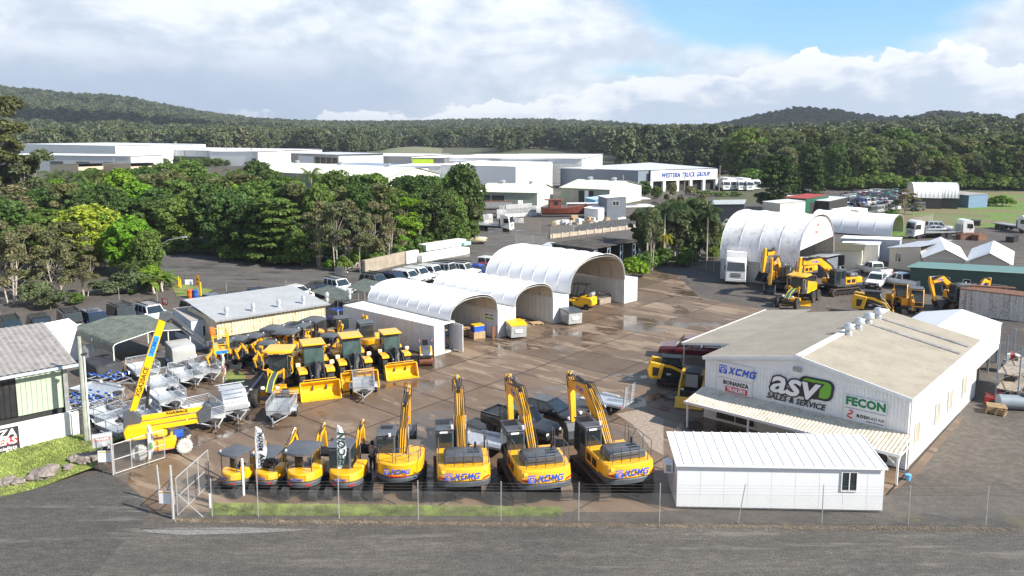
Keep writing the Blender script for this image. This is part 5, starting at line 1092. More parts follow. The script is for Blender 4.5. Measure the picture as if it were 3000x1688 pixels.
me = bpy.data.meshes.new('forest'); me.from_pydata(pts, [], []); n = len(pts)
for nm, typ, vals in (('tscale', 'FLOAT', [rf_.uniform(.55, 1.5) for _ in pts]), ('trot', 'FLOAT', [rf_.uniform(0, 6.28) for _ in pts]), ('tidx', 'INT', [int(min(5, max(0, 3 + 2.2 * mnoise.noise(Vector((p[0] / 150, p[1] / 150, 9))) * 2 + rf_.uniform(-2, 2)))) for p in pts])):
    a = me.attributes.new(nm, typ, 'POINT'); a.data.foreach_set('value', vals)
fo = kind(bpy.data.objects.new('forest', me), 'stuff'); COL.objects.link(fo)
ng = bpy.data.node_groups.new('scatter', 'GeometryNodeTree'); ng.interface.new_socket('Geometry', in_out='INPUT', socket_type='NodeSocketGeometry'); ng.interface.new_socket('Geometry', in_out='OUTPUT', socket_type='NodeSocketGeometry')
gi, go = ng.nodes.new('NodeGroupInput'), ng.nodes.new('NodeGroupOutput'); ci = ng.nodes.new('GeometryNodeCollectionInfo'); ci.inputs['Collection'].default_value = protos; ci.inputs['Separate Children'].default_value = True; ci.inputs['Reset Children'].default_value = True
ip = ng.nodes.new('GeometryNodeInstanceOnPoints'); ip.inputs['Pick Instance'].default_value = True; LK = ng.links.new
def attr(nm, dt): a = ng.nodes.new('GeometryNodeInputNamedAttribute'); a.data_type = dt; a.inputs[0].default_value = nm; return a.outputs[0]
cr = ng.nodes.new('ShaderNodeCombineXYZ'); LK(attr('trot', 'FLOAT'), cr.inputs[2]); LK(gi.outputs[0], ip.inputs['Points']); LK(ci.outputs[0], ip.inputs['Instance']); LK(attr('tidx', 'INT'), ip.inputs['Instance Index'])
LK(cr.outputs[0], ip.inputs['Rotation']); LK(attr('tscale', 'FLOAT'), ip.inputs['Scale']); LK(ip.outputs[0], go.inputs[0]); fo.modifiers.new('scatter', 'NODES').node_group = ng
# ================================================================== MACHINES (local +Y is forwards, origin on the ground)
def off(pts, hs):
    """closed outline of a bent beam in the y-z plane: centre line pts, depths hs"""
    n = len(pts); up, dn = [], []
    for i, (y, z) in enumerate(pts):
        a = Vector(pts[max(i - 1, 0)]); b = Vector(pts[min(i + 1, n - 1)]); d = (b - a).normalized(); nx = Vector((-d.y, d.x)) * hs[i] / 2
        up.append((y + nx.x, z + nx.y)); dn.append((y - nx.x, z - nx.y))
    return up + dn[::-1]
def beam(m, pts, hs, w, x=0.0): return m.prism(off(pts, hs), x - w / 2, x + w / 2, 'x')
def cylr(par, a, b, r, x, f=.55, name='hydraulic_cylinder', mat=None):
    """hydraulic cylinder in the y-z plane from a to b"""
    a, b = Vector((x, *a)), Vector((x, *b)); c = a.lerp(b, f); o = MB().cyl(a, c, r, n=8).build(name, mat or dgrey, par, smooth=True)
    MB().cyl(c, b, r * .55, n=6).build('rod', chrome, o, smooth=True); return o
def wheel(par, x, y, r, w, rim=None, tyre=rubber, name='wheel', lugs=0, rr=.58, side=1):
    k = 18; o = MB().lathe([(r * rr, -w * .42), (r * .86, -w / 2), (r * .97, -w * .4), (r, -w * .2), (r, w * .2), (r * .97, w * .4), (r * .86, w / 2), (r * rr, w * .42)], (0, 0, 0), 'x', k)
    if lugs:
        for i in range(lugs):
            a = 6.283 * i / lugs
            for s_ in (-1, 1): a2 = a + (.5 * 6.283 / lugs if s_ > 0 else 0); o.bar((s_ * w * .03, math.sin(a2) * r, math.cos(a2) * r), (s_ * w * .47, math.sin(a2 + .12) * r * .98, math.cos(a2 + .12) * r * .98), r * .09, r * .07, (0, math.sin(a2), math.cos(a2)))
    t = o.build('wheel' if name == 'wheel' else name, tyre, par, (x, y, r), smooth=True, ang_=50)
    MB().lathe([(.02, -w * .2), (r * rr * .9, -w * .25), (r * rr, -w * .43), (r * rr * 1.02, w * .43), (r * rr * .9, w * .25), (r * .2, w * .18), (r * .16, w * .36), (.02, w * .36)], (0, 0, 0), 'x', 14).build('rim', rim or galv, t, smooth=True)
    return t
def track(par, x, L, h, w, mat, shoes=0, name='track'):
    r = h / 2; n = 8; prof = []
    for i in range(n + 1): a = math.pi * i / n - math.pi / 2; prof.append((L / 2 - r + math.cos(a) * r, r + math.sin(a) * r * 1))
    for i in range(n + 1): a = math.pi * i / n + math.pi / 2; prof.append((-L / 2 + r + math.cos(a) * r, r + math.sin(a) * r))
    inner = [((y) * .94, r + (z - r) * .74) for y, z in prof]; m = MB(); k = len(prof)
    for s_ in (-1, 1):
        pass
    rings = [[(x - w / 2, y, z) for y, z in prof], [(x + w / 2, y, z) for y, z in prof], [(x + w / 2, y, z) for y, z in inner], [(x - w / 2, y, z) for y, z in inner], [(x - w / 2, y, z) for y, z in prof]]
    m.loft(rings, cap=False)
    if shoes:
        P_ = 0; seg = [(Vector(prof[i]), Vector(prof[(i + 1) % k])) for i in range(k)]; tot = sum((b - a).length for a, b in seg); step_ = tot / shoes; acc = 0; nxt = 0
        for a, b in seg:
            l = (b - a).length
            while nxt < acc + l - 1e-6:
                p = a.lerp(b, (nxt - acc) / l); d = (b - a).normalized(); nn = Vector((d.y, -d.x)); q = p + nn * .02
                m.bar((x - w / 2 - .01, q.x, q.y), (x + w / 2 + .01, q.x, q.y), .05 if h > .7 else .035, .045 if h > .7 else .03, (0, nn.x, nn.y)); nxt += step_
            acc += l
    t = m.build(name, mat, par)
    f = MB().box(x - w * .32, x + w * .32, -L / 2 + r * .9, L / 2 - r * .9, h * .28, h * .68)
    for i in range(6): y = -L / 2 + r + (L - 2 * r) * i / 5; f.cyl((x - w * .42, y, h * .24), (x + w * .42, y, h * .24), h * .13, n=8)
    for y in (-L / 2 + r, L / 2 - r): f.cyl((x - w * .36, y, r), (x + w * .36, y, r), r * .72, n=12)
    f.build('track_frame', black, t); return t
def rail(par, pts, r=.022, name='handrail', mat=None): return MB().tube(pts, r, 5).build(name, mat or dgrey, par)
def cab(par, x0, x1, y0, y1, z0, z1, frame=dgrey, glass_=gl, slope=.12, name='cab', waist=.38, roof=None, grid=False):
    """cab shell with corner posts and panes set a little proud of the frame"""
    H_ = z1 - z0; zw = z0 + H_ * waist; t = .07; yt = y1 - slope
    q = [(y0, z0), (y1, z0), (y1 + .04, zw), (yt, z1), (y0 + .03, z1)]
    c = MB().prism(q, x0, x1, 'x').build(name, frame, par, bev=.05)
    g_ = MB().add([(x0 + t, y1 + .052, zw), (x1 - t, y1 + .052, zw), (x1 - t, yt + .035, z1 - .1), (x0 + t, yt + .035, z1 - .1)], [(0, 1, 2, 3)]).build('windscreen', glass_, c)
    MB().add([(x1 - t, y1 + .01, z0 + .12), (x0 + t, y1 + .01, z0 + .12), (x0 + t, y1 + .052, zw - .05), (x1 - t, y1 + .052, zw - .05)], [(0, 1, 2, 3)]).build('window', glass_, c)
    MB().box(x0 + t * 1.4, x1 - t * 1.4, y0 - .012, y0 - .004, zw + .02, z1 - .14).build('rear_window', glass_, c)
    for xs in (x0 - .008, x1 + .008):
        m = y0 + (y1 - y0) * .46
        MB().add([(xs, y0 + .1, zw + .02), (xs, m - .03, zw + .02), (xs, m - .03, z1 - .1), (xs, y0 + .12, z1 - .1)], [(0, 1, 2, 3)]).build('window', glass_, c)
        MB().add([(xs, m + .04, z0 + .14), (xs, y1 - .08, z0 + .14), (xs, y1 - .05, zw), (xs, yt - .06, z1 - .1), (xs, m + .04, z1 - .1)], [(0, 1, 2, 3, 4)]).build('door', glass_, c)
    MB().box(x0 - .04, x1 + .04, y0 - .03, yt + .12, z1 + .002, z1 + .07).build('cab_roof', roof or frame, c, bev=.03)
    return c
def seat(par, x, y, z, mat=black): return MB().box(x - .24, x + .24, y - .25, y + .22, z, z + .12).box(x - .22, x + .22, y - .3, y - .18, z + .1, z + .62).build('seat', mat, par, bev=.04)
def bucket(par, y, z, w, s, mat, ang_=0, teeth=5):
    prof = [(.05, .1), (-.32, .05), (-.55, -.3), (-.5, -.7), (-.15, -.95), (.35, -.95)]; a = R(ang_); f = lambda p: (y + s * (p[0] * math.cos(a) - p[1] * math.sin(a)), z + s * (p[0] * math.sin(a) + p[1] * math.cos(a)))
    o = [f(p) for p in prof]; i_ = [f((p[0] * .9 + .02, p[1] * .93)) for p in prof]; m = MB(); n = len(o)
    vs = [(sx_, *p) for sx_ in (-w / 2, w / 2) for p in o] + [(sx_, *p) for sx_ in (-w / 2 + .03, w / 2 - .03) for p in i_]
    for k in range(n - 1): m.add([vs[k], vs[k + 1], vs[n + k + 1], vs[n + k]], [(0, 1, 2, 3)]); m.add([vs[2 * n + k], vs[3 * n + k], vs[3 * n + k + 1], vs[2 * n + k + 1]], [(0, 1, 2, 3)])
    for sx_ in (-w / 2, w / 2 - .03): m.prism(o, sx_, sx_ + .03, 'x')
    for k in range(teeth): x_ = -w / 2 + w * (k + .5) / teeth; p, q = f((.3, -.95)), f((.55, -.93)); m.bar((x_, *p), (x_, *q), w * .08, .05 * s)
    return m.build('bucket', mat, par)
def excavator(name, label, size, top='cab', loc=(0, 0, 0), rz=0, group='yellow excavators', pose=None, swing=0, rubbert=False, blade=None, paint=yellow, logo=True, bmat=None, up=None, logo_s=None):
    t = thing(name, label, 'excavator', loc, rz, group)
    D_ = dict(big=dict(L=4.2, W=2.98, sw=.6, th=.92, z=1.12, hw=1.36, tail=2.8, cz=2.05, foot=(.35, 1.85)), mid=dict(L=3.6, W=2.5, sw=.5, th=.8, z=.98, hw=1.24, tail=1.55, cz=1.95, foot=(.3, 1.55)), mini=dict(L=2.45, W=1.85, sw=.38, th=.58, z=.72, hw=.90, tail=1.05, cz=1.38, foot=(.8, .95)))[size]
    L, Wd, sw, th, z, hw, tail, cz = (D_[k] for k in ('L', 'W', 'sw', 'th', 'z', 'hw', 'tail', 'cz')); gx = Wd / 2 - sw / 2
    for s_ in (-1, 1): track(t, s_ * gx, L, th, sw, rubber if (size == 'mini' or rubbert) else steel_t, 34 if size != 'mini' else 30)
    MB().box(-gx, gx, -L * .2, L * .2, th * .35, th * .8).cyl((0, 0, th * .7), (0, 0, z), .45 if size == 'mini' else .7, n=14).build('undercarriage', black, t)
    if (blade is None and size == 'mini') or blade: MB().box(-Wd / 2, Wd / 2, L / 2 + .12, L / 2 + .2, .05, .42).box(-.5, -.4, .3, L / 2 + .12, .2, .3).box(.4, .5, .3, L / 2 + .12, .2, .3).build('dozer_blade', black if size != 'mini' else dgrey, t)
    u = t; n = 12
    if size == 'big':
        rear = [(hw, -1.75)] + [(math.cos(a) * hw * 1.0, -1.75 + math.sin(a) * (tail - 1.75)) for a in [-(math.pi * i / n) for i in range(1, n)]] + [(-hw, -1.75)]
        rear = [(hw, -1.5), (hw, -tail + .62), (hw - .13, -tail + .26), (hw - .5, -tail + .08), (0, -tail), (-hw + .5, -tail + .08), (-hw + .13, -tail + .26), (-hw, -tail + .62), (-hw, -1.5)]
        cw_ = MB().prism(rear, z + .28, cz, 'z', tb=[(x * .99, y + (.16 if y < -1.6 else 0)) for x, y in rear]).build('counterweight', paint, u, bev=.06)
        MB().prism([(x * 1.0, y * 1.0) for x, y in rear], z, z + .27, 'z').build('counterweight_skirt', dgrey, u, bev=.03)
        MB().prism([(-hw + .02, -1.5), (hw - .02, -1.5), (hw - .02, 1.1), (.35, 1.45), (-hw + .02, 1.3)], z, z + .16, 'z').build('platform', dgrey, u)
        bl = MB().box(-hw, -.42, -1.5, .12, z + .17, cz).box(.42, hw, -1.5, -.1, z + .17, cz).build('body', paint, u, bev=.04)
        MB().box(.45, hw - .03, -.1, 1.15, z + .17, cz - .32).build('toolbox', paint, u, bev=.03)
        for xs in (-hw - .008, hw + .001): MB().box(xs, xs + .007, -1.3, -.75, z + .35, cz - .18).box(xs, xs + .007, -.6, -.05, z + .35, cz - .18).build('side_grille', black, bl)
        MB().prism([(-1.0, cz), (1.0, cz), (1.0, cz + .3), (.86, cz + .44), (-.86, cz + .44), (-1.0, cz + .3)], -2.05, -.85, 'y').build('engine_hood', dgrey, u, bev=.05)
        for k in range(7): MB().box(.25 + k * .09, .29 + k * .09, -1.75, -1.25, cz + .445, cz + .46).build('hood_louvre', black, u) if k < 6 else None
        MB().box(-.42, .42, -1.5, -.1, z + .17, cz - .1).build('pump_bay', dgrey, u); MB().cyl((.65, -1.1, cz + .4), (.65, -1.1, cz + .75), .06, n=8).build('exhaust', black, u)
        c = cab(u, -hw, -.42, .12, 1.75, z + .17, 3.0, waist=.42)
        for k in range(9): MB().box(-hw + .05 + k * .095, -hw + .1 + k * .095, .85, 1.55, 3.08, 3.11).build('roof_guard', black, c) if k < 8 else None
        MB().box(-hw + .2, -hw + .62, .10, .112, 2.86, 2.96).build('label_plate', decal_w, c); MB().cyl((-.5, .25, 3.07), (-.5, .25, 3.25), .07, n=8).build('beacon', whitep, c)
        zr = cz + .62
        rail(u, [(-.95, -2.35, cz), (-.95, -2.35, zr + .2), (.95, -2.35, zr + .2), (.95, -2.35, cz)]); rail(u, [(-.95, -2.35, zr - .1), (.95, -2.35, zr - .1)]); rail(u, [(0, -2.35, cz), (0, -2.35, zr + .2)]); rail(u, [(-.48, -2.35, cz), (-.48, -2.35, zr + .2)]); rail(u, [(.48, -2.35, cz), (.48, -2.35, zr + .2)])
        rail(u, [(hw - .1, -2.1, cz), (hw - .1, -2.1, zr + .25), (hw - .1, -.4, zr + .25), (hw - .1, -.1, zr - .2), (hw - .1, .4, zr - .2), (hw - .1, .4, z + .2)]); rail(u, [(hw - .1, -1.2, cz), (hw - .1, -1.2, zr + .25)]); rail(u, [(hw - .1, .9, z + .2), (hw - .1, .9, zr + .1), (hw - .1, .5, zr + .1), (hw - .1, .5, z + .2)])
        rail(u, [(-hw + .1, -1.9, cz), (-hw + .1, -1.9, zr + .2), (-hw + .1, -.5, zr + .2), (-hw + .1, -.2, zr - .1), (-hw + .1, -.2, cz)])
        for s_ in (-1, 1): MB().plate([(s_ * (hw - .42), -tail + .10, z + .38), (s_ * (hw - .1), -tail + .32, z + .42), (s_ * (hw - .1), -tail + .34, z + .5), (s_ * (hw - .4), -tail + .11, z + .46)], (0, -.02, 0)).build('tail_light', lens_r, u); MB().box(s_ * 1.02 - .1, s_ * 1.02 + .1, -tail + .235, -tail + .3, cz - .26, cz - .13).build('warning_label', M('label_yellow', (.75, .62, .05)), u)
        if logo: xlogo(u, logo_blue, paint, -.80, z + .60, .38, -tail - .012)
        pose = pose or dict(foot=(.35, 1.8), knee=(3.0, 3.95), tip=(5.6, 3.6), atop=(5.85, 4.25), aend=(5.2, 1.35), ba=-10)
        hb, wb2, ha, wa, r_, bs_ = (.45, .75, .35), .44, (.22, .5, .25), .32, .085, 1.15
    elif size == 'mid':
        rear = [(math.cos(a) * hw, -.35 + math.sin(a) * (tail - .35)) for a in [-(math.pi * i / 14) for i in range(15)]]
        MB().prism(rear, z + .26, cz, 'z').build('counterweight', paint, u, bev=.07); MB().prism([(x * 1.02, -.35 + (y + .35) * 1.03) for x, y in rear], z, z + .25, 'z').build('counterweight_skirt', dgrey, u, bev=.05)
        MB().box(-hw + .02, hw - .02, -.36, 1.2, z, z + .15).build('platform', dgrey, u); MB().box(.3, hw, -.35, 1.1, z + .15, cz - .02).build('body', paint, u, bev=.06); MB().box(-hw, .3, -.35, 0, z + .15, cz - .02).build('body', paint, u, bev=.04)
        c = cab(u, -hw, -.28, .0, 1.6, z + .15, 2.85, waist=.42)
        for k in range(10): MB().box(-hw + .1 + k * .075, -hw + .14 + k * .075, .9, 1.35, 2.93, 2.96).build('roof_guard', black, c) if k < 9 else None
        MB().box(-hw - .002 + .35, -hw + .5, -1.0, -.9, z + .5, z + .6).build('latch', black, u)
        zr = cz + .75
        rail(u, [(-1.05, -.75, cz), (-1.05, -.75, zr), (-.25, -1.35, zr), (-.25, -1.35, cz)]); rail(u, [(-1.05, -.75, zr - .35), (-.25, -1.35, zr - .35)]); rail(u, [(-.1, -1.38, cz), (-.1, -1.38, zr), (.9, -.95, zr), (1.1, -.5, zr), (1.1, -.5, cz)]); rail(u, [(-.1, -1.38, zr - .35), (.9, -.95, zr - .35), (1.1, -.5, zr - .35)]); rail(u, [(.55, -1.2, cz), (.55, -1.2, zr)])
        MB().tube([(-.5, -1.48, z + .33), (-.2, -1.56, z + .33), (.2, -1.56, z + .33), (.5, -1.48, z + .33)], .035).build('tail_light', lens_r, u)
        for s_, q in ((-1, 0), (-1, 1)): MB().plate([(-hw * .93 + q * .14, -.80 - q * .09, cz - .2), (-hw * .93 + q * .14 + .1, -.86 - q * .09, cz - .2), (-hw * .93 + q * .14 + .04, -.84 - q * .09, cz - .55), (-hw * .93 + q * .14 - .06, -.78 - q * .09, cz - .55)], (-.03, -.06, 0)).build('warning_stripe', black, u)
        MB().cyl((-.55, -.1, 2.9), (-.55, -.1, 3.05), .07, n=8).build('beacon', whitep, u)
        if logo: xlogo(u, logo_blue, paint, -.55, z + .6, .29, -tail - .02)
        pose = pose or dict(foot=(.55, 1.5), knee=(2.4, 3.5), tip=(4.1, 3.7), atop=(4.3, 4.25), aend=(4.1, 1.9), ba=-15)
        hb, wb2, ha, wa, r_, bs_ = (.35, .55, .28), .34, (.18, .38, .2), .26, .065, .85
    else:
        rear = [(math.cos(a) * hw, -.15 + math.sin(a) * (tail - .15)) for a in [-(math.pi * i / 12) for i in range(13)]]
        MB().prism(rear, z + .2, cz, 'z').build('counterweight', paint, u, bev=.06); MB().prism([(x * 1.03, -.15 + (y + .15) * 1.04) for x, y in rear], z - .08, z + .19, 'z').build('counterweight_skirt', dgrey, u, bev=.05)
        MB().box(-hw + .02, hw - .02, -.16, .8, z - .02, z + .12).build('platform', dgrey, u); MB().box(.28, hw, -.15, .72, z + .12, cz + .12).build('body', paint, u, bev=.07); MB().box(-hw, .28, -.15, .1, z + .12, cz - .05).build('seat_box', dgrey, u, bev=.05)
        for k in range(4): MB().plate([(.35, -.15 - (tail - .15) * .93 - .01, z + .3 + k * .09), (.72, -.15 - (tail - .15) * .62, z + .32 + k * .09), (.72, -.15 - (tail - .15) * .62, z + .36 + k * .09), (.35, -.15 - (tail - .15) * .93 - .01, z + .34 + k * .09)], (.02, -.02, 0)).build('rear_louvre', M('louvre_pale', (.85, .62, .12)), u)
        if top == 'cab': cab(u, -hw, .25, -.35, .95, z + .1, 2.5, waist=.36)
        elif top == 'cab_yellow': cab(u, -hw, .25, -.35, .95, z + .1, 2.5, frame=paint, waist=.3, roof=dgrey)
        else:
            seat(u, -.3, .1, cz - .05)
            for x_, y_ in ((-hw + .08, -.6), (.55, -.6), (-hw + .06, .72), (.5, .72)): MB().tube([(x_, y_, z + .2), (x_, y_ * 1.0, 2.35)], .032, 6).build('canopy_post', dgrey, u)
            MB().loft([[(x_, y_, z_) for x_, y_ in ((-hw - .05 + s_, -.78 + s_), (-hw * .5, -.95 + s_), (.3, -.95 + s_), (.68 - s_, -.72 + s_), (.68 - s_, .85 - s_), (-hw - .05 + s_, .85 - s_))] for z_, s_ in ((2.34, 0), (2.42, .01), (2.5, .14))]).build('canopy', dgrey, u, smooth=True)
            MB().box(-.5, -.42, .62, .68, z + .1, z + .75).box(.0, .08, .62, .68, z + .1, z + .75).build('control_lever', black, u); MB().cyl((-.75, -.7, 2.4), (-.75, -.7, 2.56), .06, n=8).build('beacon', whitep, u)
        for s_ in (-1, 1): MB().plate([(s_ * .34, -.15 - (tail - .15) * .96 - .02, z + .04), (s_ * .6, -.15 - (tail - .15) * .8 - .03, z + .06), (s_ * .6, -.15 - (tail - .15) * .8 - .03, z + .13), (s_ * .34, -.15 - (tail - .15) * .96 - .02, z + .11)], (0, -.03, 0)).build('tail_light', lens_r, u)
        if logo: xlogo(u, logo_blue, paint, -.34, z + .38, logo_s or .14, -tail - .012)
        MB().box(.05, .3, .7, 1.05, z - .1, z + .3).build('swing_post', dgrey, u)
        pose = pose or dict(foot=(.95, 1.0), knee=(1.75, 2.55), tip=(2.5, 2.75), atop=(2.62, 3.0), aend=(2.75, 1.45), ba=-20)
        hb, wb2, ha, wa, r_, bs_ = (.2, .3, .16), .2, (.12, .22, .12), .15, .04, .52
    xb = {'big': .0, 'mid': .05, 'mini': .18}[size]; p = pose
    vsh = MB(); beam(vsh, [p['foot'], Vector(p['foot']).lerp(Vector(p['knee']), .55) + Vector((-.12, .1)) * (1 if size != 'mini' else .5), p['knee'], p['tip']], [hb[0], hb[1], hb[1], hb[2]], wb2, xb)
    bo = vsh.build('boom', paint, u, bev=.02)
    A_, B_ = Vector(p['atop']), Vector(p['aend']); piv = Vector(p['tip']); mid = A_.lerp(B_, .25).lerp(piv, .5); m = MB(); beam(m, [A_, mid, B_], [ha[0], ha[1], ha[2]], wa, xb); ar = m.build('arm', paint, u, bev=.015)
    for s_ in (-1, 1): cylr(u, (p['foot'][0] + .55 * hb[1] / .55, p['foot'][1] - .35 * hb[1] / .7), Vector(p['foot']).lerp(Vector(p['knee']), .62), r_, xb + s_ * (wb2 / 2 + r_), .6)
    kt = Vector(p['knee']) + Vector((-.1, hb[1] * .75)); cylr(u, Vector(p['knee']).lerp(Vector(p['foot']), .12) + Vector((0, hb[1] * .8)), A_ + Vector((0, .02)), r_ * 1.1, xb, .62, mat=black)
    cylr(u, A_.lerp(B_, .15) + Vector((ha[1] * .9, .0)), A_.lerp(B_, .8) + Vector((ha[1] * .8, 0)), r_ * .8, xb, .6)
    m = MB(); hs_ = (-.62, -.4, -.15, .15, .4, .62) if size == 'big' else (-.55, -.2, .2, .55) if size == 'mid' else (-.5, .5); F_, K_, T_ = Vector(p['foot']), Vector(p['knee']), Vector(p['tip']); upn = lambda a, q, d: a + (Vector((-(q - a).y, (q - a).x)).normalized()) * d
    for h_ in hs_:
        x_ = xb + h_ * wb2; a1_ = upn(F_, K_, hb[0] * .9); a2_ = upn(F_.lerp(K_, .5), K_, hb[1] * .95); a3_ = K_ + Vector((-.05, hb[1] * .66)); a4_ = upn(K_.lerp(T_, .8), T_, hb[2] * .8); a5_ = A_ + Vector((-.3 * hb[1], -.1)); a6_ = A_.lerp(B_, .3) + Vector((-.35 * hb[1], 0))
        m.tube([(x_, F_[0] - .35 * hb[1], F_[1] - .1), (x_, *a1_), (x_, *a2_), (x_, *a3_), (x_, *a4_), (x_, *a5_), (x_, *a6_)], .024 if size != 'mini' else .016, 4)
    m.build('hydraulic_hose', black, bo)
    e = B_; bk_ = bucket(u, e[0], e[1], {'big': 1.15, 'mid': .95, 'mini': .62}[size], bs_, bmat or (dgrey if size != 'mini' else black), p.get('ba', 0)); bk_.location.x = xb
    if size != 'mini': text('XCMG', .36 if size == 'big' else .28, logo_blue, bo, (xb + wb2 / 2 + .004, *(K_.lerp(F_, .25))), (R(90), 0, R(90)), .3, .004, .01)
    if size != 'mini': text('XCMG', .36 if size == 'big' else .28, logo_blue, bo, (xb - wb2 / 2 - .004, *(K_.lerp(T_, .3))), (R(90), 0, R(-90)), .3, .004, .01)
    return t
def put(o, r, x, y, rz, lx=0, ly=0, z=0):
    """stand a thing so that its own point (lx, ly) lands on a survey mark"""
    p = g(r, x, y, z); o.location = (p.x - (lx * math.cos(rz) - ly * math.sin(rz)), p.y - (lx * math.sin(rz) + ly * math.cos(rz)), 0); o.rotation_euler[2] = rz; return o

# ---- front row, backs to the fence
FR = 'excavators lined up with their backs to the front fence'
big = excavator('excavator', 'large yellow excavator left of the other two big ones, boom nearly upright', 'big', group=FR)
put(big, 'R3', 600, 1234, R(6.5), 1.19, -2.1)
b7 = dup(big, (0, 0, 0), 0, 'large yellow excavator in the middle of the three big ones', FR); put(b7, 'R3', 1208, 1240, R(13), 1.19, -2.1); b7.scale = (1.03,) * 3
b8 = dup(big, (0, 0, 0), 0, 'large yellow excavator beside the white site cabin, its boom raised highest', FR); put(b8, 'R3', 1535, 1118, R(17.5), -1.3, -2.65, 1.12); b8.scale = (1.03, 1.03, 1.04)
md = excavator('excavator', 'mid-sized yellow excavator with rounded back and handrails between the minis and the big ones', 'mid', group=FR, rubbert=False)
put(md, 'S7', 2290, 932, R(2), 1.0, -1.8)
m4 = excavator('mini_excavator', 'yellow mini excavator with closed dark cab behind the black-lettered flag', 'mini', 'cab', group=FR); put(m4, 'S7', 1630, 925, R(-4), .73, -1.2)
m3 = excavator('mini_excavator', 'yellow mini excavator with broad grey canopy between the two feather flags', 'mini', 'canopy', group=FR, pose=dict(foot=(.95, 1.0), knee=(1.7, 2.35), tip=(2.4, 2.6), atop=(2.5, 2.85), aend=(2.75, 1.3), ba=-20)); put(m3, 'S7', 1155, 925, R(-6), .73, -1.2)
m2 = excavator('mini_excavator', 'small yellow excavator with open canopy behind the first white flag', 'mini', 'canopy', group=FR, pose=dict(foot=(.95, 1.0), knee=(1.8, 2.0), tip=(2.6, 2.5), atop=(2.8, 2.9), aend=(3.3, 1.3), ba=0)); put(m2, 'S7', 728, 900, R(-14), .73, -1.2); m2.scale = (.84, .84, .86)
m1 = excavator('mini_excavator', 'smallest yellow excavator with round canopy at the left end of the front row', 'mini', 'canopy', group=FR, pose=dict(foot=(.95, .9), knee=(1.6, 1.9), tip=(2.3, 2.2), atop=(2.45, 2.3), aend=(3.0, 1.0), ba=10)); put(m1, 'S7', 292, 925, R(-26), .73, -1.2); m1.scale = (.78, .78, .9)

# ---- rows of minis along the cream shed, facing the road
MR = 'mini excavators parked along the cream shed'
mp = dict(foot=(.95, 1.0), knee=(1.7, 2.0), tip=(2.6, 1.5), atop=(2.75, 1.7), aend=(2.2, .75), ba=-60)
mr = excavator('mini_excavator', 'mini excavator with open grey canopy, first from the left along the cream shed', 'mini', 'canopy', group=MR, pose=mp, logo=False)
def put_top(o, r, x, y, z, rz): p = g(r, x, y, z); o.location = (p.x, p.y, 0); o.rotation_euler[2] = rz
put_top(mr, 'S5', 190, 410, 2.45, R(170)); mr.scale = (.8, .8, .92)
for k, (x, y, rz, sc_) in enumerate(((345, 380, 172, .86), (512, 350, 168, .86), (720, 290, 165, 1), (925, 255, 162, 1), (1155, 212, 160, 1.05))):
    o = dup(mr, (0, 0, 0), 0, 'mini excavator with open grey canopy, ' + ORD[k + 1] + ' from the left along the cream shed', MR); put_top(o, 'S5', x, y, 2.45, R(rz)); o.scale = (sc_, sc_, max(sc_, .93))
for k, (x, y, rz, lb) in enumerate(((660, 425, 175, 'half hidden behind the grader'), (1335, 345, 165, 'between the first and second wheel loaders'), (1545, 310, 160, 'behind the second wheel loader'))):
    o = dup(mr, (0, 0, 0), 0, 'mini excavator with open grey canopy ' + lb, MR); put_top(o, 'S5', x, y, 2.45, R(rz))
mq = excavator('mini_excavator', 'mini excavator with green-tinted glass cab near the corner of the cream shed', 'mini', 'cab', group=MR, pose=dict(foot=(.95, 1.0), knee=(1.8, 2.5), tip=(2.7, 2.3), atop=(2.9, 2.5), aend=(2.7, .9), ba=-40), logo=False); put_top(mq, 'S5', 1425, 175, 2.55, R(-155))
o = dup(mq, (0, 0, 0), 0, 'mini excavator with grey cab beside the long white container', MR); put_top(o, 'S5', 1785, 262, 2.55, R(25)); o.scale = (1.1, 1.1, 1.1)
for k, (x, y, rz) in enumerate(((880, 640, 172), (1010, 560, 168))):
    o = dup(mr, (0, 0, 0), 0, ('larger' if k else 'smaller') + ' excavator with orange boom low between the grader and first loader', MR); p = g('S5', x, y); o.location = (p.x, p.y, 0); o.rotation_euler[2] = R(rz); o.scale = (1.1, 1.1, 1.0)

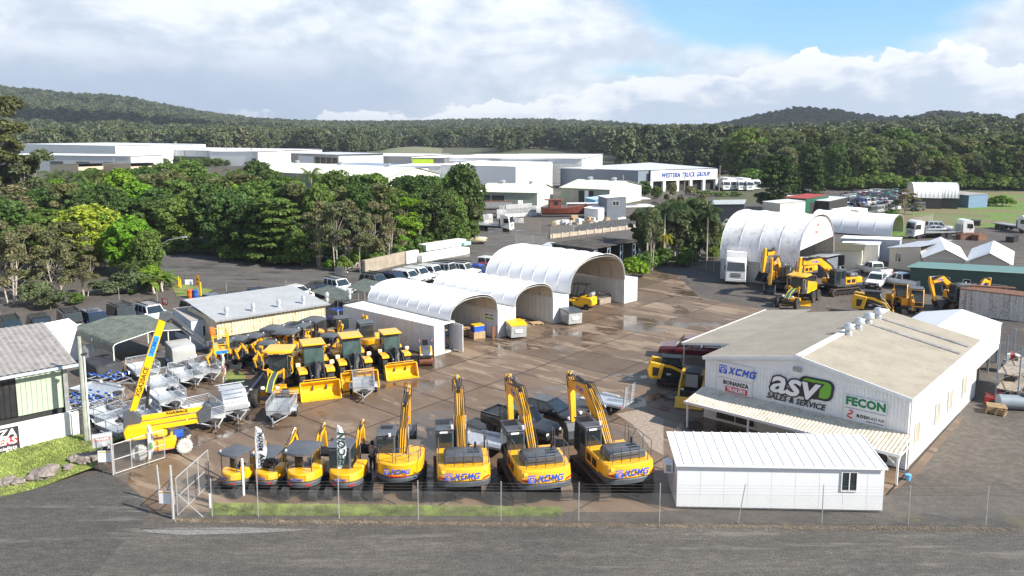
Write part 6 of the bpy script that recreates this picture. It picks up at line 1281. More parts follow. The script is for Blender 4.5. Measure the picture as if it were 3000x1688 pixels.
# ---- wheel loaders
def loader(label, group='wheel loaders'):
    t = thing('wheel_loader', label, 'wheel loader', (0, 0, 0), 0, group); r = .76
    for y_ in (-1.45, 1.5):
        for s_ in (-1, 1): wheel(t, s_ * .98, y_, r, .56, yellow, lugs=22)
    for y_ in (-1.45, 1.5):
        for s_ in (-1, 1): MB().prism([(y_ - .75, 1.45), (y_ - .55, 1.66), (y_ + .55, 1.66), (y_ + .72, 1.5), (y_ + .72, 1.45), (y_ + .5, 1.6), (y_ - .5, 1.6)], s_ * .98 - .3, s_ * .98 + .3, 'x').build('mudguard', yellow, t)
    MB().prism([(-3.0, .95), (-.7, .95), (-.7, 2.15), (-2.7, 2.0), (-3.0, 1.7)], -.68, .68, 'x').build('engine_hood', yellow, t, bev=.06)
    MB().box(-.6, .6, -3.12, -2.6, .75, 1.3).build('counterweight', dgrey, t, bev=.05); MB().box(-.45, .45, -.9, 2.1, .65, 1.15).box(-.55, .55, -2.6, -.6, .6, 1.0).build('chassis', black, t)
    cab(t, -.75, .75, -.85, .62, 1.35, 3.05, frame=dgrey, glass_=gl_g, slope=.15, waist=.3, roof=yellow)
    MB().box(-.86, .86, -1.0, .86, 3.12, 3.26).build('cab_roof', yellow, t, bev=.05)
    fr_ = MB(); fr_.prism([(1.1, .7), (2.2, .7), (2.1, 1.35), (1.6, 2.0), (1.15, 2.0), (1.0, 1.2)], -.34, .34, 'x'); fr_.build('front_frame', black, t, bev=.02)
    for s_ in (-1, 1):
        m = MB(); beam(m, [(1.3, 1.9), (2.3, 1.5), (3.15, .55)], [.2, .34, .2], .1, s_ * .48); m.build('lift_arm', black, t, bev=.01); cylr(t, (1.5, .95), (2.35, 1.35), .07, s_ * .36)
        MB().box(s_ * 1.22 - .17, s_ * 1.22 + .17, .95, 1.2, 1.72, 2.0).build('headlight', M('lamp_wrap', (.75, .68, .45), .5), t, bev=.04); rail(t, [(s_ * .8, .6, 2.9), (s_ * 1.2, .75, 2.85), (s_ * 1.2, .75, 2.35)], .03, 'mirror')
        rail(t, [(s_ * .7, .65, 1.3), (s_ * .95, .8, 1.55), (s_ * .95, .8, 2.3)], .02)
    m = MB(); beam(m, [(1.9, 2.2), (2.3, 1.75), (2.7, 1.2)], [.18, .3, .16], .16); m.build('tilt_lever', black, t); cylr(t, (1.2, 2.05), (2.0, 2.2), .09, 0); MB().tube([(.1, 1.6, 1.9), (.12, 2.0, 2.1), (.1, 2.4, 1.9), (-.1, 2.5, 1.5)], .03).build('hose', black, t)
    prof = [(3.98, .04), (3.35, .02), (3.05, .22), (2.95, .55), (3.05, .95), (3.32, 1.18)]; w = 1.38; m = MB()
    inn = [(y + .035, z + .03) for y, z in prof]; n = len(prof)
    for k in range(n - 1): m.add([(-w, *prof[k]), (w, *prof[k]), (w, *prof[k + 1]), (-w, *prof[k + 1])], [(3, 2, 1, 0)]); m.add([(-w, *inn[k]), (w, *inn[k]), (w, *inn[k + 1]), (-w, *inn[k + 1])], [(0, 1, 2, 3)])
    m.box(-w, w, 3.3, 3.38, 1.16, 1.22).box(-w, w, 3.95, 4.08, .02, .07)
    for s_ in (-1, 1): m.prism(prof + [(3.45, 1.18)], s_ * w - .03, s_ * w + .03, 'x')
    bk_ = m.build('bucket', bucket_y, t); rail(bk_, [(-1.15, 3.3, 1.2), (-1.15, 3.3, 1.34), (1.15, 3.3, 1.34), (1.15, 3.3, 1.2)], .03, 'spill_guard', yellow)
    for k in range(7): MB().cyl((-1.2 + k * .4, 4.05, .075), (-1.2 + k * .4, 4.05, .09), .03, n=6).build('edge_bolt', steel_t, bk_)
    return t
WL = 'yellow wheel loaders with large buckets'
l1 = loader('yellow wheel loader with its wide bucket empty on the wet concrete, nearest the grader', WL); put(l1, 'S5', 1262, 1078, R(180 + 22), 0, 4.0)
l2 = dup(l1, (0, 0, 0), 0, 'yellow wheel loader whose bucket stands behind a small cage trailer', WL); put(l2, 'S5', 1690, 965, R(180 + 22), 0, 4.0); l2.scale = (.98,) * 3
l3 = dup(l1, (0, 0, 0), 0, 'yellow wheel loader beside the road roller, farthest right of the loaders', WL); put(l3, 'S5', 2155, 868, R(180 + 24), 0, 4.0); l3.scale = (.9,) * 3

# ---- motor graders
def grader(label):
    t = thing('motor_grader', label, 'grader', (0, 0, 0), 0, 'motor graders'); r = .62; lime_ = M('lime_stripe', (.62, .78, .03), .4)
    for y_ in (-2.9, -1.4):
        for s_ in (-1, 1): wheel(t, s_ * 1.0, y_, r, .38, yellow, lugs=20)
    for s_ in (-1, 1): wheel(t, s_ * 1.0, 3.3, r, .38, yellow, lugs=20)
    MB().box(-1.0, 1.0, 3.2, 3.4, .45, .75).build('front_axle', black, t, bev=.03); MB().box(-.5, .5, -3.4, -.9, .6, 1.0).box(-.85, .85, -3.1, -1.2, .5, .7).build('rear_frame', black, t)
    m = MB(); m.prism([(-3.9, 1.0), (-.75, 1.0), (-.75, 2.15), (-3.6, 1.95), (-3.9, 1.7)], -.6, .6, 'x'); h_ = m.build('engine_hood', yellow, t, bev=.05); MB().box(-.612, -.604, -3.5, -.8, 1.05, 1.12).box(.604, .612, -3.5, -.8, 1.05, 1.12).build('stripe', lime_, h_)
    cab(t, -.68, .68, -.7, .75, 1.2, 3.05, glass_=gl, waist=.3, slope=.05); MB().loft([[(x_ * s_, y_ * s_ + .1, z_) for x_, y_ in ((-1.0, -.95), (1.0, -.95), (1.05, .9), (.6, 1.15), (-.6, 1.15), (-1.05, .9))] for z_, s_ in ((3.12, 1), (3.22, 1), (3.3, .86))]).build('cab_roof', yellow, t)
    for x_ in (-.5, -.3, .3, .5): MB().box(x_ - .07, x_ + .07, 1.18, 1.24, 3.08, 3.18).build('work_light', lens_w, t)
    m = MB(); beam(m, [(.6, 1.35), (1.6, 1.75), (2.8, 1.5), (3.5, .95)], [.3, .34, .34, .3], .36); gn = m.build('gooseneck', dgrey, t, bev=.02)
    for s_ in (-1, 1):
        m = MB(); beam(m, [(.9, 1.56), (1.6, 1.93), (2.8, 1.68), (3.5, 1.12)], [.03] * 4, .05, s_ * .2); m.build('stripe', lime_, gn)
        cylr(t, (1.5, 2.15), (1.6, .8), .06, s_ * .55, mat=yellow); MB().bar((s_ * .15, 1.5, 1.8), (s_ * .6, 1.5, 2.05), .1, .2).build('lift_bracket', yellow, t); rail(t, [(s_ * .68, .75, 2.9), (s_ * 1.05, .95, 2.8), (s_ * .95, .95, 2.3), (s_ * 1.05, .95, 1.9), (s_ * .7, .75, 1.8)], .035, 'mirror_frame', yellow); MB().box(s_ * .5 - .12, s_ * .5 + .12, 3.15, 3.35, 1.2, 1.4).build('headlight', lens_w, t, bev=.03); rail(t, [(s_ * .2, 3.1, 1.2), (s_ * .55, 3.2, 1.25)], .03, 'lamp_arm', lime_)
        MB().tube([(s_ * .25, 1.3, 1.9), (s_ * .8, 1.5, 1.7), (s_ * .6, 1.6, 1.2), (s_ * .2, 1.9, 1.1)], .025).build('hose', black, t)
    m = MB(); prof = [(.05, .05), (-.06, .2), (-.08, .38), (-.02, .55), (.08, .64)]; m.prism(prof + [(p[0] + .04, p[1]) for p in prof[::-1]], -1.75, 1.75, 'x'); bl_ = m.build('blade', bucket_y, t, (0, 1.5, 0), R(22)); MB().box(-.6, .6, 1.0, 2.2, .7, .85).cyl((0, 1.55, .6), (0, 1.55, .72), .75, n=18).build('turntable', yellow, t)
    return t
gr1 = grader('yellow motor grader facing the road with arched dark nose between the trailers and loaders'); gr1.name = 'motor_grader'
put(gr1, 'S5', 550, 1148, R(180 + 3), 1.0, 3.3)
# ---- road roller
def roller(label):
    t = thing('road_roller', label, 'roller', (0, 0, 0), 0)
    for y_ in (.95, -.95): MB().lathe([(.1, -.55), (.42, -.55), (.45, -.52), (.45, .52), (.42, .55), (.1, .55)], (0, y_, .45), 'x', 20).build('drum', M('rusty_drum', (.24, .10, .06), .55, metal=.4, var=.2), t, smooth=True)
    MB().prism([(.15, .75), (1.35, .75), (1.42, 1.0), (1.2, 1.3), (.2, 1.45)], -.5, .5, 'x').build('hood', yellow, t, bev=.05); MB().prism([(.25, 1.46), (1.18, 1.315), (1.42, 1.02), (1.43, .95), (1.44, .97), (1.2, 1.34), (.25, 1.48)], -.36, .36, 'x').build('hood_panel', dgrey, t); MB().box(-.5, .5, -1.3, .1, .7, 1.1).build('body', dgrey, t, bev=.05); MB().box(-.55, .55, 1.4, 1.48, .78, .95).build('bumper', black, t)
    for s_ in (-.35, .35): MB().box(s_ - .09, s_ + .09, 1.42, 1.46, .98, 1.08).build('headlight', lens_w, t)
    seat(t, 0, -.4, 1.1); rail(t, [(-.5, -1, 1.1), (-.5, -1, 1.75), (-.5, .1, 1.75), (-.5, .1, 1.1)], .03, 'handrail', blue); rail(t, [(.5, -1, 1.1), (.5, -1, 1.75), (.5, .1, 1.75), (.5, .1, 1.1)], .03, 'handrail', blue)
    for s_ in (-.5, .5): MB().cyl((s_, .12, 1.75), (s_, .12, 1.88), .05, n=8).build('beacon', orange, t)
    return t
rl = roller('small yellow road roller with rusty steel drums beside the long white container'); put(rl, 'S5', 2385, 702, R(180 + 8), 0, .95)

# ---- boom lift
def boom_lift():
    t = thing('boom_lift', 'tall yellow articulated boom lift with white wheels just inside the gate', 'boom lift', (0, 0, 0), 0)
    ww = M('white_tyre', (.48, .48, .46), .8, var=.1, sc=6)
    for x_ in (-1.0, 1.0):
        for y_ in (-1.2, 1.2): wheel(t, x_, y_, .44, .34, whitep, ww, lugs=16)
    MB().box(-.75, .75, -1.35, 1.35, .5, .8).build('chassis', black, t, bev=.04); MB().prism([(-.7, .35), (.7, .35), (.8, .95), (-.8, .95)], -.95, .95, 'x').build('chassis_cover', orange_y, t, bev=.05); MB().box(-.955, -.951, -.66, .66, .36, .42).box(.951, .955, -.66, .66, .36, .42).build('reflector_strip', M('reflector', (.8, .25, .2)), t); MB().cyl((0, 0, .95), (0, 0, 1.15), .5, n=16).build('slew_ring', black, t)
    MB().box(-.35, .35, -1.2, -.7, .8, 1.05).box(-.35, .35, .7, 1.2, .8, 1.05).build('steering_box', blue, t)
    # turret runs back (-Y) ; risers lie forwards
    MB().prism([(-1.9, 1.15), (.25, 1.15), (.35, 1.35), (-.2, 1.5), (-.8, 1.95), (-1.8, 1.95), (-2.0, 1.75)], .28, .95, 'x').build('turret_cover', orange_y, t, bev=.06); MB().prism([(-1.9, 1.15), (.25, 1.15), (.35, 1.35), (-.2, 1.5), (-.8, 1.95), (-1.8, 1.95), (-2.0, 1.75)], -.95, -.28, 'x').build('turret_cover', orange_y, t, bev=.06)
    for z0, z1 in ((1.35, 1.45), (1.68, 1.80), (2.02, 2.16)):
        m = MB(); beam(m, [(-1.6, z0 + .1), (2.45, z1 + .1)], [.27, .24], .26); m.build('riser', orange_y, t, bev=.02)
    MB().prism([(2.1, 1.35), (2.75, 1.5), (2.85, 2.4), (2.5, 2.52), (2.0, 2.1)], -.22, .22, 'x').build('riser_link', dgrey, t, bev=.03); MB().prism([(-2.0, 1.7), (-1.2, 1.7), (-.95, 2.2), (-1.4, 2.75), (-1.95, 2.65)], -.24, .24, 'x').build('boom_base', dgrey, t, bev=.03)
    text('XGA20ACE', .30, black, t, (-.36 + .0, .9, 2.95), (R(90), 0, R(90)), 0, .004) if 0 else None
    a, b = Vector((-1.55, 2.4)), Vector((.5, 8.15)); m = MB(); beam(m, [a, a.lerp(b, .45), b], [.34, .46, .40], .34); bm_ = m.build('main_boom', orange_y, t, bev=.03)
    m = MB(); beam(m, [a.lerp(b, .3), a.lerp(b, .42), a.lerp(b, .36)], [.5, .3, .2], .3); cylr(t, (-.7, 2.7), a.lerp(b, .45) + Vector((.2, -.1)), .09, 0, .6, mat=black)
    th = math.atan2((b - a).y, (b - a).x)
    for side, rzz in ((.178, 90), (-.178, -90)):
        M3 = (Matrix.Rotation(R(rzz), 4, 'Z') @ Matrix.Rotation(R(90), 4, 'X'))
        for s_, q, sz, mt in (('XGA20ACE', .34, .36, decal_k), ('XCMG', .70, .34, logo_blue)):
            if s_ == 'XCMG': mb_ = MB(); d = (b - a).normalized(); nn = Vector((-d.y, d.x)); c_ = a.lerp(b, q); w_, h_ = .62, .15; mb_.plate([(side * 1.0, *(c_ + d * i * w_ + nn * j * h_)) for i, j in ((-1, -1), (1, -1), (1, 1), (-1, 1))], (side * .03, 0, 0)).build('decal', cyan_b, bm_)
            o = text(s_, sz, mt, bm_, (side * (1.06 if s_ == 'XCMG' else 1.01), *(a.lerp(b, q))), (0, 0, 0), .1, .003, .006)
            X = Vector((0, math.cos(th), math.sin(th))) * (1 if side > 0 else -1); Z = Vector((1 if side > 0 else -1, 0, 0))
            if side < 0: X = Vector((0, math.cos(th), math.sin(th)))
            Y = Z.cross(X); 
            mm = Matrix((X, Y, Z)).transposed(); o.rotation_euler = mm.to_euler()
    for side, s2 in ((.16, 1), (-.16, -1)):
        o = text('XGA20ACE', .24, decal_k, t, (side, .9, 2.29), (R(90), 0, R(90 * s2)), 0, .003, .004)
    c = Vector((1.0, 8.25)); MB().prism([(b[0] - .25, b[1] - .15), (b[0] + .1, b[1] - .35), (c[0], c[1] - .25), (c[0], c[1]), (b[0] + .2, b[1] + .25), (b[0] - .2, b[1] + .2)], -.2, .2, 'x').build('jib_knuckle', dgrey, t, bev=.03)
    d = Vector((2.75, 6.15)); m = MB()
    for k in (.0, .38): m.bar((0, c[0] - .1, c[1] - .12 - k), (0, d[0], d[1] - k * .6 + .1), .12, .14)
    m.build('jib', dgrey, t); cylr(t, (b[0] + .3, b[1] - .1), (2.0, 6.9), .06, .12, mat=black); MB().box(-.12, .12, 2.7, 3.15, 6.0, 6.35).build('basket_mount', dgrey, t, bev=.03)
    bs = MB(); x0, x1, y0, y1, z0, z1 = -.9, .9, 3.1, 3.95, 5.75, 6.85; bs.box(x0, x1, y0, y1, z0, z0 + .05)
    for z_ in (z0 + .2, (z0 + z1) / 2, z1): bs.tube([(x0, y0, z_), (x1, y0, z_), (x1, y1, z_), (x0, y1, z_), (x0, y0, z_)], .025, 5)
    for x_ in (x0, -.3, .3, x1):
        for y_ in (y0, y1): bs.tube([(x_, y_, z0), (x_, y_, z1)], .022, 5)
    bs.box(x0, x1, y0 - .01, y0 + .01, z0, z0 + .2).box(x0, x1, y1 - .01, y1 + .01, z0, z0 + .2); bk = bs.build('basket', orange_y, t)
    MB().box(-.5, .5, y0 - .15, y0 + .15, z1 - .05, z1 + .25).build('control_console', orange, bk, bev=.05); MB().box(-.7, -.3, y1 + .01, y1 + .03, z0 + .25, z1 - .2).build('screen', decal_w, bk); MB().box(x0 - .005, x0 - .001, y0 + .1, y1 - .1, z0 - .02, z0 + .18).build('decal', cyan_b, bk); MB().box(.9, .91, y0 + .1, y1 - .1, z0 - .02, z0 + .18).build('decal', cyan_b, bk)
    text('XCMG', .2, logo_blue, bk, (.915, (y0 + y1) / 2, z0 + .08), (R(90), 0, R(90)), .2, .003, .004)
    return t
bl_ = boom_lift(); _a, _b = g('S6', 662, 1277), g('S6', 1090, 1212); bl_.rotation_euler[2] = ang(_a, _b); _m = (_a + _b) / 2; bl_.location = (_m.x - .3, _m.y + .85, 0)

# ---- forklift
def forklift(label):
    t = thing('forklift', label, 'forklift')
    for s_ in (-1, 1): wheel(t, s_ * .5, .75, .34, .25, yellow); wheel(t, s_ * .48, -.75, .28, .2, yellow)
    MB().prism([(-1.25, .35), (.9, .3), (.9, .8), (.1, .75), (-.2, 1.15), (-1.1, 1.1), (-1.3, .9)], -.56, .56, 'x').build('body', orange_y, t, bev=.06); MB().box(-.5, .5, -1.35, -1.1, .4, 1.05).build('counterweight', orange_y, t, bev=.06); seat(t, 0, -.2, 1.12)
    for x_ in (-.48, .48):
        for a, c in (((x_, .55, .75), (x_, .35, 2.1)), ((x_, -.85, 1.1), (x_, -.7, 2.1))): MB().tube([a, c], .035).build('guard_post', black, t)
    m = MB().box(-.55, .55, -.85, .5, 2.1, 2.14); m.build('overhead_guard', black, t)
    for x_ in (-.32, .32): MB().box(x_ - .06, x_ + .06, 1.0, 1.14, .1, 2.2).build('mast_rail', black, t); MB().box(x_ - .07, x_ + .07, 1.2, 2.2, .08, .13).build('fork', black, t)
    MB().box(-.5, .5, 1.12, 1.2, .15, .6).build('fork_carriage', black, t); MB().cyl((-.4, -1.05, 1.3), (.4, -1.05, 1.3), .17, n=12).build('gas_bottle', galv, t, smooth=True)
    for s_ in (-.4, .4): MB().box(s_ - .05, s_ + .05, -1.37, -1.34, .9, 1.02).build('tail_light', lens_r, t)
    return t
fk = forklift('yellow forklift half under the edge of the large dome'); p = g('R7', 2060, 575); fk.location = (p.x, p.y, 0); fk.rotation_euler[2] = R(65); fk.scale = (1.25,) * 3

# ---- compact track loaders
gold = M('gold_paint', (.72, .40, .02), .35, var=.05, coat=.3)
def skid(label):
    t = thing('compact_track_loader', label, 'track loader', (0, 0, 0), 0, 'black and yellow compact track loaders')
    for s_ in (-1, 1): track(t, s_ * .72, 2.1, .62, .42, rubber, 28)
    MB().prism([(-1.5, .5), (.9, .45), (.9, .9), (-.2, 1.2), (-.9, 1.5), (-1.5, 1.45)], -.52, .52, 'x').build('body', black, t, bev=.05)
    for s_ in (-1, 1):
        MB().prism([(-1.6, .6), (-.75, .6), (-.5, 1.7), (-1.55, 1.85), (-1.8, 1.3)], s_ * .75 - .17, s_ * .75 + .17, 'x').build('tower', gold, t, bev=.04); MB().prism([(-1.35, .85), (-1.0, .85), (-.85, 1.45), (-1.35, 1.5)], s_ * .93 - .006, s_ * .93 + .006, 'x').build('tower_opening', black, t)
        m = MB(); beam(m, [(-1.5, 1.75), (0, 1.55), (.9, 1.2), (1.35, .55), (1.7, .3)], [.18, .2, .18, .2, .2], .14, s_ * .78); m.build('loader_arm', gold, t, bev=.01); m = MB(); beam(m, [(-1.4, 1.5), (0, 1.35), (.8, 1.05)], [.1, .1, .1], .1, s_ * .78); m.build('lower_arm', black, t)
        text('asv', .26, decal_w, t, (s_ * .99 if 0 else s_ * .96, -.2, 1.05), (R(90), 0, R(90 * s_)), .2, .003, .004); MB().box(s_ * .6 - .1, s_ * .6 + .1, .93, .97, .95, 1.1).build('headlight', lens_w, t)
    cab(t, -.48, .48, -.75, .75, .95, 2.1, frame=black, waist=.2, slope=.2); MB().prism([(1.55, .05), (2.15, .03), (2.2, .08), (1.75, .2), (1.7, .65), (1.6, .7)], -.95, .95, 'x').build('bucket', gold, t, bev=.01)
    return t
sk = skid('black and yellow compact track loader beside the lean-to, nearer the red utility truck'); a, c = g('R4', 60, 560), g('R4', 235, 600); sk.rotation_euler[2] = ang(a, c) ; sk.rotation_euler[2] = R(-104); sk.location = (*(g('R4', 140, 570)).xy, 0)
o = dup(sk, (0, 0, 0), 0, 'black and yellow compact track loader under the corner of the dealership awning'); put(o, 'R4', 265, 665, R(-200)); 
o = dup(sk, (0, 0, 0), 0, 'black and yellow compact track loader beside the twin yellow minis'); p = g('Q3', 1060, 730); o.location = (p.x, p.y, 0); o.rotation_euler[2] = R(-115); o.scale = (1.15,) * 3

# ---- right hand group
RGp = 'excavators on the dirt behind the dealership'
gr2 = dup(gr1, (0, 0, 0), 0, 'yellow motor grader in front of the right hand excavators near the white truck'); _a, _b = g('R6', 615, 866), g('R6', 785, 820)
put(gr2, 'R6', 620, 868, R(140), 1.0, 3.3)
x1_ = excavator('excavator', 'large yellow excavator with arched boom and grey bucket right of the grader', 'big', group=RGp, pose=dict(foot=(.35, 1.8), knee=(2.9, 4.0), tip=(5.4, 3.9), atop=(5.6, 4.6), aend=(5.9, 1.6), ba=20)); p = g('R6', 1090, 760); x1_.location = (p.x, p.y, 0); x1_.rotation_euler[2] = R(112)
o = dup(x1_, (0, 0, 0), 0, 'large yellow excavator behind the grader with its boom towards the road', RGp); p = g('R6', 640, 730); o.location = (p.x, p.y, 0); o.rotation_euler[2] = R(150)
o = dup(x1_, (0, 0, 0), 0, 'large yellow excavator farthest back beside the big stained dome', RGp); p = g('R6', 830, 700); o.location = (p.x, p.y + 3, 0); o.rotation_euler[2] = R(120)
x2_ = excavator('mini_excavator', 'left one of two minis with tall yellow-framed cabs', 'mini', 'cab_yellow', group='minis with yellow-framed cabs', pose=mp, logo=False); p = g('Q3', 1420, 640); x2_.location = (p.x, p.y, 0); x2_.rotation_euler[2] = R(150); x2_.scale = (1.15,) * 3
o = dup(x2_, (0, 0, 0), 0, 'right one of two minis with tall yellow-framed cabs'); p = g('Q3', 1640, 715); o.location = (p.x, p.y, 0); o.rotation_euler[2] = R(160); o.scale = (1.1,) * 3
x3_ = excavator('excavator', 'yellow excavator with folded boom beside the rusty white container', 'mid', group=RGp, pose=dict(foot=(.55, 1.5), knee=(2.2, 3.4), tip=(3.5, 3.0), atop=(3.7, 3.6), aend=(2.9, 1.0), ba=-40)); p = g('R6', 2060, 885); x3_.location = (p.x, p.y, 0); x3_.rotation_euler[2] = R(100)
o = dup(x3_, (0, 0, 0), 0, 'black-canopied yellow excavator between the folded one and the rusty container', RGp); p = g('R6', 2170, 880); o.location = (p.x + .5, p.y + 1, 0); o.rotation_euler[2] = R(-60); o.scale = (.8,) * 3
# ================================================================== CARS AND TRUCKS
def paint(name, c, r=.25): return M(name, c, r, var=.03, sc=.6, coat=.6)
CP = dict(black=paint('car_black', (.012, .013, .016)), navy=paint('car_navy', (.015, .025, .07)), white=paint('car_white', (.74, .74, .73)), grey=paint('car_grey', (.10, .11, .12)), silver=paint('car_silver', (.42, .44, .46)), blue=paint('car_blue', (.02, .07, .38)),
          red=paint('car_dark_red', (.22, .015, .02)), maroon=paint('car_maroon', (.11, .010, .018)), cream=paint('car_cream', (.66, .58, .36)), green=paint('car_dark_green', (.03, .05, .045)), beige=paint('car_beige', (.42, .38, .30)), teal=paint('car_teal', (.02, .16, .17)))
whl = M('alloy_wheel', (.40, .41, .42), .35, metal=.7)
def carbody(m, st):
    rings = []
    for y, w, z0, z1 in st: rings.append([(w * .93, y, z0), (w, y, z0 + .12), (w, y, z1 - .16), (w * .9, y, z1), (-w * .9, y, z1), (-w, y, z1 - .16), (-w, y, z0 + .12), (-w * .93, y, z0)])
    return m.loft(rings)
def house(par, mat, b, tp, z0, z1, wb, wt, panes=2, pr=.07, glass_=gl):
    """glasshouse: b and tp are (rear, front) y at belt and roof; wb, wt half widths"""
    P_ = lambda x, y, z: Vector((x, y, z)); body = MB().loft([[(-wb, b[0], z0), (wb, b[0], z0), (wb, b[1], z0), (-wb, b[1], z0)], [(-wt, tp[0], z1 - .06), (wt, tp[0], z1 - .06), (wt, tp[1], z1 - .06), (-wt, tp[1], z1 - .06)], [(-wt * .93, tp[0] + .06, z1), (wt * .93, tp[0] + .06, z1), (wt * .93, tp[1] - .08, z1), (-wt * .93, tp[1] - .08, z1)]]).build('roof', mat, par, smooth=True)
    def q(c, nm, o):
        ctr = sum(c, Vector()) / 4; c = [ctr + (p - ctr) * k + o for p, k in zip(c, (.93, .93, .88, .88))]; MB().add(c, [(0, 1, 2, 3)]).build(nm, glass_, body)
    zt = z1 - .07; zb = z0 + .03
    q([P_(wb, b[1], zb), P_(-wb, b[1], zb), P_(-wt, tp[1], zt), P_(wt, tp[1], zt)], 'windscreen', Vector((0, .012, .006))); q([P_(-wb, b[0], zb), P_(wb, b[0], zb), P_(wt, tp[0], zt), P_(-wt, tp[0], zt)], 'rear_window', Vector((0, -.012, .006)))
    for s_ in (-1, 1):
        for k in range(panes):
            f0, f1 = k / panes, (k + 1) / panes; L_ = lambda a, c, f: a + (c - a) * f
            q([P_(s_ * wb, L_(b[0] + .1, b[1] - .12, f0) + .03, zb), P_(s_ * wb, L_(b[0] + .1, b[1] - .12, f1) - .03, zb), P_(s_ * wt, L_(tp[0] + .08, tp[1] - .05, f1) - .03, zt), P_(s_ * wt, L_(tp[0] + .08, tp[1] - .05, f0) + .03, zt)], 'side_window', Vector((s_ * .012, 0, .004)))
    return body
def car(name, label, style, mat, cat='car', group=None, rack=False, near=True):
    t = thing(name, label, cat, (0, 0, 0), 0, group)
    S = dict(suv=([(-2.25, .80, .5, .95), (-2.15, .90, .38, 1.06), (.75, .92, .36, 1.06), (1.0, .92, .36, 1.04), (2.05, .88, .4, .98), (2.25, .78, .48, .86)], (-2.1, .95), (-1.95, .35), 1.04, 1.80, .86, .74, 3),
             boxy=([(-2.2, .82, .5, 1.0), (-2.12, .88, .42, 1.12), (.8, .88, .42, 1.12), (.95, .88, .42, 1.12), (1.95, .84, .45, 1.08), (2.0, .8, .5, 1.0)], (-2.1, .85), (-2.05, .6), 1.1, 1.98, .84, .78, 4),
             hatch=([(-1.9, .75, .42, .85), (-1.8, .84, .3, .96), (.6, .86, .28, .96), (1.0, .86, .3, .92), (1.75, .80, .32, .78), (1.95, .66, .4, .66)], (-1.75, 1.05), (-1.35, .15), .93, 1.45, .80, .62, 2),
             sedan=([(-2.3, .74, .42, .9), (-2.1, .86, .3, .98), (.7, .88, .28, .96), (1.1, .88, .3, .94), (2.1, .82, .32, .80), (2.35, .68, .4, .68)], (-1.7, 1.15), (-1.05, .25), .93, 1.43, .80, .64, 2),
             ute=([(-2.6, .86, .5, 1.08), (-2.55, .90, .45, 1.1), (-.95, .90, .42, 1.1), (1.0, .90, .42, 1.1), (2.3, .88, .45, 1.04), (2.5, .78, .5, .92)], (-.85, 1.15), (-.65, .55), 1.08, 1.78, .84, .72, 2),
             van=([(-2.3, .84, .4, 1.1), (-2.25, .88, .35, 1.2), (1.3, .88, .35, 1.2), (1.9, .86, .38, 1.1), (2.15, .8, .45, .9)], (-2.25, 1.9), (-2.2, 1.25), 1.15, 1.95, .86, .78, 3))[style]
    st, b, tp, z0, z1, wb, wt, pn = S; m = carbody(MB(), st)
    bo = m.build('body', mat, t, smooth=True, ang_=40); yf, yr = st[-1][0], st[0][0]
    if style == 'ute':
        MB().box(-.72, .72, -2.5, -1.0, 1.103, 1.115).build('tray_floor', black, t); rail(t, [(-.75, -1.1, 1.1), (-.7, -1.1, 1.7), (.7, -1.1, 1.7), (.75, -1.1, 1.1)], .03, 'roll_bar', black)
        for s_ in (-1, 1): MB().box(s_ * .84 - .05, s_ * .84 + .05, -2.55, -.95, 1.1, 1.2).build('tray_side', mat, t)
        MB().box(-.84, .84, -2.58, -2.5, 1.0, 1.2).build('tailgate', mat, t)
    house(t, mat, b, tp, z0, z1, wb, wt, pn); r = .38 if style in ('suv', 'boxy', 'ute') else .32; wy = (st[0][0] + .85, st[-1][0] - .85)
    for y_ in wy:
        for s_ in (-1, 1): wheel(t, s_ * (wb - .08), y_, r, .24, whl)
    MB().box(-.78, .78, yf - .12, yf + .06, .40, .62).build('bumper', black if style in ('suv', 'boxy', 'ute') else mat, t, bev=.03); MB().box(-.45, .45, yf - .03, yf + .02, .66, .82).build('grille', black, t)
    for s_ in (-1, 1):
        MB().box(s_ * .64 - .13, s_ * .64 + .13, yf - .14, yf + .015, .68, .84).build('headlight', lens_w, t, bev=.02); MB().box(s_ * .74 - .07, s_ * .74 + .07, yr - .015, yr + .05, .7, .95).build('tail_light', lens_r, t); MB().box(s_ * (wb + .02), s_ * (wb + .2), b[1] - .25, b[1] - .13, z0, z0 + .15).build('mirror', mat, t)
    MB().box(-.2, .2, yf + .062, yf + .07, .45, .55).build('number_plate', decal_w, t)
    if rack:
        m = MB()
        for k in range(7): m.box(-.62, .62, -1.8 + k * .38, -1.74 + k * .38, z1 + .08, z1 + .11)
        m.box(-.66, -.62, -1.85, .6, z1 + .04, z1 + .16).box(.62, .66, -1.85, .6, z1 + .04, z1 + .16); m.build('roof_rack', black, t)
    return t
def at(o, r, x, y, z, rz): p = g(r, x, y, z); o.location = (p.x, p.y, 0); o.rotation_euler[2] = R(rz); return o
CPG = 'off-roaders parked behind the sheds'; proto = {}
def cars(spec, group, default=''):
    for style, col, rg, x, y, z, az_, lb, *rk in spec:
        rk = bool(rk and rk[0]); key = (style, rk)
        if key not in proto: o = proto[key] = car('car', lb, style, CP['white'], group=group, rack=rk); o['c'] = 0; del o['c']
        else: o = dup(proto[key], (0, 0, 0), 0, lb, group)
        o['_m'] = 1; del o['_m']
        if col != 'white':
            recol(o, CP[col])
        o['label'] = lb; o['group'] = group
        if not group: del o['group']
        at(o, rg, x, y, z, -az_)
        o['category'] = {'van': 'van', 'ute': 'utility truck'}.get(style, 'car'); o.name = {'van': 'van', 'ute': 'utility_truck'}.get(style, 'parked_car')
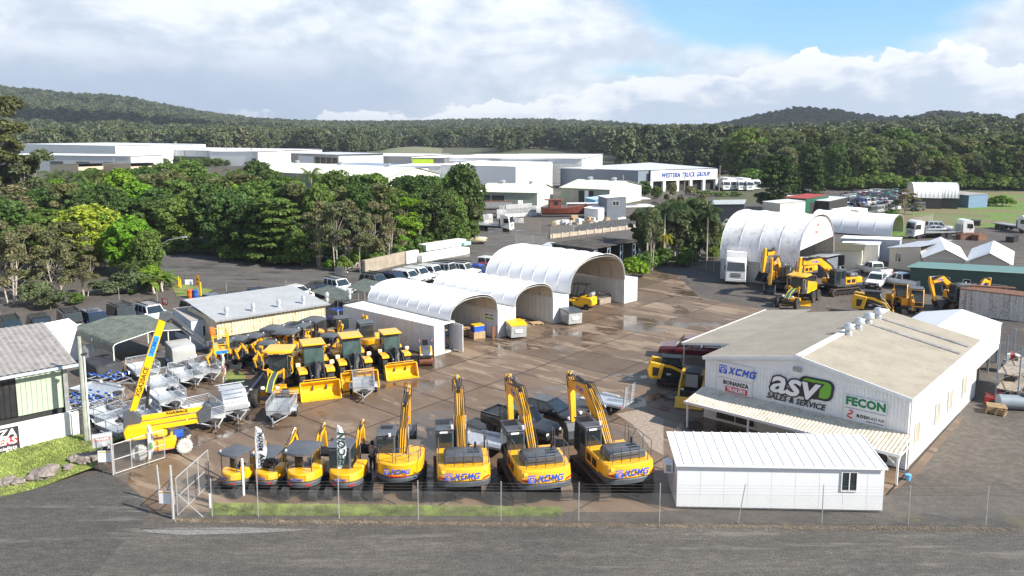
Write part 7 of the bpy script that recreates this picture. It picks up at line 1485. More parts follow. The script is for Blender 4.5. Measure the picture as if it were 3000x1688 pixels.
def recol(o, mat):
    for c in KIDS.get(o.as_pointer(), []):
        if c.type == 'MESH' and c.data.materials and c.data.materials[0] and c.data.materials[0].name == 'car_white':
            key = (c.data.name, mat.name)
            if key not in _swap: _swap[key] = c.data.copy(); _swap[key].materials[0] = mat
            c.data = _swap[key]
        recol(c, mat)
for st_, rk_ in (('suv', 0), ('suv', 1), ('boxy', 0), ('boxy', 1), ('hatch', 0), ('sedan', 0), ('ute', 0), ('van', 0)):   # one of each kind, left white; cars() copies them
    proto[(st_, bool(rk_))] = car('car', 'x', st_, CP['white'], rack=bool(rk_))
_protos = list(proto.values())
cars([('suv', 'green', 'R8', 85, 668, 1.8, 140, 'dark green wagon with roof bars at the left edge of the off-roader row', 1), ('suv', 'black', 'R8', 335, 650, 1.8, 140, 'black wagon second from the left in the row behind the carport'),
      ('boxy', 'black', 'R8', 590, 605, 2, 140, 'black off-roader with an orange roof cover and roof rack', 1), ('suv', 'navy', 'R8', 800, 610, 1.8, 135, 'navy wagon between the orange-topped off-roader and the boxy black one'),
      ('boxy', 'black', 'R8', 1030, 555, 2, 133, 'boxy black off-roader with long slatted roof rack behind the carport', 1), ('suv', 'white', 'R8', 1270, 550, 1.8, 131, 'white wagon with roof rails parked above the carport roof', 1),
      ('suv', 'black', 'R8', 1650, 525, 1.8, 131, 'black wagon first beyond the cream shed roof'), ('suv', 'navy', 'R8', 1830, 475, 1.8, 131, 'navy wagon with pale rings on its roof beyond the cream shed'), ('suv', 'black', 'R8', 2025, 458, 1.8, 131, 'black wagon third beyond the cream shed roof'), ('suv', 'navy', 'R8', 2205, 425, 1.8, 131, 'dark navy wagon fourth beyond the cream shed roof'),
      ('hatch', 'white', 'R8', 2500, 392, 1.45, 131, 'white hatchback with dark sunroof beyond the cream shed'), ('sedan', 'black', 'R7', 80, 385, 1.45, 131, 'black sedan left of the white wagon with roof rails'), ('suv', 'white', 'R7', 240, 350, 1.8, 131, 'white wagon facing the mossy carports', 1),
      ('suv', 'grey', 'R7', 520, 315, 1.8, 125, 'dark grey-brown wagon at the left end of the second car row', 1), ('suv', 'navy', 'R7', 670, 305, 1.8, 125, 'shiny dark blue wagon second in the second car row'), ('suv', 'white', 'R7', 765, 285, 1.8, 122, 'white off-roader with spotlights, first white one in the second row'), ('suv', 'white', 'R7', 845, 265, 1.8, 122, 'white off-roader, second white one in the second row'),
      ('suv', 'white', 'R7', 950, 248, 1.8, 120, 'white off-roader, third white one in the second row'), ('boxy', 'silver', 'R7', 1060, 228, 2, 118, 'silver off-roader with roof rack between two white ones', 1), ('suv', 'white', 'R7', 1185, 230, 1.8, 118, 'white off-roader with black roof bars next to the blue hatchback', 1), ('hatch', 'blue', 'R7', 1310, 245, 1.45, 118, 'bright blue hatchback beside the large dome'),
      ('hatch', 'red', 'R7', 1365, 232, 1.45, 118, 'dark red hatchback behind the blue one'), ('van', 'white', 'R7', 1415, 192, 1.9, 118, 'cream white van behind the large dome'), ('hatch', 'black', 'R7', 1340, 322, 1.4, 118, 'black low car against the flank of the large dome'), ('hatch', 'blue', 'R7', 255, 582, 1.45, 131, 'blue hatchback under the mossy carport'), ('boxy', 'grey', 'R7', 350, 528, 2, 131, 'grey off-roader in the shade between carport and container'),
      ('van', 'silver', 'S3', 740, 905, 1.9, 200, 'pale van beside the dark timber store')], CPG)
cars([('ute', 'maroon', 'R4', 255, 285, 1.75, 285, 'maroon utility truck with canopy frame beside the lean-to'), ('ute', 'black', 'R3', 860, 510, 1.75, 128, 'black dual-cab utility with open tray behind the big excavators'), ('hatch', 'black', 'R3', 1090, 440, 1.5, 128, 'black hatchback behind the middle big excavator'),
      ('ute', 'cream', 'S3', 90, 810, 1.75, 100, 'cream utility truck on the side street'), ('suv', 'silver', 'R6', 1900, 185, 1.8, 100, 'silver wagon at the edge of the field'), ('sedan', 'silver', 'R6', 1850, 215, 1.45, 280, 'silver sedan at the edge of the field'), ('ute', 'beige', 'R6', 225, 170, 1.75, 280, 'old beige pickup beside the charcoal shed'),
      ('ute', 'white', 'R6', 1390, 505, 1.8, 350, 'white tray utility parked behind the yellow portable building'), ('ute', 'white', 'R6', 1410, 590, 1.8, 215, 'white tray utility facing the yard beside the flatbed'), ('ute', 'white', 'R6', 1600, 585, 1.9, 330, 'white flatbed utility with frame behind the small excavators')], None)
proto[('hatch', False)]
# white hauler and flatbeds
def truck(label, body, mat=CP['white'], L=7.5, cargo=None, name='truck'):
    t = thing(name, label, 'truck'); y1 = L / 2
    c = MB().prism([(y1 - 1.9, .9), (y1, .5), (y1 + .03, 1.7), (y1 - .22, 2.95), (y1 - 1.0, 3.25), (y1 - 1.9, 3.05)], -1.2, 1.2, 'x').build('cab', mat, t, bev=.07)
    MB().plate([(-1.08, y1 + .045, 1.72), (1.08, y1 + .045, 1.72), (1.0, y1 - .165, 2.75), (-1.0, y1 - .165, 2.75)], (0, .01, .003)).build('windscreen', gl, c)
    for s_ in (-1, 1):
        MB().box(s_ * 1.203 - .005, s_ * 1.203 + .005, y1 - 1.2, y1 - .3, 1.7, 2.5).build('side_window', gl, c); MB().box(s_ * .95 - .16, s_ * .95 + .16, y1 - .02, y1 + .04, .75, .95).build('headlight', lens_w, t); MB().box(s_ * 1.3 - .07, s_ * 1.3 + .07, y1 - .35, y1 - .25, 1.75, 2.35).build('mirror', black, t)
        for y_ in (y1 - 1.0, -y1 + 1.2, -y1 + 2.4): wheel(t, s_ * 1.02, y_, .48, .3, whl)
    MB().box(-1.2, 1.2, y1 - .1, y1 + .06, .4, .72).build('bumper', mat, t, bev=.03)
    for k in range(3): MB().box(-.6, .6, y1 + .0, y1 + .045, .95 + k * .2, 1.05 + k * .2).build('grille_bar', dgrey, t)
    MB().box(-.45, .45, -y1, y1 - 1.9, .6, .95).build('chassis', black, t)
    if body == 'box': MB().box(-1.22, 1.22, -y1, y1 - 2.1, 1.0, 3.75).build('cargo_box', whitep, t, bev=.03)
    elif body == 'flat':
        MB().box(-1.2, 1.2, -y1, y1 - 2.1, 1.0, 1.15).box(-1.2, 1.2, y1 - 2.16, y1 - 2.1, 1.15, 2.3).build('tray', galv_d, t)
    return t
tk = truck('white box truck with dark windscreen parked by the big stained shelter', 'box', L=8.5); p0, p1 = g('R6', 290, 685), g('R6', 470, 640); tk.rotation_euler[2] = R(-197); p = g('R6', 283, 690); tk.location = (p.x - 4.2 * math.sin(R(197)), p.y - 4.2 * math.cos(R(197)), 0)
t2 = truck('flatbed truck with white cab right of the second arched shelter', 'flat', L=8); at(t2, 'R6', 1830, 318, 0, 100)
TG = 'trucks in the far yard'
o = dup(t2, (0, 0, 0), 0, 'flatbed truck with dark green and white cab in the right hand yard'); at(o, 'R6', 1960, 310, 0, -95)
o = dup(t2, (0, 0, 0), 0, 'white truck facing the camera at the right edge of the dirt yard'); at(o, 'R6', 2490, 262, 0, -170)
o = dup(t2, (0, 0, 0), 0, 'white flatbed truck loaded with wrapped stone in the stone yard'); at(o, 'Q4', 300, 575, 0, -110)
for k, (x, y) in enumerate(((170, 750), (225, 748), (290, 752), (350, 752), (405, 745))):
    o = dup(tk if k % 2 else t2, (0, 0, 0), 0, 'white truck, ' + ORD[k] + ' from the left beside the truck workshop', TG); at(o, 'S4', x, y, 0, -170)
tk['group'] = t2['group'] = 'trucks in the yards'
# ---- the distant car yard
r5 = random.Random(4); cols = ['navy', 'white', 'silver', 'grey', 'black', 'blue', 'black', 'navy', 'teal', 'red', 'silver', 'black', 'white']; pc = 0
for row, (y0, xs, x1, n_) in enumerate(((905, 1040, 1290, 6), (878, 1060, 1560, 15), (862, 1120, 1480, 13), (848, 1130, 1500, 15), (835, 1150, 1540, 17), (822, 1180, 1560, 19), (810, 1220, 1570, 20), (800, 1270, 1575, 19))):
    for k in range(n_):
        cl = r5.choice(cols); st_ = r5.choice(['suv', 'sedan', 'hatch', 'suv', 'ute']); x = xs + (x1 - xs) * (k + .5) / n_ + r5.uniform(-3, 3); y = y0 - (x - xs) * .045 + r5.uniform(-1.5, 1.5)
        o = dup(proto[(st_, False)], (0, 0, 0), 0); 
        if cl != 'white': recol(o, CP[cl])
        at(o, 'S4', x, y, 0, 40 + r5.uniform(-6, 6) + (180 if r5.random() < .5 else 0)); o.name = 'parked_car' if st_ != 'ute' else 'utility_truck'
        tag(o, f"{ {'navy': 'dark blue', 'teal': 'green-blue'}.get(cl, cl)} {'utility' if st_ == 'ute' else 'car'}, {ORD[k]} from the left in the {ORD[row]} row of the distant car yard", 'car' if st_ != 'ute' else 'utility truck', 'cars in the distant car yard')
for k in range(9):
    o = dup(proto[('boxy', False)], (0, 0, 0), 0); recol(o, CP[r5.choice(['silver', 'grey', 'white'])]); at(o, 'S4', 1345 + k * 27 if k < 8 else 1730, 950 - k * 4.2, 0, 130); tag(o, 'parked car, ' + ORD[k] + ' from the left along the fence of the distant car yard', 'car', 'cars in the distant car yard'); o.name = 'parked_car'
for k in range(8):
    o = dup(proto[('suv', False)], (0, 0, 0), 0); recol(o, CP[r5.choice(['teal', 'grey', 'white', 'silver'])]); at(o, 'S4', 1740 + k * 24, 882 - k * 3.5, 0, 130); tag(o, 'pale car, ' + ORD[k] + ' from the left before the twin arched shelters', 'car', 'cars in the distant car yard'); o.name = 'parked_car'
for o in _protos:
    def rm(o):
        for c in KIDS.pop(o.as_pointer(), []): rm(c)
        bpy.data.objects.remove(o)
    rm(o)

# ================================================================== TRAILERS (drawbar towards +Y)
def trailer(label, L=2.4, W_=1.5, cage=True, tip=False, group='galvanised trailers', spare=True, mat=galv, tandem=False, name='cage_trailer', side=.28, mesh=.11, ch=.55):
    t = thing(name, label, 'trailer', (0, 0, 0), 0, group); z = .55; h = L / 2; w = W_ / 2; m = MB()
    m.box(-w, w, -h, h, z, z + .04).build('bed', mat, t)
    for s_ in (-1, 1): MB().box(s_ * w - .03 * (s_ > 0), s_ * w + .03 * (s_ < 0), -h, h, z + .04, z + side).build('side_panel', mat, t)
    MB().box(-w, w, h - .03, h, z + .041, z + side).build('front_panel', mat, t); MB().box(-w, w, -h, -h + .03, z + .041, z + side).build('tailgate', mat, t)
    if cage:
        c = MB(); zt = z + side + ch
        for x_, y_ in ((-w, -h), (w, -h), (-w, h), (w, h), (-w, 0), (w, 0), (0, h)): c.box(x_ - .02, x_ + .02, y_ - .02, y_ + .02, z + side, zt)
        for zz in (z + side + .02, zt):
            c.bar((-w, -h, zz), (w, -h, zz), .045).bar((-w, h, zz), (w, h, zz), .045).bar((-w, -h, zz), (-w, h, zz), .045).bar((w, -h, zz), (w, h, zz), .045)
        c.build('cage', mat, t); g_ = MB(); k = z + side + mesh
        while k < zt: g_.bar((-w, -h, k), (w, -h, k), .017).bar((-w, h, k), (w, h, k), .017).bar((-w, -h, k), (-w, h, k), .017).bar((w, -h, k), (w, h, k), .017); k += mesh
        g_.build('cage_mesh', mat, t)
    for y_ in ((-.1, .62) if tandem else (0,)):
        for s_ in (-1, 1): wheel(t, s_ * (w + .14), y_ - .1, .31, .19, galv)
    for s_ in (-1, 1): MB().prism([(-.5, .5), (-.38, .7), (.2 + .7 * tandem, .7), (.32 + .7 * tandem, .5), (.25 + .7 * tandem, .52), (.16 + .7 * tandem, .665), (-.35, .665), (-.44, .52)], s_ * (w + .14) - .12, s_ * (w + .14) + .12, 'x').build('mudguard', mat, t)
    MB().bar((-w * .8, h, z - .03), (0, h + 1.1, z - .08), .06).bar((w * .8, h, z - .03), (0, h + 1.1, z - .08), .06).bar((0, h + 1.0, z - .08), (0, h + 1.3, z - .06), .08).build('drawbar', mat, t)
    j = MB().cyl((.12, h + 1.0, .1), (.12, h + 1.0, .75), .028, n=6).build('jockey_stand', mat, t); MB().cyl((.08, h + 1.0, .07), (.16, h + 1.0, .07), .075, n=10).build('jockey_wheel', rubber, j)
    if spare: sp = MB().lathe([(.17, -.08), (.29, -.09), (.31, 0), (.29, .09), (.17, .08)], (0, h + .38, z + .08), 'z', 14).build('spare_wheel', rubber, t, smooth=True); MB().cyl((0, h + .38, z + .05), (0, h + .38, z + .13), .17, n=12).build('rim', whitep, sp)
    for s_ in (-1, 1): MB().box(s_ * w * .85 - .06, s_ * w * .85 + .06, -h - .02, -h, z + .05, z + .12).build('tail_light', lens_r, t)
    return t
TGp = 'cage trailers on the wet concrete at the left'
T = trailer('cage trailer alone in front of the motor grader', group=TGp); at(T, 'R2', 468, 720, .55, -176); 
def tr(lb, r, x, y, az_, s=1.0, src=None): o = dup(src or T, (0, 0, 0), 0, lb); at(o, r, x, y, .55, -az_); o.scale = (s, s, s); return o
tr('cage trailer standing in front of the second loader bucket', 'R2', 962, 580, 168, 1.0)
T6 = trailer('large cage trailer right behind the boom lift arm', 3.0, 1.8, group=TGp); at(T6, 'S6', 1275, 850, .55, -140)
tr('cage trailer nearest the tip of the boom lift base', 'S6', 925, 690, 140, .98, T6); tr('cage trailer second behind the boom lift arm', 'S6', 870, 560, 140, .95, T6); tr('tall cage trailer left of the boom lift main arm', 'S6', 705, 430, 140, .95, T6)
tr('cage trailer with white spare wheel in the middle of the back row', 'S6', 1110, 480, 140, .95, T6); tr('cage trailer at the right end of the back row by the grass patch', 'S6', 1290, 430, 145, .95, T6)
tr('cage trailer in the front left corner behind the gate', 'S6', 360, 860, 125, .9, T6); tr('cage trailer just behind the gate sign, in the shade of the boom lift', 'S6', 480, 980, 125, .9, T6); tr('weathered cage trailer left of the boom base', 'S6', 700, 860, 140, .9, T6)
fb = trailer('low galvanised flatbed trailer beside the power pole', 3.4, 1.9, False, group='flat trailers', tandem=True, name='flatbed_trailer', side=.16); at(fb, 'S6', 270, 620, .55, -115)
def enclosed(label, mat, H_, name='enclosed_trailer'):
    t = trailer(label, 2.6, 1.6, False, group='enclosed trailers', name=name, side=.12)
    MB().prism([(-1.28, .7), (1.28, .7), (1.28, 1.1), (.55, 1.1 + H_), (-.75, 1.1 + H_), (-1.28, 1.1 + H_ * .6)], -.78, .78, 'x').build('canopy_box', mat, t, bev=.03)
    for k in range(3): MB().bar((-.6, 1.22 - k * .2, 1.25 + k * .25), (.6, 1.22 - k * .2, 1.25 + k * .25), .035).build('ladder_rung', galv, t)
    for y_ in (.5, -.7): MB().bar((-.95, y_, 1.2 + H_), (.95, y_, 1.2 + H_), .05).box(-.7, -.66, y_ - .02, y_ + .02, 1.1 + H_, 1.2 + H_).box(.66, .7, y_ - .02, y_ + .02, 1.1 + H_, 1.2 + H_).build('roof_bar', galv, t)
    return t
at(enclosed('silver tradesman trailer with roof bars at the right end of the trailers', alu, .75), 'S6', 1550, 770, .6, -150)
t = trailer('grey closed box trailer by the carport', 2.8, 1.8, False, group='enclosed trailers', name='enclosed_trailer', side=.1); MB().prism([(-1.35, .65), (1.35, .65), (1.35, 1.5), (1.1, 1.75), (-1.35, 1.75)], -.88, .88, 'x').build('canopy_box', M('dull_grey_box', (.40, .40, .385), .6), t, bev=.03); at(t, 'S6', 1060, 310, .6, -145)
def boat_trailer(label):
    t = thing('boat_trailer', label, 'trailer', (0, 0, 0), 0, 'boat trailers with blue rollers'); m = MB()
    for s_ in (-1, 1): m.tube([(s_ * .75, -2.2, .5), (s_ * .75, .6, .5), (0, 2.2, .5), (0, 3.0, .5)], .04, 5)
    for y_ in (-2, -1, 0, .8): m.bar((-.78, y_, .48), (.78, y_, .48), .06)
    m.build('frame', galv, t)
    for y_ in (-2, -1.2, -.4, .4):
        for s_ in (-1, 1):
            b_ = MB().bar((s_ * .2, y_, .62), (s_ * .6, y_, .78), .05).build('roller_bracket', galv, t)
            for q in (0, 1): MB().cyl((s_ * (.22 + .36 * q), y_ - .1, .70 + .12 * q), (s_ * (.22 + .36 * q), y_ + .1, .70 + .12 * q), .07, n=8).build('roller', blue, b_)
    for s_ in (-1, 1): wheel(t, s_ * .95, -.6, .3, .18, galv); MB().prism([(-1.0, .45), (-.9, .66), (-.3, .66), (-.2, .45), (-.28, .62), (-.92, .62)], s_ * .95 - .11, s_ * .95 + .11, 'x').build('mudguard', galv, t)
    return t
b1_ = boat_trailer('galvanised boat trailer with blue rollers in front of the black tarpaulin'); at(b1_, 'S6', 440, 520, .5, -115)
o = dup(b1_, (0, 0, 0), 0, 'galvanised boat trailer with blue rollers below the flatbed trailer'); at(o, 'S6', 330, 725, .5, -115); o = dup(b1_, (0, 0, 0), 0, 'galvanised boat trailer with blue rollers partly hidden by the power pole'); at(o, 'S6', 160, 760, .5, -115)
def ramp_trailer(label):
    t = trailer(label, 3.2, 1.8, False, group='plant trailers with raised ramps', name='plant_trailer', side=.14, tandem=True, spare=False)
    for s_ in (-1, 1):
        m = MB(); x_ = s_ * .5
        for q in (-.2, .2): m.bar((x_ + q, -1.62, .6), (x_ + q, -1.75, 2.0), .06)
        for k in range(9): m.bar((x_ - .2, -1.63 - k * .014, .7 + k * .15), (x_ + .2, -1.63 - k * .014, .7 + k * .15), .05)
        m.build('loading_ramp', galv, t)
    return t
r1_ = ramp_trailer('silver plant trailer with two upright ramps behind the large excavators'); at(r1_, 'R3', 590, 770, .55, -310); r1_.rotation_euler[2] = R(62)
o = dup(r1_, (0, 0, 0), 0, 'silver plant trailer with two upright ramps right of the highest excavator boom'); at(o, 'R3', 1520, 460, .55, -0); o.rotation_euler[2] = R(55)
# black tarpaulin over a trailer
p = g('S6', 320, 480); tag(MB().prism([(-1.9, 0), (1.9, 0), (1.7, 1.15), (.4, 1.35), (-1.7, 1.2)], -1.0, 1.0, 'x').build('tarpaulin_cover', M('black_tarp', (.035, .037, .042), .7, var=.3, sc=2, bump=.4), None, p, R(48), bev=.1), 'black tarpaulin draped over a low load beside the power pole', 'tarpaulin')
p = g('S6', 270, 270, .5); tag(MB().prism([(-.9, 0), (.9, 0), (.9, 1.0), (.0, 1.35), (-.9, 1.1)], -.9, .9, 'x').build('garden_shed', white_metal, None, (p.x, p.y, 0), R(45)), 'small ribbed grey garden shed beside the carport', 'shed')
# ================================================================== FENCES, GATES, FLAGS, POLES
wire = M('fence_wire', (.25, .25, .245), .5, metal=.4, var=.1); post_m = M('fence_post', (.50, .50, .48), .5, metal=.4, var=.1)
def mesh_wires(m, a, b, z0, z1, sp=.095, r=.0035):
    """diamond chain link between two ground points"""
    a, b = Vector(a[:2]), Vector(b[:2]); L = (b - a).length; d = (b - a) / L; H_ = z1 - z0; n = Vector((-d.y, d.x)) * r
    for s_ in (1, -1):
        k = -H_
        while k < L:
            t0, t1 = max(k, 0), min(k + H_, L)
            if t1 > t0:
                za, zb = (z0 + (t0 - k), z0 + (t1 - k)) if s_ > 0 else (z1 - (t0 - k), z1 - (t1 - k)); p, q = a + d * t0, a + d * t1
                m.add([(p.x - n.x, p.y - n.y, za), (p.x + n.x, p.y + n.y, za), (p.x, p.y, za + r * 2), (q.x - n.x, q.y - n.y, zb), (q.x + n.x, q.y + n.y, zb), (q.x, q.y, zb + r * 2)], [(0, 1, 4, 3), (1, 2, 5, 4), (2, 0, 3, 5)])
            k += sp * 1.41
def fence(name, label, pts, h, posts=None, strands=3, mesh=True, sp=.095, r=.0035, pr=.025, top=.45, lean=()):
    o = Vector(pts[0][:2]); t = thing(name, label, 'fence', o); P_ = [Vector(p[:2]) - o for p in pts]; m = MB()
    for a, b in zip(P_, P_[1:]):
        if mesh: mesh_wires(m, a, b, .05, h, sp, r)
        for z_ in [h] + [h + top * (k + 1) / strands for k in range(strands)]: m.bar((a.x, a.y, z_), (b.x, b.y, z_), r * 1.6)
    m.build('wire_mesh' if mesh else 'wire', wire, t)
    for i, p in enumerate(posts or P_):
        q = Vector(p[:2]) - (o if posts else Vector((0, 0))); l_ = dict(lean).get(i, 0); MB().cyl((q.x, q.y, 0), (q.x + l_, q.y, h + top + .05), pr, n=6).build('post', post_m, t)
    return t
fr_pts = [g('D', 436, 1303), g('D', 2478, 1324), g('D', 2800, 1327)]
fence('front_fence', 'chain link fence with barbed strands along the front road', fr_pts, 1.5, [g('D', x, 1299 + (x - 436) * .0115) for x in (534, 650, 853, 1052, 1260, 1455, 1658, 1856, 2066, 2283, 2478)], lean={7: .28}.items())
fence('side_fence', 'wire fence between the front gate and the left power pole', [g('S6', 335, 1400), g('S6', 190, 1195), g('S6', 85, 1000)], 1.6)
fence('yard_fence', 'low post and wire fence in front of the left trees', [g('R8', 0, 640), g('R8', 420, 570), g('R8', 1000, 510), g('R8', 1320, 525), g('R8', 1900, 470), g('R8', 2400, 440), g('R7', 400, 330)], .9, mesh=False, strands=2)
fence('street_fence', 'chain link fence around the stone yard with dark shade cloth', [g('Q4', 1010, 625), g('Q4', 1160, 660), g('Q4', 1480, 640), g('Q4', 2400, 520)], 1.8, sp=.16, r=.008)
fence('street_gate_fence', 'pale mesh panels across the side street', [g('Q4', 650, 820), g('Q4', 900, 790), g('Q4', 1100, 770)], 1.6, sp=.16, r=.008)
fence('field_fence', 'wire fence along the weedy field on the right', [g('R6', 1700, 215), g('R6', 1860, 190), g('R6', 2300, 215)], 1.5, sp=.3, r=.01)
fence('dome_fence', 'dark mesh fence left of the big stained shelter', [g('R6', -60, 545), g('R6', 50, 575), g('R6', 110, 590)], 1.7, sp=.14)
a_, b_ = g('Q4', 1560, 640), g('Q4', 2400, 525); dd = (b_ - a_); tag(MB().box(0, dd.length, .05, .08, .4, 1.9).build('shade_cloth', M('shade_cloth', (.06, .065, .07), .8, var=.3), None, (a_.x, a_.y, 0), math.atan2(dd.y, dd.x)), 'dark shade cloth on the stone yard fence', 'shade cloth')
a_ = g('Q4', 1150, 690); b_ = g('Q4', 2430, 540); dd = b_ - a_; w_ = thing('retaining_wall', 'low concrete block wall under the stone yard fence', 'wall', a_, math.atan2(dd.y, dd.x)); MB().box(0, dd.length, 0, .3, 0, .7).build('panel', M('sandy_concrete', (.40, .33, .25), .8, var=.2), w_)
for k in range(11): MB().box(.5 + k * dd.length / 11, .9 + k * dd.length / 11, -.1, -.003, 0, .85).build('pier', concrete, w_)
def gate(label, a, b, h=1.75, rails=3, uz=.08):
    a, b = Vector(a[:2]), Vector(b[:2]); d = b - a; L = d.length; t = thing('mesh_gate', label, 'gate', a, math.atan2(d.y, d.x), 'chain link entrance gates'); m = MB()
    for z_ in (uz, h * .5, h): m.cyl((0, 0, z_), (L, 0, z_), .028, n=6)
    for k in range(rails + 1): m.cyl((L * k / rails, 0, uz), (L * k / rails, 0, h), .028, n=6)
    m.build('gate_frame', post_m, t); m = MB(); mesh_wires(m, (0, 0), (L, 0), uz, h, .085, .004); m.build('wire_mesh', wire, t); return t
gate('left leaf of the open entrance gate, beside the boom lift', g('S6', 440, 1422), g('S6', 912, 1268)); gate('right leaf of the open entrance gate, swung inwards behind the steel post', g('S8', 1945, 800), g('R1', 1270, 1290), 2.0)
def pole(name, label, p, h, r, mat, cat='post', group=None, lean=(0, 0)):
    t = tag(MB().cyl((0, 0, -.1), (lean[0], lean[1], h), r, r * .8, 8).build(name, mat, None, p), label, cat, group); return t
pole('gate_post', 'thick steel post with reddish base at the right of the entrance', g('S8', 1897, 822), 2.75, .075, post_m); pole('gate_post', 'thinner steel post behind the thick one at the entrance', g('S8', 1760, 640), 2.0, .06, post_m, lean=(-.1, 0)); pole('gate_post', 'steel post holding the left gate leaf and signs', g('S6', 425, 1425), 2.1, .05, post_m)
pole('gate_post', 'square white post behind the smallest excavator', g('S7', 420, 850), 2.0, .07, whitep); pole('guide_post', 'short white post with a meter box on the grass strip', g('S7', 60, 985), .75, .06, whitep); pole('gate_brace', 'slanting brace pole from the thick gate post', g('S8', 2241, 800), 1.2, .03, post_m, lean=(-1.4, .1))
for k, (x, y) in enumerate(((1897, 700), (1140, 200))):
    p = g('S8', 1850 if k == 0 else 1190, 700 if k == 0 else 330, .5 if k == 0 else 0); t = thing('warning_sign', ('white sign with yellow border and warning triangle' if k == 0 else 'white curved sign with small pictures') + ' at the foot of the entrance post', 'sign', (p.x, p.y, .0), R(-8 if k == 0 else 5))
    MB().box(-.5, .32, -.02, 0, .7, 1.35).build('sign_panel', decal_w, t); MB().prism([(-.05, 1.42), (.28, 1.42), (.115, 1.78)], -.02, 0, 'y').build('warning_triangle', decal_k, t); MB().prism([(0, 1.46), (.23, 1.46), (.115, 1.7)], -.024, -.0201, 'y').build('warning_triangle', decal_w, t) ; MB().box(-.46, .28, -.024, -.021, 1.24, 1.3).build('yellow_band', bucket_y, t)
t = thing('dealer_sign', 'grey dealer sign wired to the fence above the left gate', 'sign', (*g('S6', 350, 1370).xy, 0), R(30)); MB().box(-.55, .45, -.03, 0, 1.35, 2.15).build('sign_panel', M('sign_grey', (.35, .37, .38), .6), t); text('BONANZA', .2, decal_w, t, (-.05, -.035, 2.0), (R(90), 0, 0), 0, .003, .004); MB().box(-.45, .35, -.035, -.031, 1.72, 1.88).build('sign_band', M('sign_faded_red', (.5, .12, .10), .6), t); text('TRAILERS', .15, decal_w, t, (-.05, -.04, 1.8), (R(90), 0, 0), 0, .003, .004); text('5474 4077' if 0 else '922', .2, decal_w, t, (-.05, -.035, 1.55), (R(90), 0, 0), 0, .003, .004)
def flag(label, p, z0, H_, W_, words, col=decal_k, rz=0, lean=0.0, poleh=None):
    """feather flag: pole, curved sail, lettering read from the street side of the yard"""
    t = thing('feather_flag', label, 'flag', (p[0], p[1], 0), rz, 'white feather flags'); N_ = 14; pts = []
    for k in range(N_ + 1): f = k / N_; pts.append((W_ * (math.sin(f * math.pi * .86 + .25) ** .7 if f < .99 else .12) * .9, z0 + H_ * f))
    MB().tube([(0, 0, 0), (0, 0, z0), (0, 0, z0 + H_ * .75), (W_ * .1, 0, z0 + H_)], .018, 5).build('pole', post_m, t); m = MB()
    for k in range(N_):
        (w0, a), (w1, b) = pts[k], pts[k + 1]; c0, c1 = .05 * math.sin(k * .9), .05 * math.sin(k * .9 + .9); m.add([(0.02, 0, a), (w0 * .5, c0, a), (w0, -c0, a), (w1, -c1, b), (w1 * .5, c1, b), (.02, 0, b)], [(0, 1, 4, 5), (1, 2, 3, 4)])
    s_ = m.build('sail', M('flag_cloth', (.76, .76, .78), .8, var=.03), t, smooth=True)
    for w_, sz, f, cl in words: text(w_, sz, cl, s_, (W_ * .5, -.055, z0 + H_ * f), (R(90), R(90 + 180), 0), .1, .004, .012)
    return t
flag('white feather flag with rental lettering behind the first mini excavators', g('D', 650, 1299), 2.5, 2.15, .62, (('asv', .5, .2, decal_k), ('RENTAL', .27, .66, decal_k)), lean=0)
flag('white feather flag with dark green lettering in front of the cabbed mini', g('D', 853, 1300), 2.5, 2.25, .5, (('FECON', .52, .45, M('flag_green_black', (.02, .06, .04), .6)),))
flag('white feather flag on the left gate leaf', g('S6', 765, 1330), .35, 2.1, .38, (('asv', .3, .4, M('sign_green', (.2, .5, .1))),)); flag('narrow white flag with faded red letters beside the grass patch', g('S6', 1465, 640), .7, 2.2, .26, (('XCMG', .26, .4, M('faded_red', (.5, .1, .1))),))
# power poles and lamps
def ppole(label, p, h, arm=True, mat=timber, group='power poles'):
    t = thing('power_pole', label, 'power pole', (p[0], p[1], 0), R(20), group); MB().cyl((0, 0, -.2), (0, 0, h), .16, .11, 8).build('pole', mat, t)
    if arm:
        MB().box(-1.1, 1.1, -.06, .06, h - .7, h - .58).build('cross_arm', timber, t)
        for x_ in (-1, -.4, .4, 1): MB().cyl((x_, 0, h - .58), (x_, 0, h - .4), .04, n=6).build('insulator', whitep, t)
    return t
p = g('R1', 530, 1085); t = ppole('weathered grey-green timber pole with a white pipe beside the boundary wall', p, 7.0, False, M('mossy_timber', (.33, .35, .29), .85, var=.2, sc=2)); MB().cyl((.2, -.05, .3), (.2, -.05, 5.8), .05, n=6).build('conduit', whitep, t); MB().box(.0, .35, -.1, .1, 5.9, 6.0).build('bracket', black, t)
for k, (r_, x, yb, yt) in enumerate((('S1', 1120, 760, 585), ('S1', 560, 780, 700), ('S1', 668, 780, 645), ('S1', 865, 800, 680), ('S1', 1368, 760, 640), ('S3', 1358, 520, 325), ('S3', 1875, 470, 345), ('S3', 2165, 480, 240), ('S2', 1097, 440, 365), ('S2', 1830, 470, 358), ('S1', 2440, 900, 825))):
    p = g(r_, x, yb); ppole('timber power pole, ' + ORD[k] + ' among the far buildings', p, max(5, ht(r_, x, yt, p.y)), k % 2 == 0, timber, 'far power poles')
def lamp(label, p, h, L, rz):
    t = thing('street_lamp', label, 'street lamp', (p[0], p[1], 0), rz, 'street lamps'); MB().cyl((0, 0, -.1), (0, 0, h), .12, .08, 8).build('pole', galv, t); MB().tube([(0, 0, h - 1.2), (0, L * .5, h - .3), (0, L, h)], .05, 6).build('arm', galv, t); MB().box(-.15, .15, L, L + .7, h - .04, h + .12).build('lamp_head', galv, t, bev=.03); return t
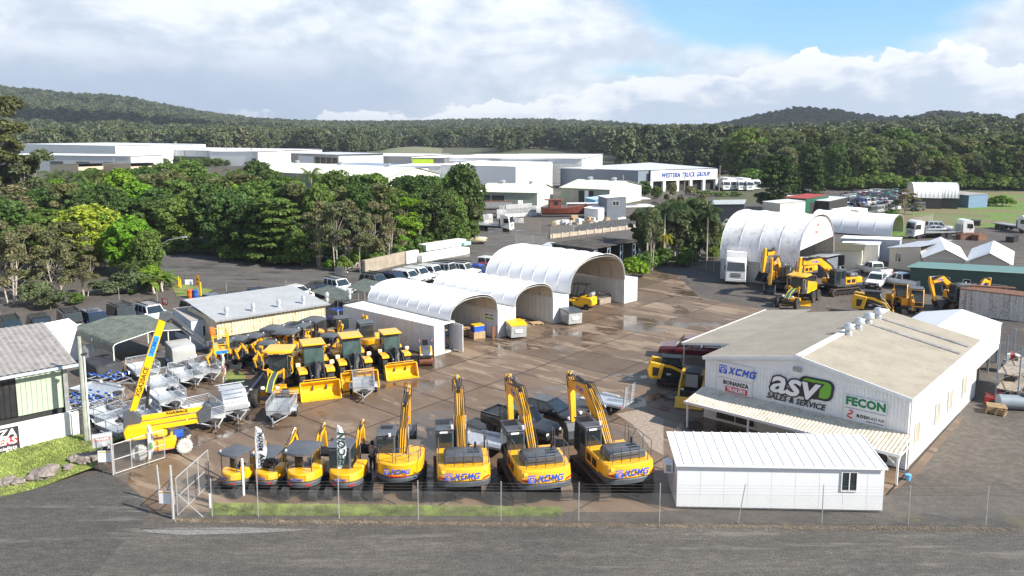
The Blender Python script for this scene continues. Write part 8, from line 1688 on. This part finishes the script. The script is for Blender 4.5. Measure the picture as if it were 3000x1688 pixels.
p = g('R8', 1325, 270); lamp('street lamp with long arm beside the banana plants', p, ht('R8', 1325, -10, p.y), 3.4, R(-88)); p = g('S1', 1868, 860); lamp('street lamp in front of the long green shed', p, ht('S1', 1860, 705, p.y), 3, R(-80))
# ================================================================== YARD CLUTTER
def bin_(label, lid, r_, x, y, rz, mat=galv):
    p = g(r_, x, y); t = thing('skip_bin', label, 'bin', p, rz, 'wheeled front-lift bins'); MB().prism([(-.85, .15), (.85, .15), (.95, 1.25), (-.95, 1.35)], -.75, .75, 'x').build('body', mat, t, bev=.02)
    MB().prism([(-1.0, 1.35), (.98, 1.24), (.98, 1.30), (.3, 1.46), (-1.0, 1.44)], -.8, .8, 'x').build('lid', lid, t); MB().box(-.35, .35, .93, .96, .6, .9).build('label_plate', decal_w, t)
    for s_ in (-1, 1): MB().box(s_ * .8 - .05, s_ * .8 + .05, -.5, .4, .8, .95).build('lift_pocket', mat, t); MB().cyl((s_ * .55, -.6, .08), (s_ * .55 + .06, -.6, .08), .08, n=8).build('castor', rubber, t)
    return t
gb = M('galvanised_bin', (.46, .48, .48), .5, metal=.3, var=.12, sc=3)
bin_('grey bulk bin with bright yellow lid by the first dome', bucket_y, 'R7', 1572, 790, R(200), gb); bin_('grey bulk bin with dark lid between the middle and large domes', dgrey, 'R7', 1990, 690, R(205), gb)
def pallet(label, p, rz=0, z=0, group='wooden pallets'):
    t = thing('wooden_pallet', label, 'pallet', (p[0], p[1], z), rz, group)
    for k in range(6): MB().box(-.58, .58, -.5 + k * .18, -.4 + k * .18, .1, .13).build('slat', wood, t)
    for x_ in (-.55, 0, .46): MB().box(x_, x_ + .09, -.5, .5, 0, .099).build('runner', wood, t)
    return t
pallet('loose wooden pallet lying flat between the middle dome and the yard', g('R7', 1730, 692), R(20)); pallet('wooden pallet with yellow strapping under the edge of the middle dome', g('R7', 1605, 668), R(60))
for k, (x, y) in enumerate(((1195, 770), (1285, 795), (1150, 700))):
    p = g('R7', x, y); tag(MB().box(-.6, .6, -.5, .5, 0, .55).box(-.55, .55, -.45, .45, .55, .62).build('wooden_crate', wood, None, p, R(30)), ('left', 'right', 'rear')[k] + ' wooden crate under the nearest dome', 'crate')
p = g('R7', 1285, 795); tag(MB().box(-.5, .5, -.4, .4, 0, .42).box(-.55, .55, -.44, .44, .42, .52).build('battery_box', M('crate_blue', (.02, .10, .55), .5), None, (p.x, p.y, .62), R(30)), 'blue box on the right wooden crate', 'box'); tag(MB().box(-.5, .5, -.42, .42, 0, .1).build('lid_tray', bucket_y, None, (p.x, p.y, 1.14), R(30)), 'yellow lid on the blue box', 'lid'); pallet('pallet on top of the left crate', g('R7', 1195, 770), R(30), .62)
tag(MB().box(-.3, .3, -.03, .03, 0, 1.1).build('red_panel', rust, None, g('R7', 1412, 800), R(48)), 'rust-red panel leaning on the second container', 'panel')
p = g('R7', 2225, 535); tag(MB().box(-.9, .9, -.5, .5, 0, .6).build('dark_crate', timber, None, p, R(40)), 'dark crate behind the forklift', 'crate'); tag(MB().tube([(-1, 0, .7), (-.6, 0, 1.2), (0, 0, .95), (.5, 0, 1.15), (1.1, 0, .7), (.3, 0, .62), (-1, 0, .7)], .14, 6).build('rubber_track', rubber, None, p, R(30)), 'coiled rubber track lying on the dark crate', 'rubber track')
for k, (x, c) in enumerate(((1595, orange), (1640, blue))): p = g('R8', x, 492); tag(MB().lathe([(.27, 0), (.29, .03), (.29, .3), (.3, .32), (.29, .34), (.29, .6), (.3, .62), (.29, .88), (.26, .9)], n=14).build('oil_drum', c, None, p, smooth=True), ('orange', 'blue')[k] + ' drum behind the parked off-roaders', 'drum')
for k, (x, y) in enumerate(((1500, 400), (1515, 410), (1685, 478))): tag(MB().cyl((0, 0, 0), (0, 0, 1.2 if k < 2 else 1.6), .09, n=8).build('bollard', bucket_y, None, g('R8', x, y)), ('first', 'second', 'tallest')[k] + ' yellow bollard by the street corner', 'bollard', 'yellow bollards')
sn = thing('chevron_sign', 'orange chevron sign on the street corner fence', 'sign', g('R8', 1665, 478), R(-20)); MB().box(-.2, .2, -.02, 0, 1.1, 2.4).build('sign_panel', M('sign_orange', (.85, .38, .02)), sn)
for z_ in (1.45, 1.95): MB().prism([(-.15, z_), (.0, z_ - .15), (.15, z_), (.15, z_ + .12), (0, z_ - .02), (-.15, z_ + .12)][::-1], -.03, -.021, 'y').build('chevron', decal_k, sn)
MB().cyl((0, .03, 0), (0, .03, 2.4), .03, n=6).build('post', post_m, sn); sn = thing('notice_board', 'white notice board on the street corner fence', 'sign', g('R8', 1590, 470)); MB().box(-.45, .45, -.02, 0, 1.2, 1.8).build('sign_panel', decal_w, sn); MB().cyl((0, .03, 0), (0, .03, 1.8), .03, n=6).build('post', post_m, sn)
sheet('corner_grass', [g('R8', 1440, 395), g('R8', 1560, 380), g('R8', 1790, 430), g('R8', 1690, 480), g('R8', 1480, 480)], .02, m_grass); sheet('grass_island', [g('S5', 120, 760), g('S5', 440, 790), g('S5', 440, 960), g('S5', 400, 1000), g('S5', 260, 900)], .03, m_grass)
tag(MB().box(0, .18, 0, 5.2, 0, .2).build('concrete_kerb', concrete, None, g('S5', 440, 1040), R(4)), 'concrete kerb along the grass patch beside the grader', 'kerb'); sn = thing('house_number_sign', 'small red sign with white 90 at the street edge', 'sign', g('R8', 1385, 585), R(-25)); MB().box(-.45, .45, -.02, 0, .4, 1.1).build('sign_panel', red, sn); text('90', .6, decal_w, sn, (.05, -.03, .75), (R(90), 0, 0), 0, .003, .02)
# rocks on the bank
rk = M('basalt_rock', (.22, .185, .16), .9, var=.4, sc=3, bump=.6, dirt=(.33, .30, .26), da=.5)
for k, (x, y, s_) in enumerate(((865, 250, .42), (985, 250, .5), (745, 320, .3), (480, 380, .6), (540, 340, .42), (60, 450, .38), (200, 440, .36), (390, 400, .4), (125, 410, .22))):
    r_ = random.Random(k); bm = bmesh.new(); bmesh.ops.create_icosphere(bm, subdivisions=3, radius=1)
    for v in bm.verts: v.co *= 1 + .35 * mnoise.noise(v.co * 1.6 + Vector((k * 7, 0, 0))) + .12 * mnoise.noise(v.co * 5); v.co.z *= .6; v.co.x *= 1.25
    me = bpy.data.meshes.new('rock'); bm.to_mesh(me); bm.free(); me.materials.append(rk); o = bpy.data.objects.new('rock', me); COL.objects.link(o); p = g('S8', x, y); o.location = (p.x, p.y, bank_z(p.x, p.y) + s_ * .1); o.scale = (s_,) * 3; o.rotation_euler[2] = k
    tag(o, f'brown basalt rock, {ORD[k]} by size along the edge of the grass bank' if 0 else ('dark pointed rock', 'largest upright brown rock nearest the gate', 'small brown rock', 'long flat brown rock', 'rounded brown rock behind the long one', 'grey-brown rock at the far left', 'squat rock', 'low rock between squat and long ones', 'smallest rock')[k] + ' on the grass bank', 'rock', 'rocks on the grass bank')
# beams, tarp covered wall and rubble behind the second car row
def slab(name, lb, a, b, w, h, z, mat, cat, group=None): d = Vector(b[:2]) - Vector(a[:2]); return tag(MB().box(0, d.length, -w / 2, w / 2, 0, h).build(name, mat, None, (a[0], a[1], z), math.atan2(d.y, d.x), bev=.03), lb, cat, group)
slab('beam_stack', 'lower row of long white-wrapped beams behind the parked off-roaders', g('R7', 830, 225), g('R7', 1190, 160), 2.0, 1.0, 0, M('pale_wrap', (.62, .61, .58), .6, var=.1, sc=3), 'beam stack'); slab('beam_stack', 'upper row of long white-wrapped beams on the lower row', g('R7', 870, 190), g('R7', 1170, 140), 1.8, .9, 1.0, white_wrap, 'beam stack')
slab('beam_end', 'pale blue tarpaulin on the end of the beam rows', g('R7', 1165, 150), g('R7', 1215, 140), 1.2, .5, 1.0, M('pale_teal', (.35, .6, .62), .6), 'tarpaulin'); tp = slab('tarpaulin_wall', 'brown tarpaulin hung over a long stack behind the parked off-roaders', g('R7', 425, 310), g('R7', 740, 235), .6, 1.7, 0, M('brown_tarp', (.33, .28, .22), .8, var=.15, sc=1.2, bump=.5), 'tarpaulin'); slab('white_wall_panel', 'white sheet at the right end of the brown tarpaulin', g('R7', 740, 240), g('R7', 830, 222), .6, 1.7, 0, white_wrap, 'panel')
r6 = random.Random(2)
for k in range(16): p = g('R7', 250 + k * 10, 300 - k * 3 + r6.uniform(-8, 8)); tag(MB().bar((0, 0, .1), (r6.uniform(-1.2, 1.2), r6.uniform(-.6, .6), r6.uniform(.1, .9)), .15, .08).build('timber_offcut', timber if k % 3 else white_wrap, None, p), 'loose board in the rubble heap left of the brown tarpaulin', 'board', 'boards in the rubble heap')
tag(MB().box(-.5, .5, -.5, .5, 0, .9).build('caged_crate', dgrey, None, g('R7', 245, 318)), 'dark wire crate left of the rubble heap', 'crate')
# ---- stone yard
st_m = [M('stone_pallet_a', (.50, .50, .49), .8, var=.25, sc=4, bump=.5), M('stone_pallet_b', (.62, .62, .61), .7, var=.2, sc=4), M('stone_pallet_c', (.36, .37, .38), .8, var=.25, sc=4)]
spots = [(410 + 62 * i, 395 - 5 * i, j) for i in range(10) for j in range(3 if 1 < i < 8 else 2)] + [(150 + 60 * i, 480 - 8 * i, j) for i in range(3) for j in range(2)] + [(500 + 55 * i, 460, 0) for i in range(5)] + [(440 + 60 * i, 330, j) for i in range(9) for j in range(2)]
for k, (x, y, j) in enumerate(spots):
    p = g('Q4', x, y); o = tag(MB().box(-.58, .58, -.55, .55, 0, .78).box(-.6, .6, -.57, .57, -.1, -.001).build('stone_pallet', st_m[k % 3], None, (p.x, p.y, .1 + j * .92), R(8 + r6.uniform(-5, 5)), bev=.03), 'pallet of cut grey stone, ' + ORD[k % 45] + ' counted from the left in the stone yard stacks' if k < 45 else 'pallet of cut stone in the rear rows of the stone yard', 'stone pallet', 'stone pallets')
for k in range(46):
    x = 1180 + r6.uniform(0, 1) * 1100; y = 480 - (x - 1180) * .055 + r6.uniform(-45, 40); p = g('Q4', x, y); s_ = r6.uniform(.3, .75)
    tag(MB().box(-s_, s_, -s_ * .5, s_ * .5, 0, s_ * r6.uniform(.4, 1.6)).build('stone_bundle', r6.choice([white_wrap, st_m[0], st_m[1], wood, st_m[1]]), None, p, r6.uniform(0, 3), bev=.02), 'loose pale slab or bundle on the stone yard floor', 'stone bundle', 'loose bundles in the stone yard')
bt = thing('old_boat', 'brown wooden work boat with wheelhouse standing in the stone yard', 'boat', g('Q4', 1330, 375), R(8)); bm_ = M('boat_brown', (.17, .045, .03), .6, var=.2)
MB().loft([[(x_, -w_, 2.0 + s_), (x_, -w_ * .7, .9), (x_, 0, .5), (x_, w_ * .7, .9), (x_, w_, 2.0 + s_)] for x_, w_, s_ in ((-4.5, 1.2, .1), (-3, 1.5, 0), (0, 1.6, 0), (3, 1.2, .3), (5.2, .1, .9))], cap=True).build('hull', bm_, bt, smooth=True); wh_ = MB().box(-3.0, -.6, -1.0, 1.0, 2.0, 3.7).build('wheelhouse', bm_, bt); MB().box(-3.9, .2, -1.2, 1.2, 3.7, 3.8).build('roof', bm_, bt); window(wh_, -2.2, -1.2, 2.6, 3.4, -1.0, 'y', gl, 0, .04, -1, bm_)
bt2 = thing('white_boat', 'white boat hull on stands behind the brown one', 'boat', g('Q4', 1640, 300), R(5)); MB().loft([[(x_, -w_, 2.0), (x_, 0, .8), (x_, w_, 2.0)] for x_, w_ in ((-4, 1.2), (0, 1.5), (3, 1.0), (4.6, .1))]).build('hull', white_wrap, bt2)
for k in range(4):
    p = g('Q4', 2120 + k * 30, 410); t = thing('ladder', 'aluminium ladder, ' + ORD[k] + ' leaning against the grey container cabin', 'ladder', p, R(80), 'ladders against the container cabin'); m = MB()
    for s_ in (-.2, .2): m.bar((s_, 0, 0), (s_, 1.2, 4.2), .06)
    for q in range(12): m.bar((-.2, .1 * q, .2 + q * .33), (.2, .1 * q, .2 + q * .33), .04)
    m.build('ladder_frame', galv, t)
tag(MB().box(-.6, .6, -.6, .6, 0, 1.2).build('water_tank_cage', white_wrap, None, (*g('Q4', 715, 260).xy, .8), bev=.05), 'white liquid container on a stand in the stone yard', 'tank'); t = thing('dump_tray', 'old slatted steel truck tray with rusty edge in the stone yard', 'truck tray', g('Q4', 350, 275), R(3)); MB().box(-4, 4, -.05, 1.8, .6, 1.9).build('tray', galv_d, t); MB().box(-4.05, 4.05, -.1, 1.85, 1.9, 2.0).build('rim', rust, t)
# ---- beside the dealership
rkp = Vector((33.5, 53.5, 0)); t = thing('steel_scaffold', 'tall open steel rack frames beside the dealership side wall', 'rack', rkp, GA)
for x_ in (0, 1.3):
    for y_ in (0, 2.8, 5.6): MB().box(x_, x_ + .08, y_, y_ + .08, 0, 4.3).build('upright', M('rack_blue_grey', (.16, .22, .30), .6), t)
for y_ in (0, 2.8):
    for z_ in (.6, 1.7, 2.8): MB().bar((0, y_, z_), (1.3, y_, z_ + .8), .04).bar((1.34, y_, z_), (1.34, y_ + 2.8, z_ + .6), .04).build('brace', galv_d, t)
for z_ in (1.1, 2.2): MB().box(0, 1.35, 0, 5.6, z_, z_ + .06).build('shelf', timber, t)
for k in range(22): q = P(rkp, GA, r6.uniform(-.3, 1.7), r6.uniform(-1.2, 6), 0); zz = r6.choice([0, 0, 1.16, 2.26]); s_ = r6.uniform(.2, .5); tag(MB().box(-s_, s_, -s_ * .5, s_ * .5, 0, s_).cyl((-s_, 0, s_), (s_, .1, s_ * 1.4), .06, n=6).build('steel_attachment', r6.choice([rust, black, dgrey, rust, timber, red]), None, (q.x, q.y, zz), r6.uniform(0, 3), bev=.02), 'rusty steel part stored on or around the open rack', 'machine part', 'steel parts on the open rack')
t = pallet('stacked pallets at the near end of the open rack', P(rkp, GA, .5, -2.0), GA); [pallet('stacked pallets at the near end of the open rack', P(rkp, GA, .5, -2.0), GA + .1 * k, .14 * k) for k in (1, 2, 3)]
p = g('Q2', 1300, 1390, .5); t = thing('steel_tank', 'grey horizontal steel tank lying at the right edge', 'tank', (p.x, p.y, .5), R(-8)); MB().cyl((-1.6, 0, 0), (1.6, 0, 0), .5, n=16).build('body', M('tank_grey', (.22, .26, .30), .5), t, smooth=True); MB().lathe([(.16, .45), (.25, .45), (.25, .6), (.16, .6)]).build('manhole', black, t)
p = g('Q2', 1210, 1060, .7); tag(MB().lathe([(.05, -.9), (.5, -.75), (.6, -.2), (.6, .3), (.45, .75), (.1, .85)], n=14).build('water_tank', M('pale_tank', (.55, .62, .60), .5), None, p, smooth=True), 'pale round-topped tank beside the open rack', 'tank'); p = g('R5', 622, 962); t = thing('bucket_pail', 'pale blue bucket with mop handle at the corner of the dealership', 'bucket', p); MB().lathe([(.12, 0), (.17, .3), (.18, .32)], n=12).build('pail', M('pail_blue', (.15, .45, .75)), t); MB().cyl((0, 0, .2), (-.5, .4, 1.2), .015, n=5).build('handle', blue, t)
t = thing('manhole_cover', 'round rusty manhole cover in the concrete beside the awning', 'manhole cover', (*g('R3', 1970, 520).xy, .012)); MB().cyl((0, 0, 0), (0, 0, .02), .45, n=20).build('cover', rust, t); t.location.z = .006
tag(MB().box(-.3, .3, -3.5, 3.5, 0, .12).build('steel_beam', rust, None, (*g('R6', 2200, 700, 2.7).xy, 2.66), R(70)), 'rusty steel beam on the roof of the white container', 'beam'); 
for k, (x, y) in enumerate(((1885, 310), (2100, 330), (2150, 325), (2215, 335), (2480, 350), (2130, 215), (2200, 218))): tag(MB().box(-1.2, 1.2, -.6, .6, .0, 1.0).box(-1.3, 1.3, -.65, -.55, 1.0, 1.12).build('scrap_bin', rust if k < 4 else black, None, g('R6', x, y), R(10 * k)), ('rusty steel scrap skip, ' if k < 4 else 'dark steel skip, ') + ORD[k] + ' from the left in the right hand yard', 'skip', 'scrap skips')
# black shade cloth along the cream shed
q = P(cs.location, As, .2, -.55); t = tag(MB().box(0, Ls - .4, 0, .03, 0, 1.7).build('shade_cloth_screen', M('black_cloth', (.02, .02, .022), .9, var=.3), None, q, As), 'black shade cloth screen standing along the cream shed wall', 'screen')
# small spoil of litter at the foot of the front fence
mb = MB()
for k in range(5200): x = r6.uniform(-16.5, 24); y = 36.75 - (x + 16.6) * .022 + r6.gauss(0, .12); a = r6.uniform(0, 3.1); l_ = r6.uniform(.03, .12); mb.add([(x, y, .02), (x + l_ * math.cos(a), y + l_ * math.sin(a), .03 + r6.uniform(0, .05)), (x + .02, y + .03, .02)], [(0, 1, 2)])
kind(mb.build('dry_litter', M('dry_litter', (.22, .17, .11), .9, var=.4, sc=2)), 'stuff')
# ================================================================== PERSON between the minis and the mid-sized excavator
def person(label, p, rz):
    V = [((0, 0, .92), .13), ((0, 0, 1.15), .135), ((0, .01, 1.38), .15), ((0, .01, 1.5), .06), ((0, .03, 1.62), .095), ((0, .03, 1.72), .085), ((.19, 0, 1.42), .06), ((.25, .06, 1.15), .045), ((.12, .28, 1.1), .035), ((-.19, 0, 1.42), .06), ((-.25, .06, 1.15), .045), ((-.1, .28, 1.12), .035), ((.1, 0, .86), .095), ((.11, .02, .48), .065), ((.12, -.02, .08), .045), ((.12, .14, .04), .035), ((-.1, 0, .86), .095), ((-.11, .02, .48), .065), ((-.12, -.02, .08), .045), ((-.12, .14, .04), .035)]
    E_ = [(0, 1), (1, 2), (2, 3), (3, 4), (4, 5), (2, 6), (6, 7), (7, 8), (2, 9), (9, 10), (10, 11), (0, 12), (12, 13), (13, 14), (14, 15), (0, 16), (16, 17), (17, 18), (18, 19)]
    for s_, hb_ in ((1, 8), (-1, 11)):
        hp = Vector(V[hb_][0])
        for f in range(5): n_ = len(V); V.append(((hp.x - s_ * (.02 * f - .03), hp.y + (.06 if f else .03), hp.z + .01), .010)); V.append(((hp.x - s_ * (.02 * f - .03) - s_ * .02, hp.y + (.095 - .008 * abs(f - 2) if f else .05), hp.z + .02), .008)); E_ += [(hb_, n_), (n_, n_ + 1)]
    def skin(name, idx, rad, mat, par=None, loc=None):
        me = bpy.data.meshes.new(name); mp_ = {i: k for k, i in enumerate(idx)}; me.from_pydata([V[i][0] for i in idx], [(mp_[a], mp_[b]) for a, b in E_ if a in mp_ and b in mp_], []); me.materials.append(mat)
        o = bpy.data.objects.new(name, me); COL.objects.link(o); o.modifiers.new('skin', 'SKIN'); s2 = o.modifiers.new('sub', 'SUBSURF'); s2.levels = s2.render_levels = 2; me.skin_vertices[0].data[0].use_root = True
        for k, i in enumerate(idx): r_ = V[i][1] * rad; me.skin_vertices[0].data[k].radius = (r_, r_)
        if par: o.parent = par
        return o
    b = skin('person', range(len(V)), 1.0, M('skin', (.45, .28, .20), .6)); tag(b, label, 'person'); b.location = p; b.rotation_euler[2] = rz
    skin('shirt', [0, 1, 2, 6, 9], 1.14, M('khaki_shirt', (.50, .44, .36), .8, var=.1), b); skin('trousers', [0, 12, 13, 14, 16, 17, 18], 1.16, M('dark_trousers', (.05, .045, .045), .8), b); MB().lathe([(.02, 1.84), (.075, 1.82), (.105, 1.74), (.108, 1.66), (.10, 1.62)], (0, .012, 0), n=12).build('hair', M('dark_hair', (.03, .02, .015), .7), b, smooth=True)
    MB().box(-.03, .03, .105, .125, 1.60, 1.64).box(-.045, -.02, .10, .118, 1.655, 1.668).box(.02, .045, .10, .118, 1.655, 1.668).build('face', M('skin_shade', (.30, .16, .12), .6), b); MB().box(-.04, .06, .33, .345, 1.1, 1.22).build('held_phone', black, b)
person('person in a khaki shirt and dark trousers looking down beside the mid-sized excavator', g('S7', 1810, 600), R(-20))
# ================================================================== UNSEEN CLOUDS added above the view to cast shadows on the two hills
for k, (x, y, rx, ry) in enumerate(((1600, 990, 330, 300), (470, 560, 230, 130))):
    bm = bmesh.new(); bmesh.ops.create_icosphere(bm, subdivisions=5, radius=1)
    for v in bm.verts: v.co *= 1 + .45 * mnoise.noise(v.co * 1.5 + Vector((k * 5, 0, 0))) + .2 * mnoise.noise(v.co * 5); v.co = Vector((v.co.x * rx, v.co.y * ry, v.co.z * 70))
    me = bpy.data.meshes.new('shadow_cloud'); bm.to_mesh(me); bm.free(); me.materials.append(M('cloud_white', (.9, .9, .9), 1)); o = bpy.data.objects.new('shadow_cloud', me); COL.objects.link(o); o.location = (x, y, 900); kind(o, 'structure')
# ================================================================== AIR
hz = MB().box(-4200, 4200, -60, 6200, -30, 420).build('haze', bpy.data.materials.new('haze_air')); kind(hz, 'stuff'); hm = hz.data.materials[0]; hm.use_nodes = True; N = NT(hm.node_tree); N.n.clear()
v = N.new('ShaderNodeVolumePrincipled'); v.inputs['Color'].default_value = (.80, .88, 1, 1); v.inputs['Density'].default_value = .00013; v.inputs['Anisotropy'].default_value = .2; N.l.new(v.outputs[0], N.new('ShaderNodeOutputMaterial').inputs['Volume'])
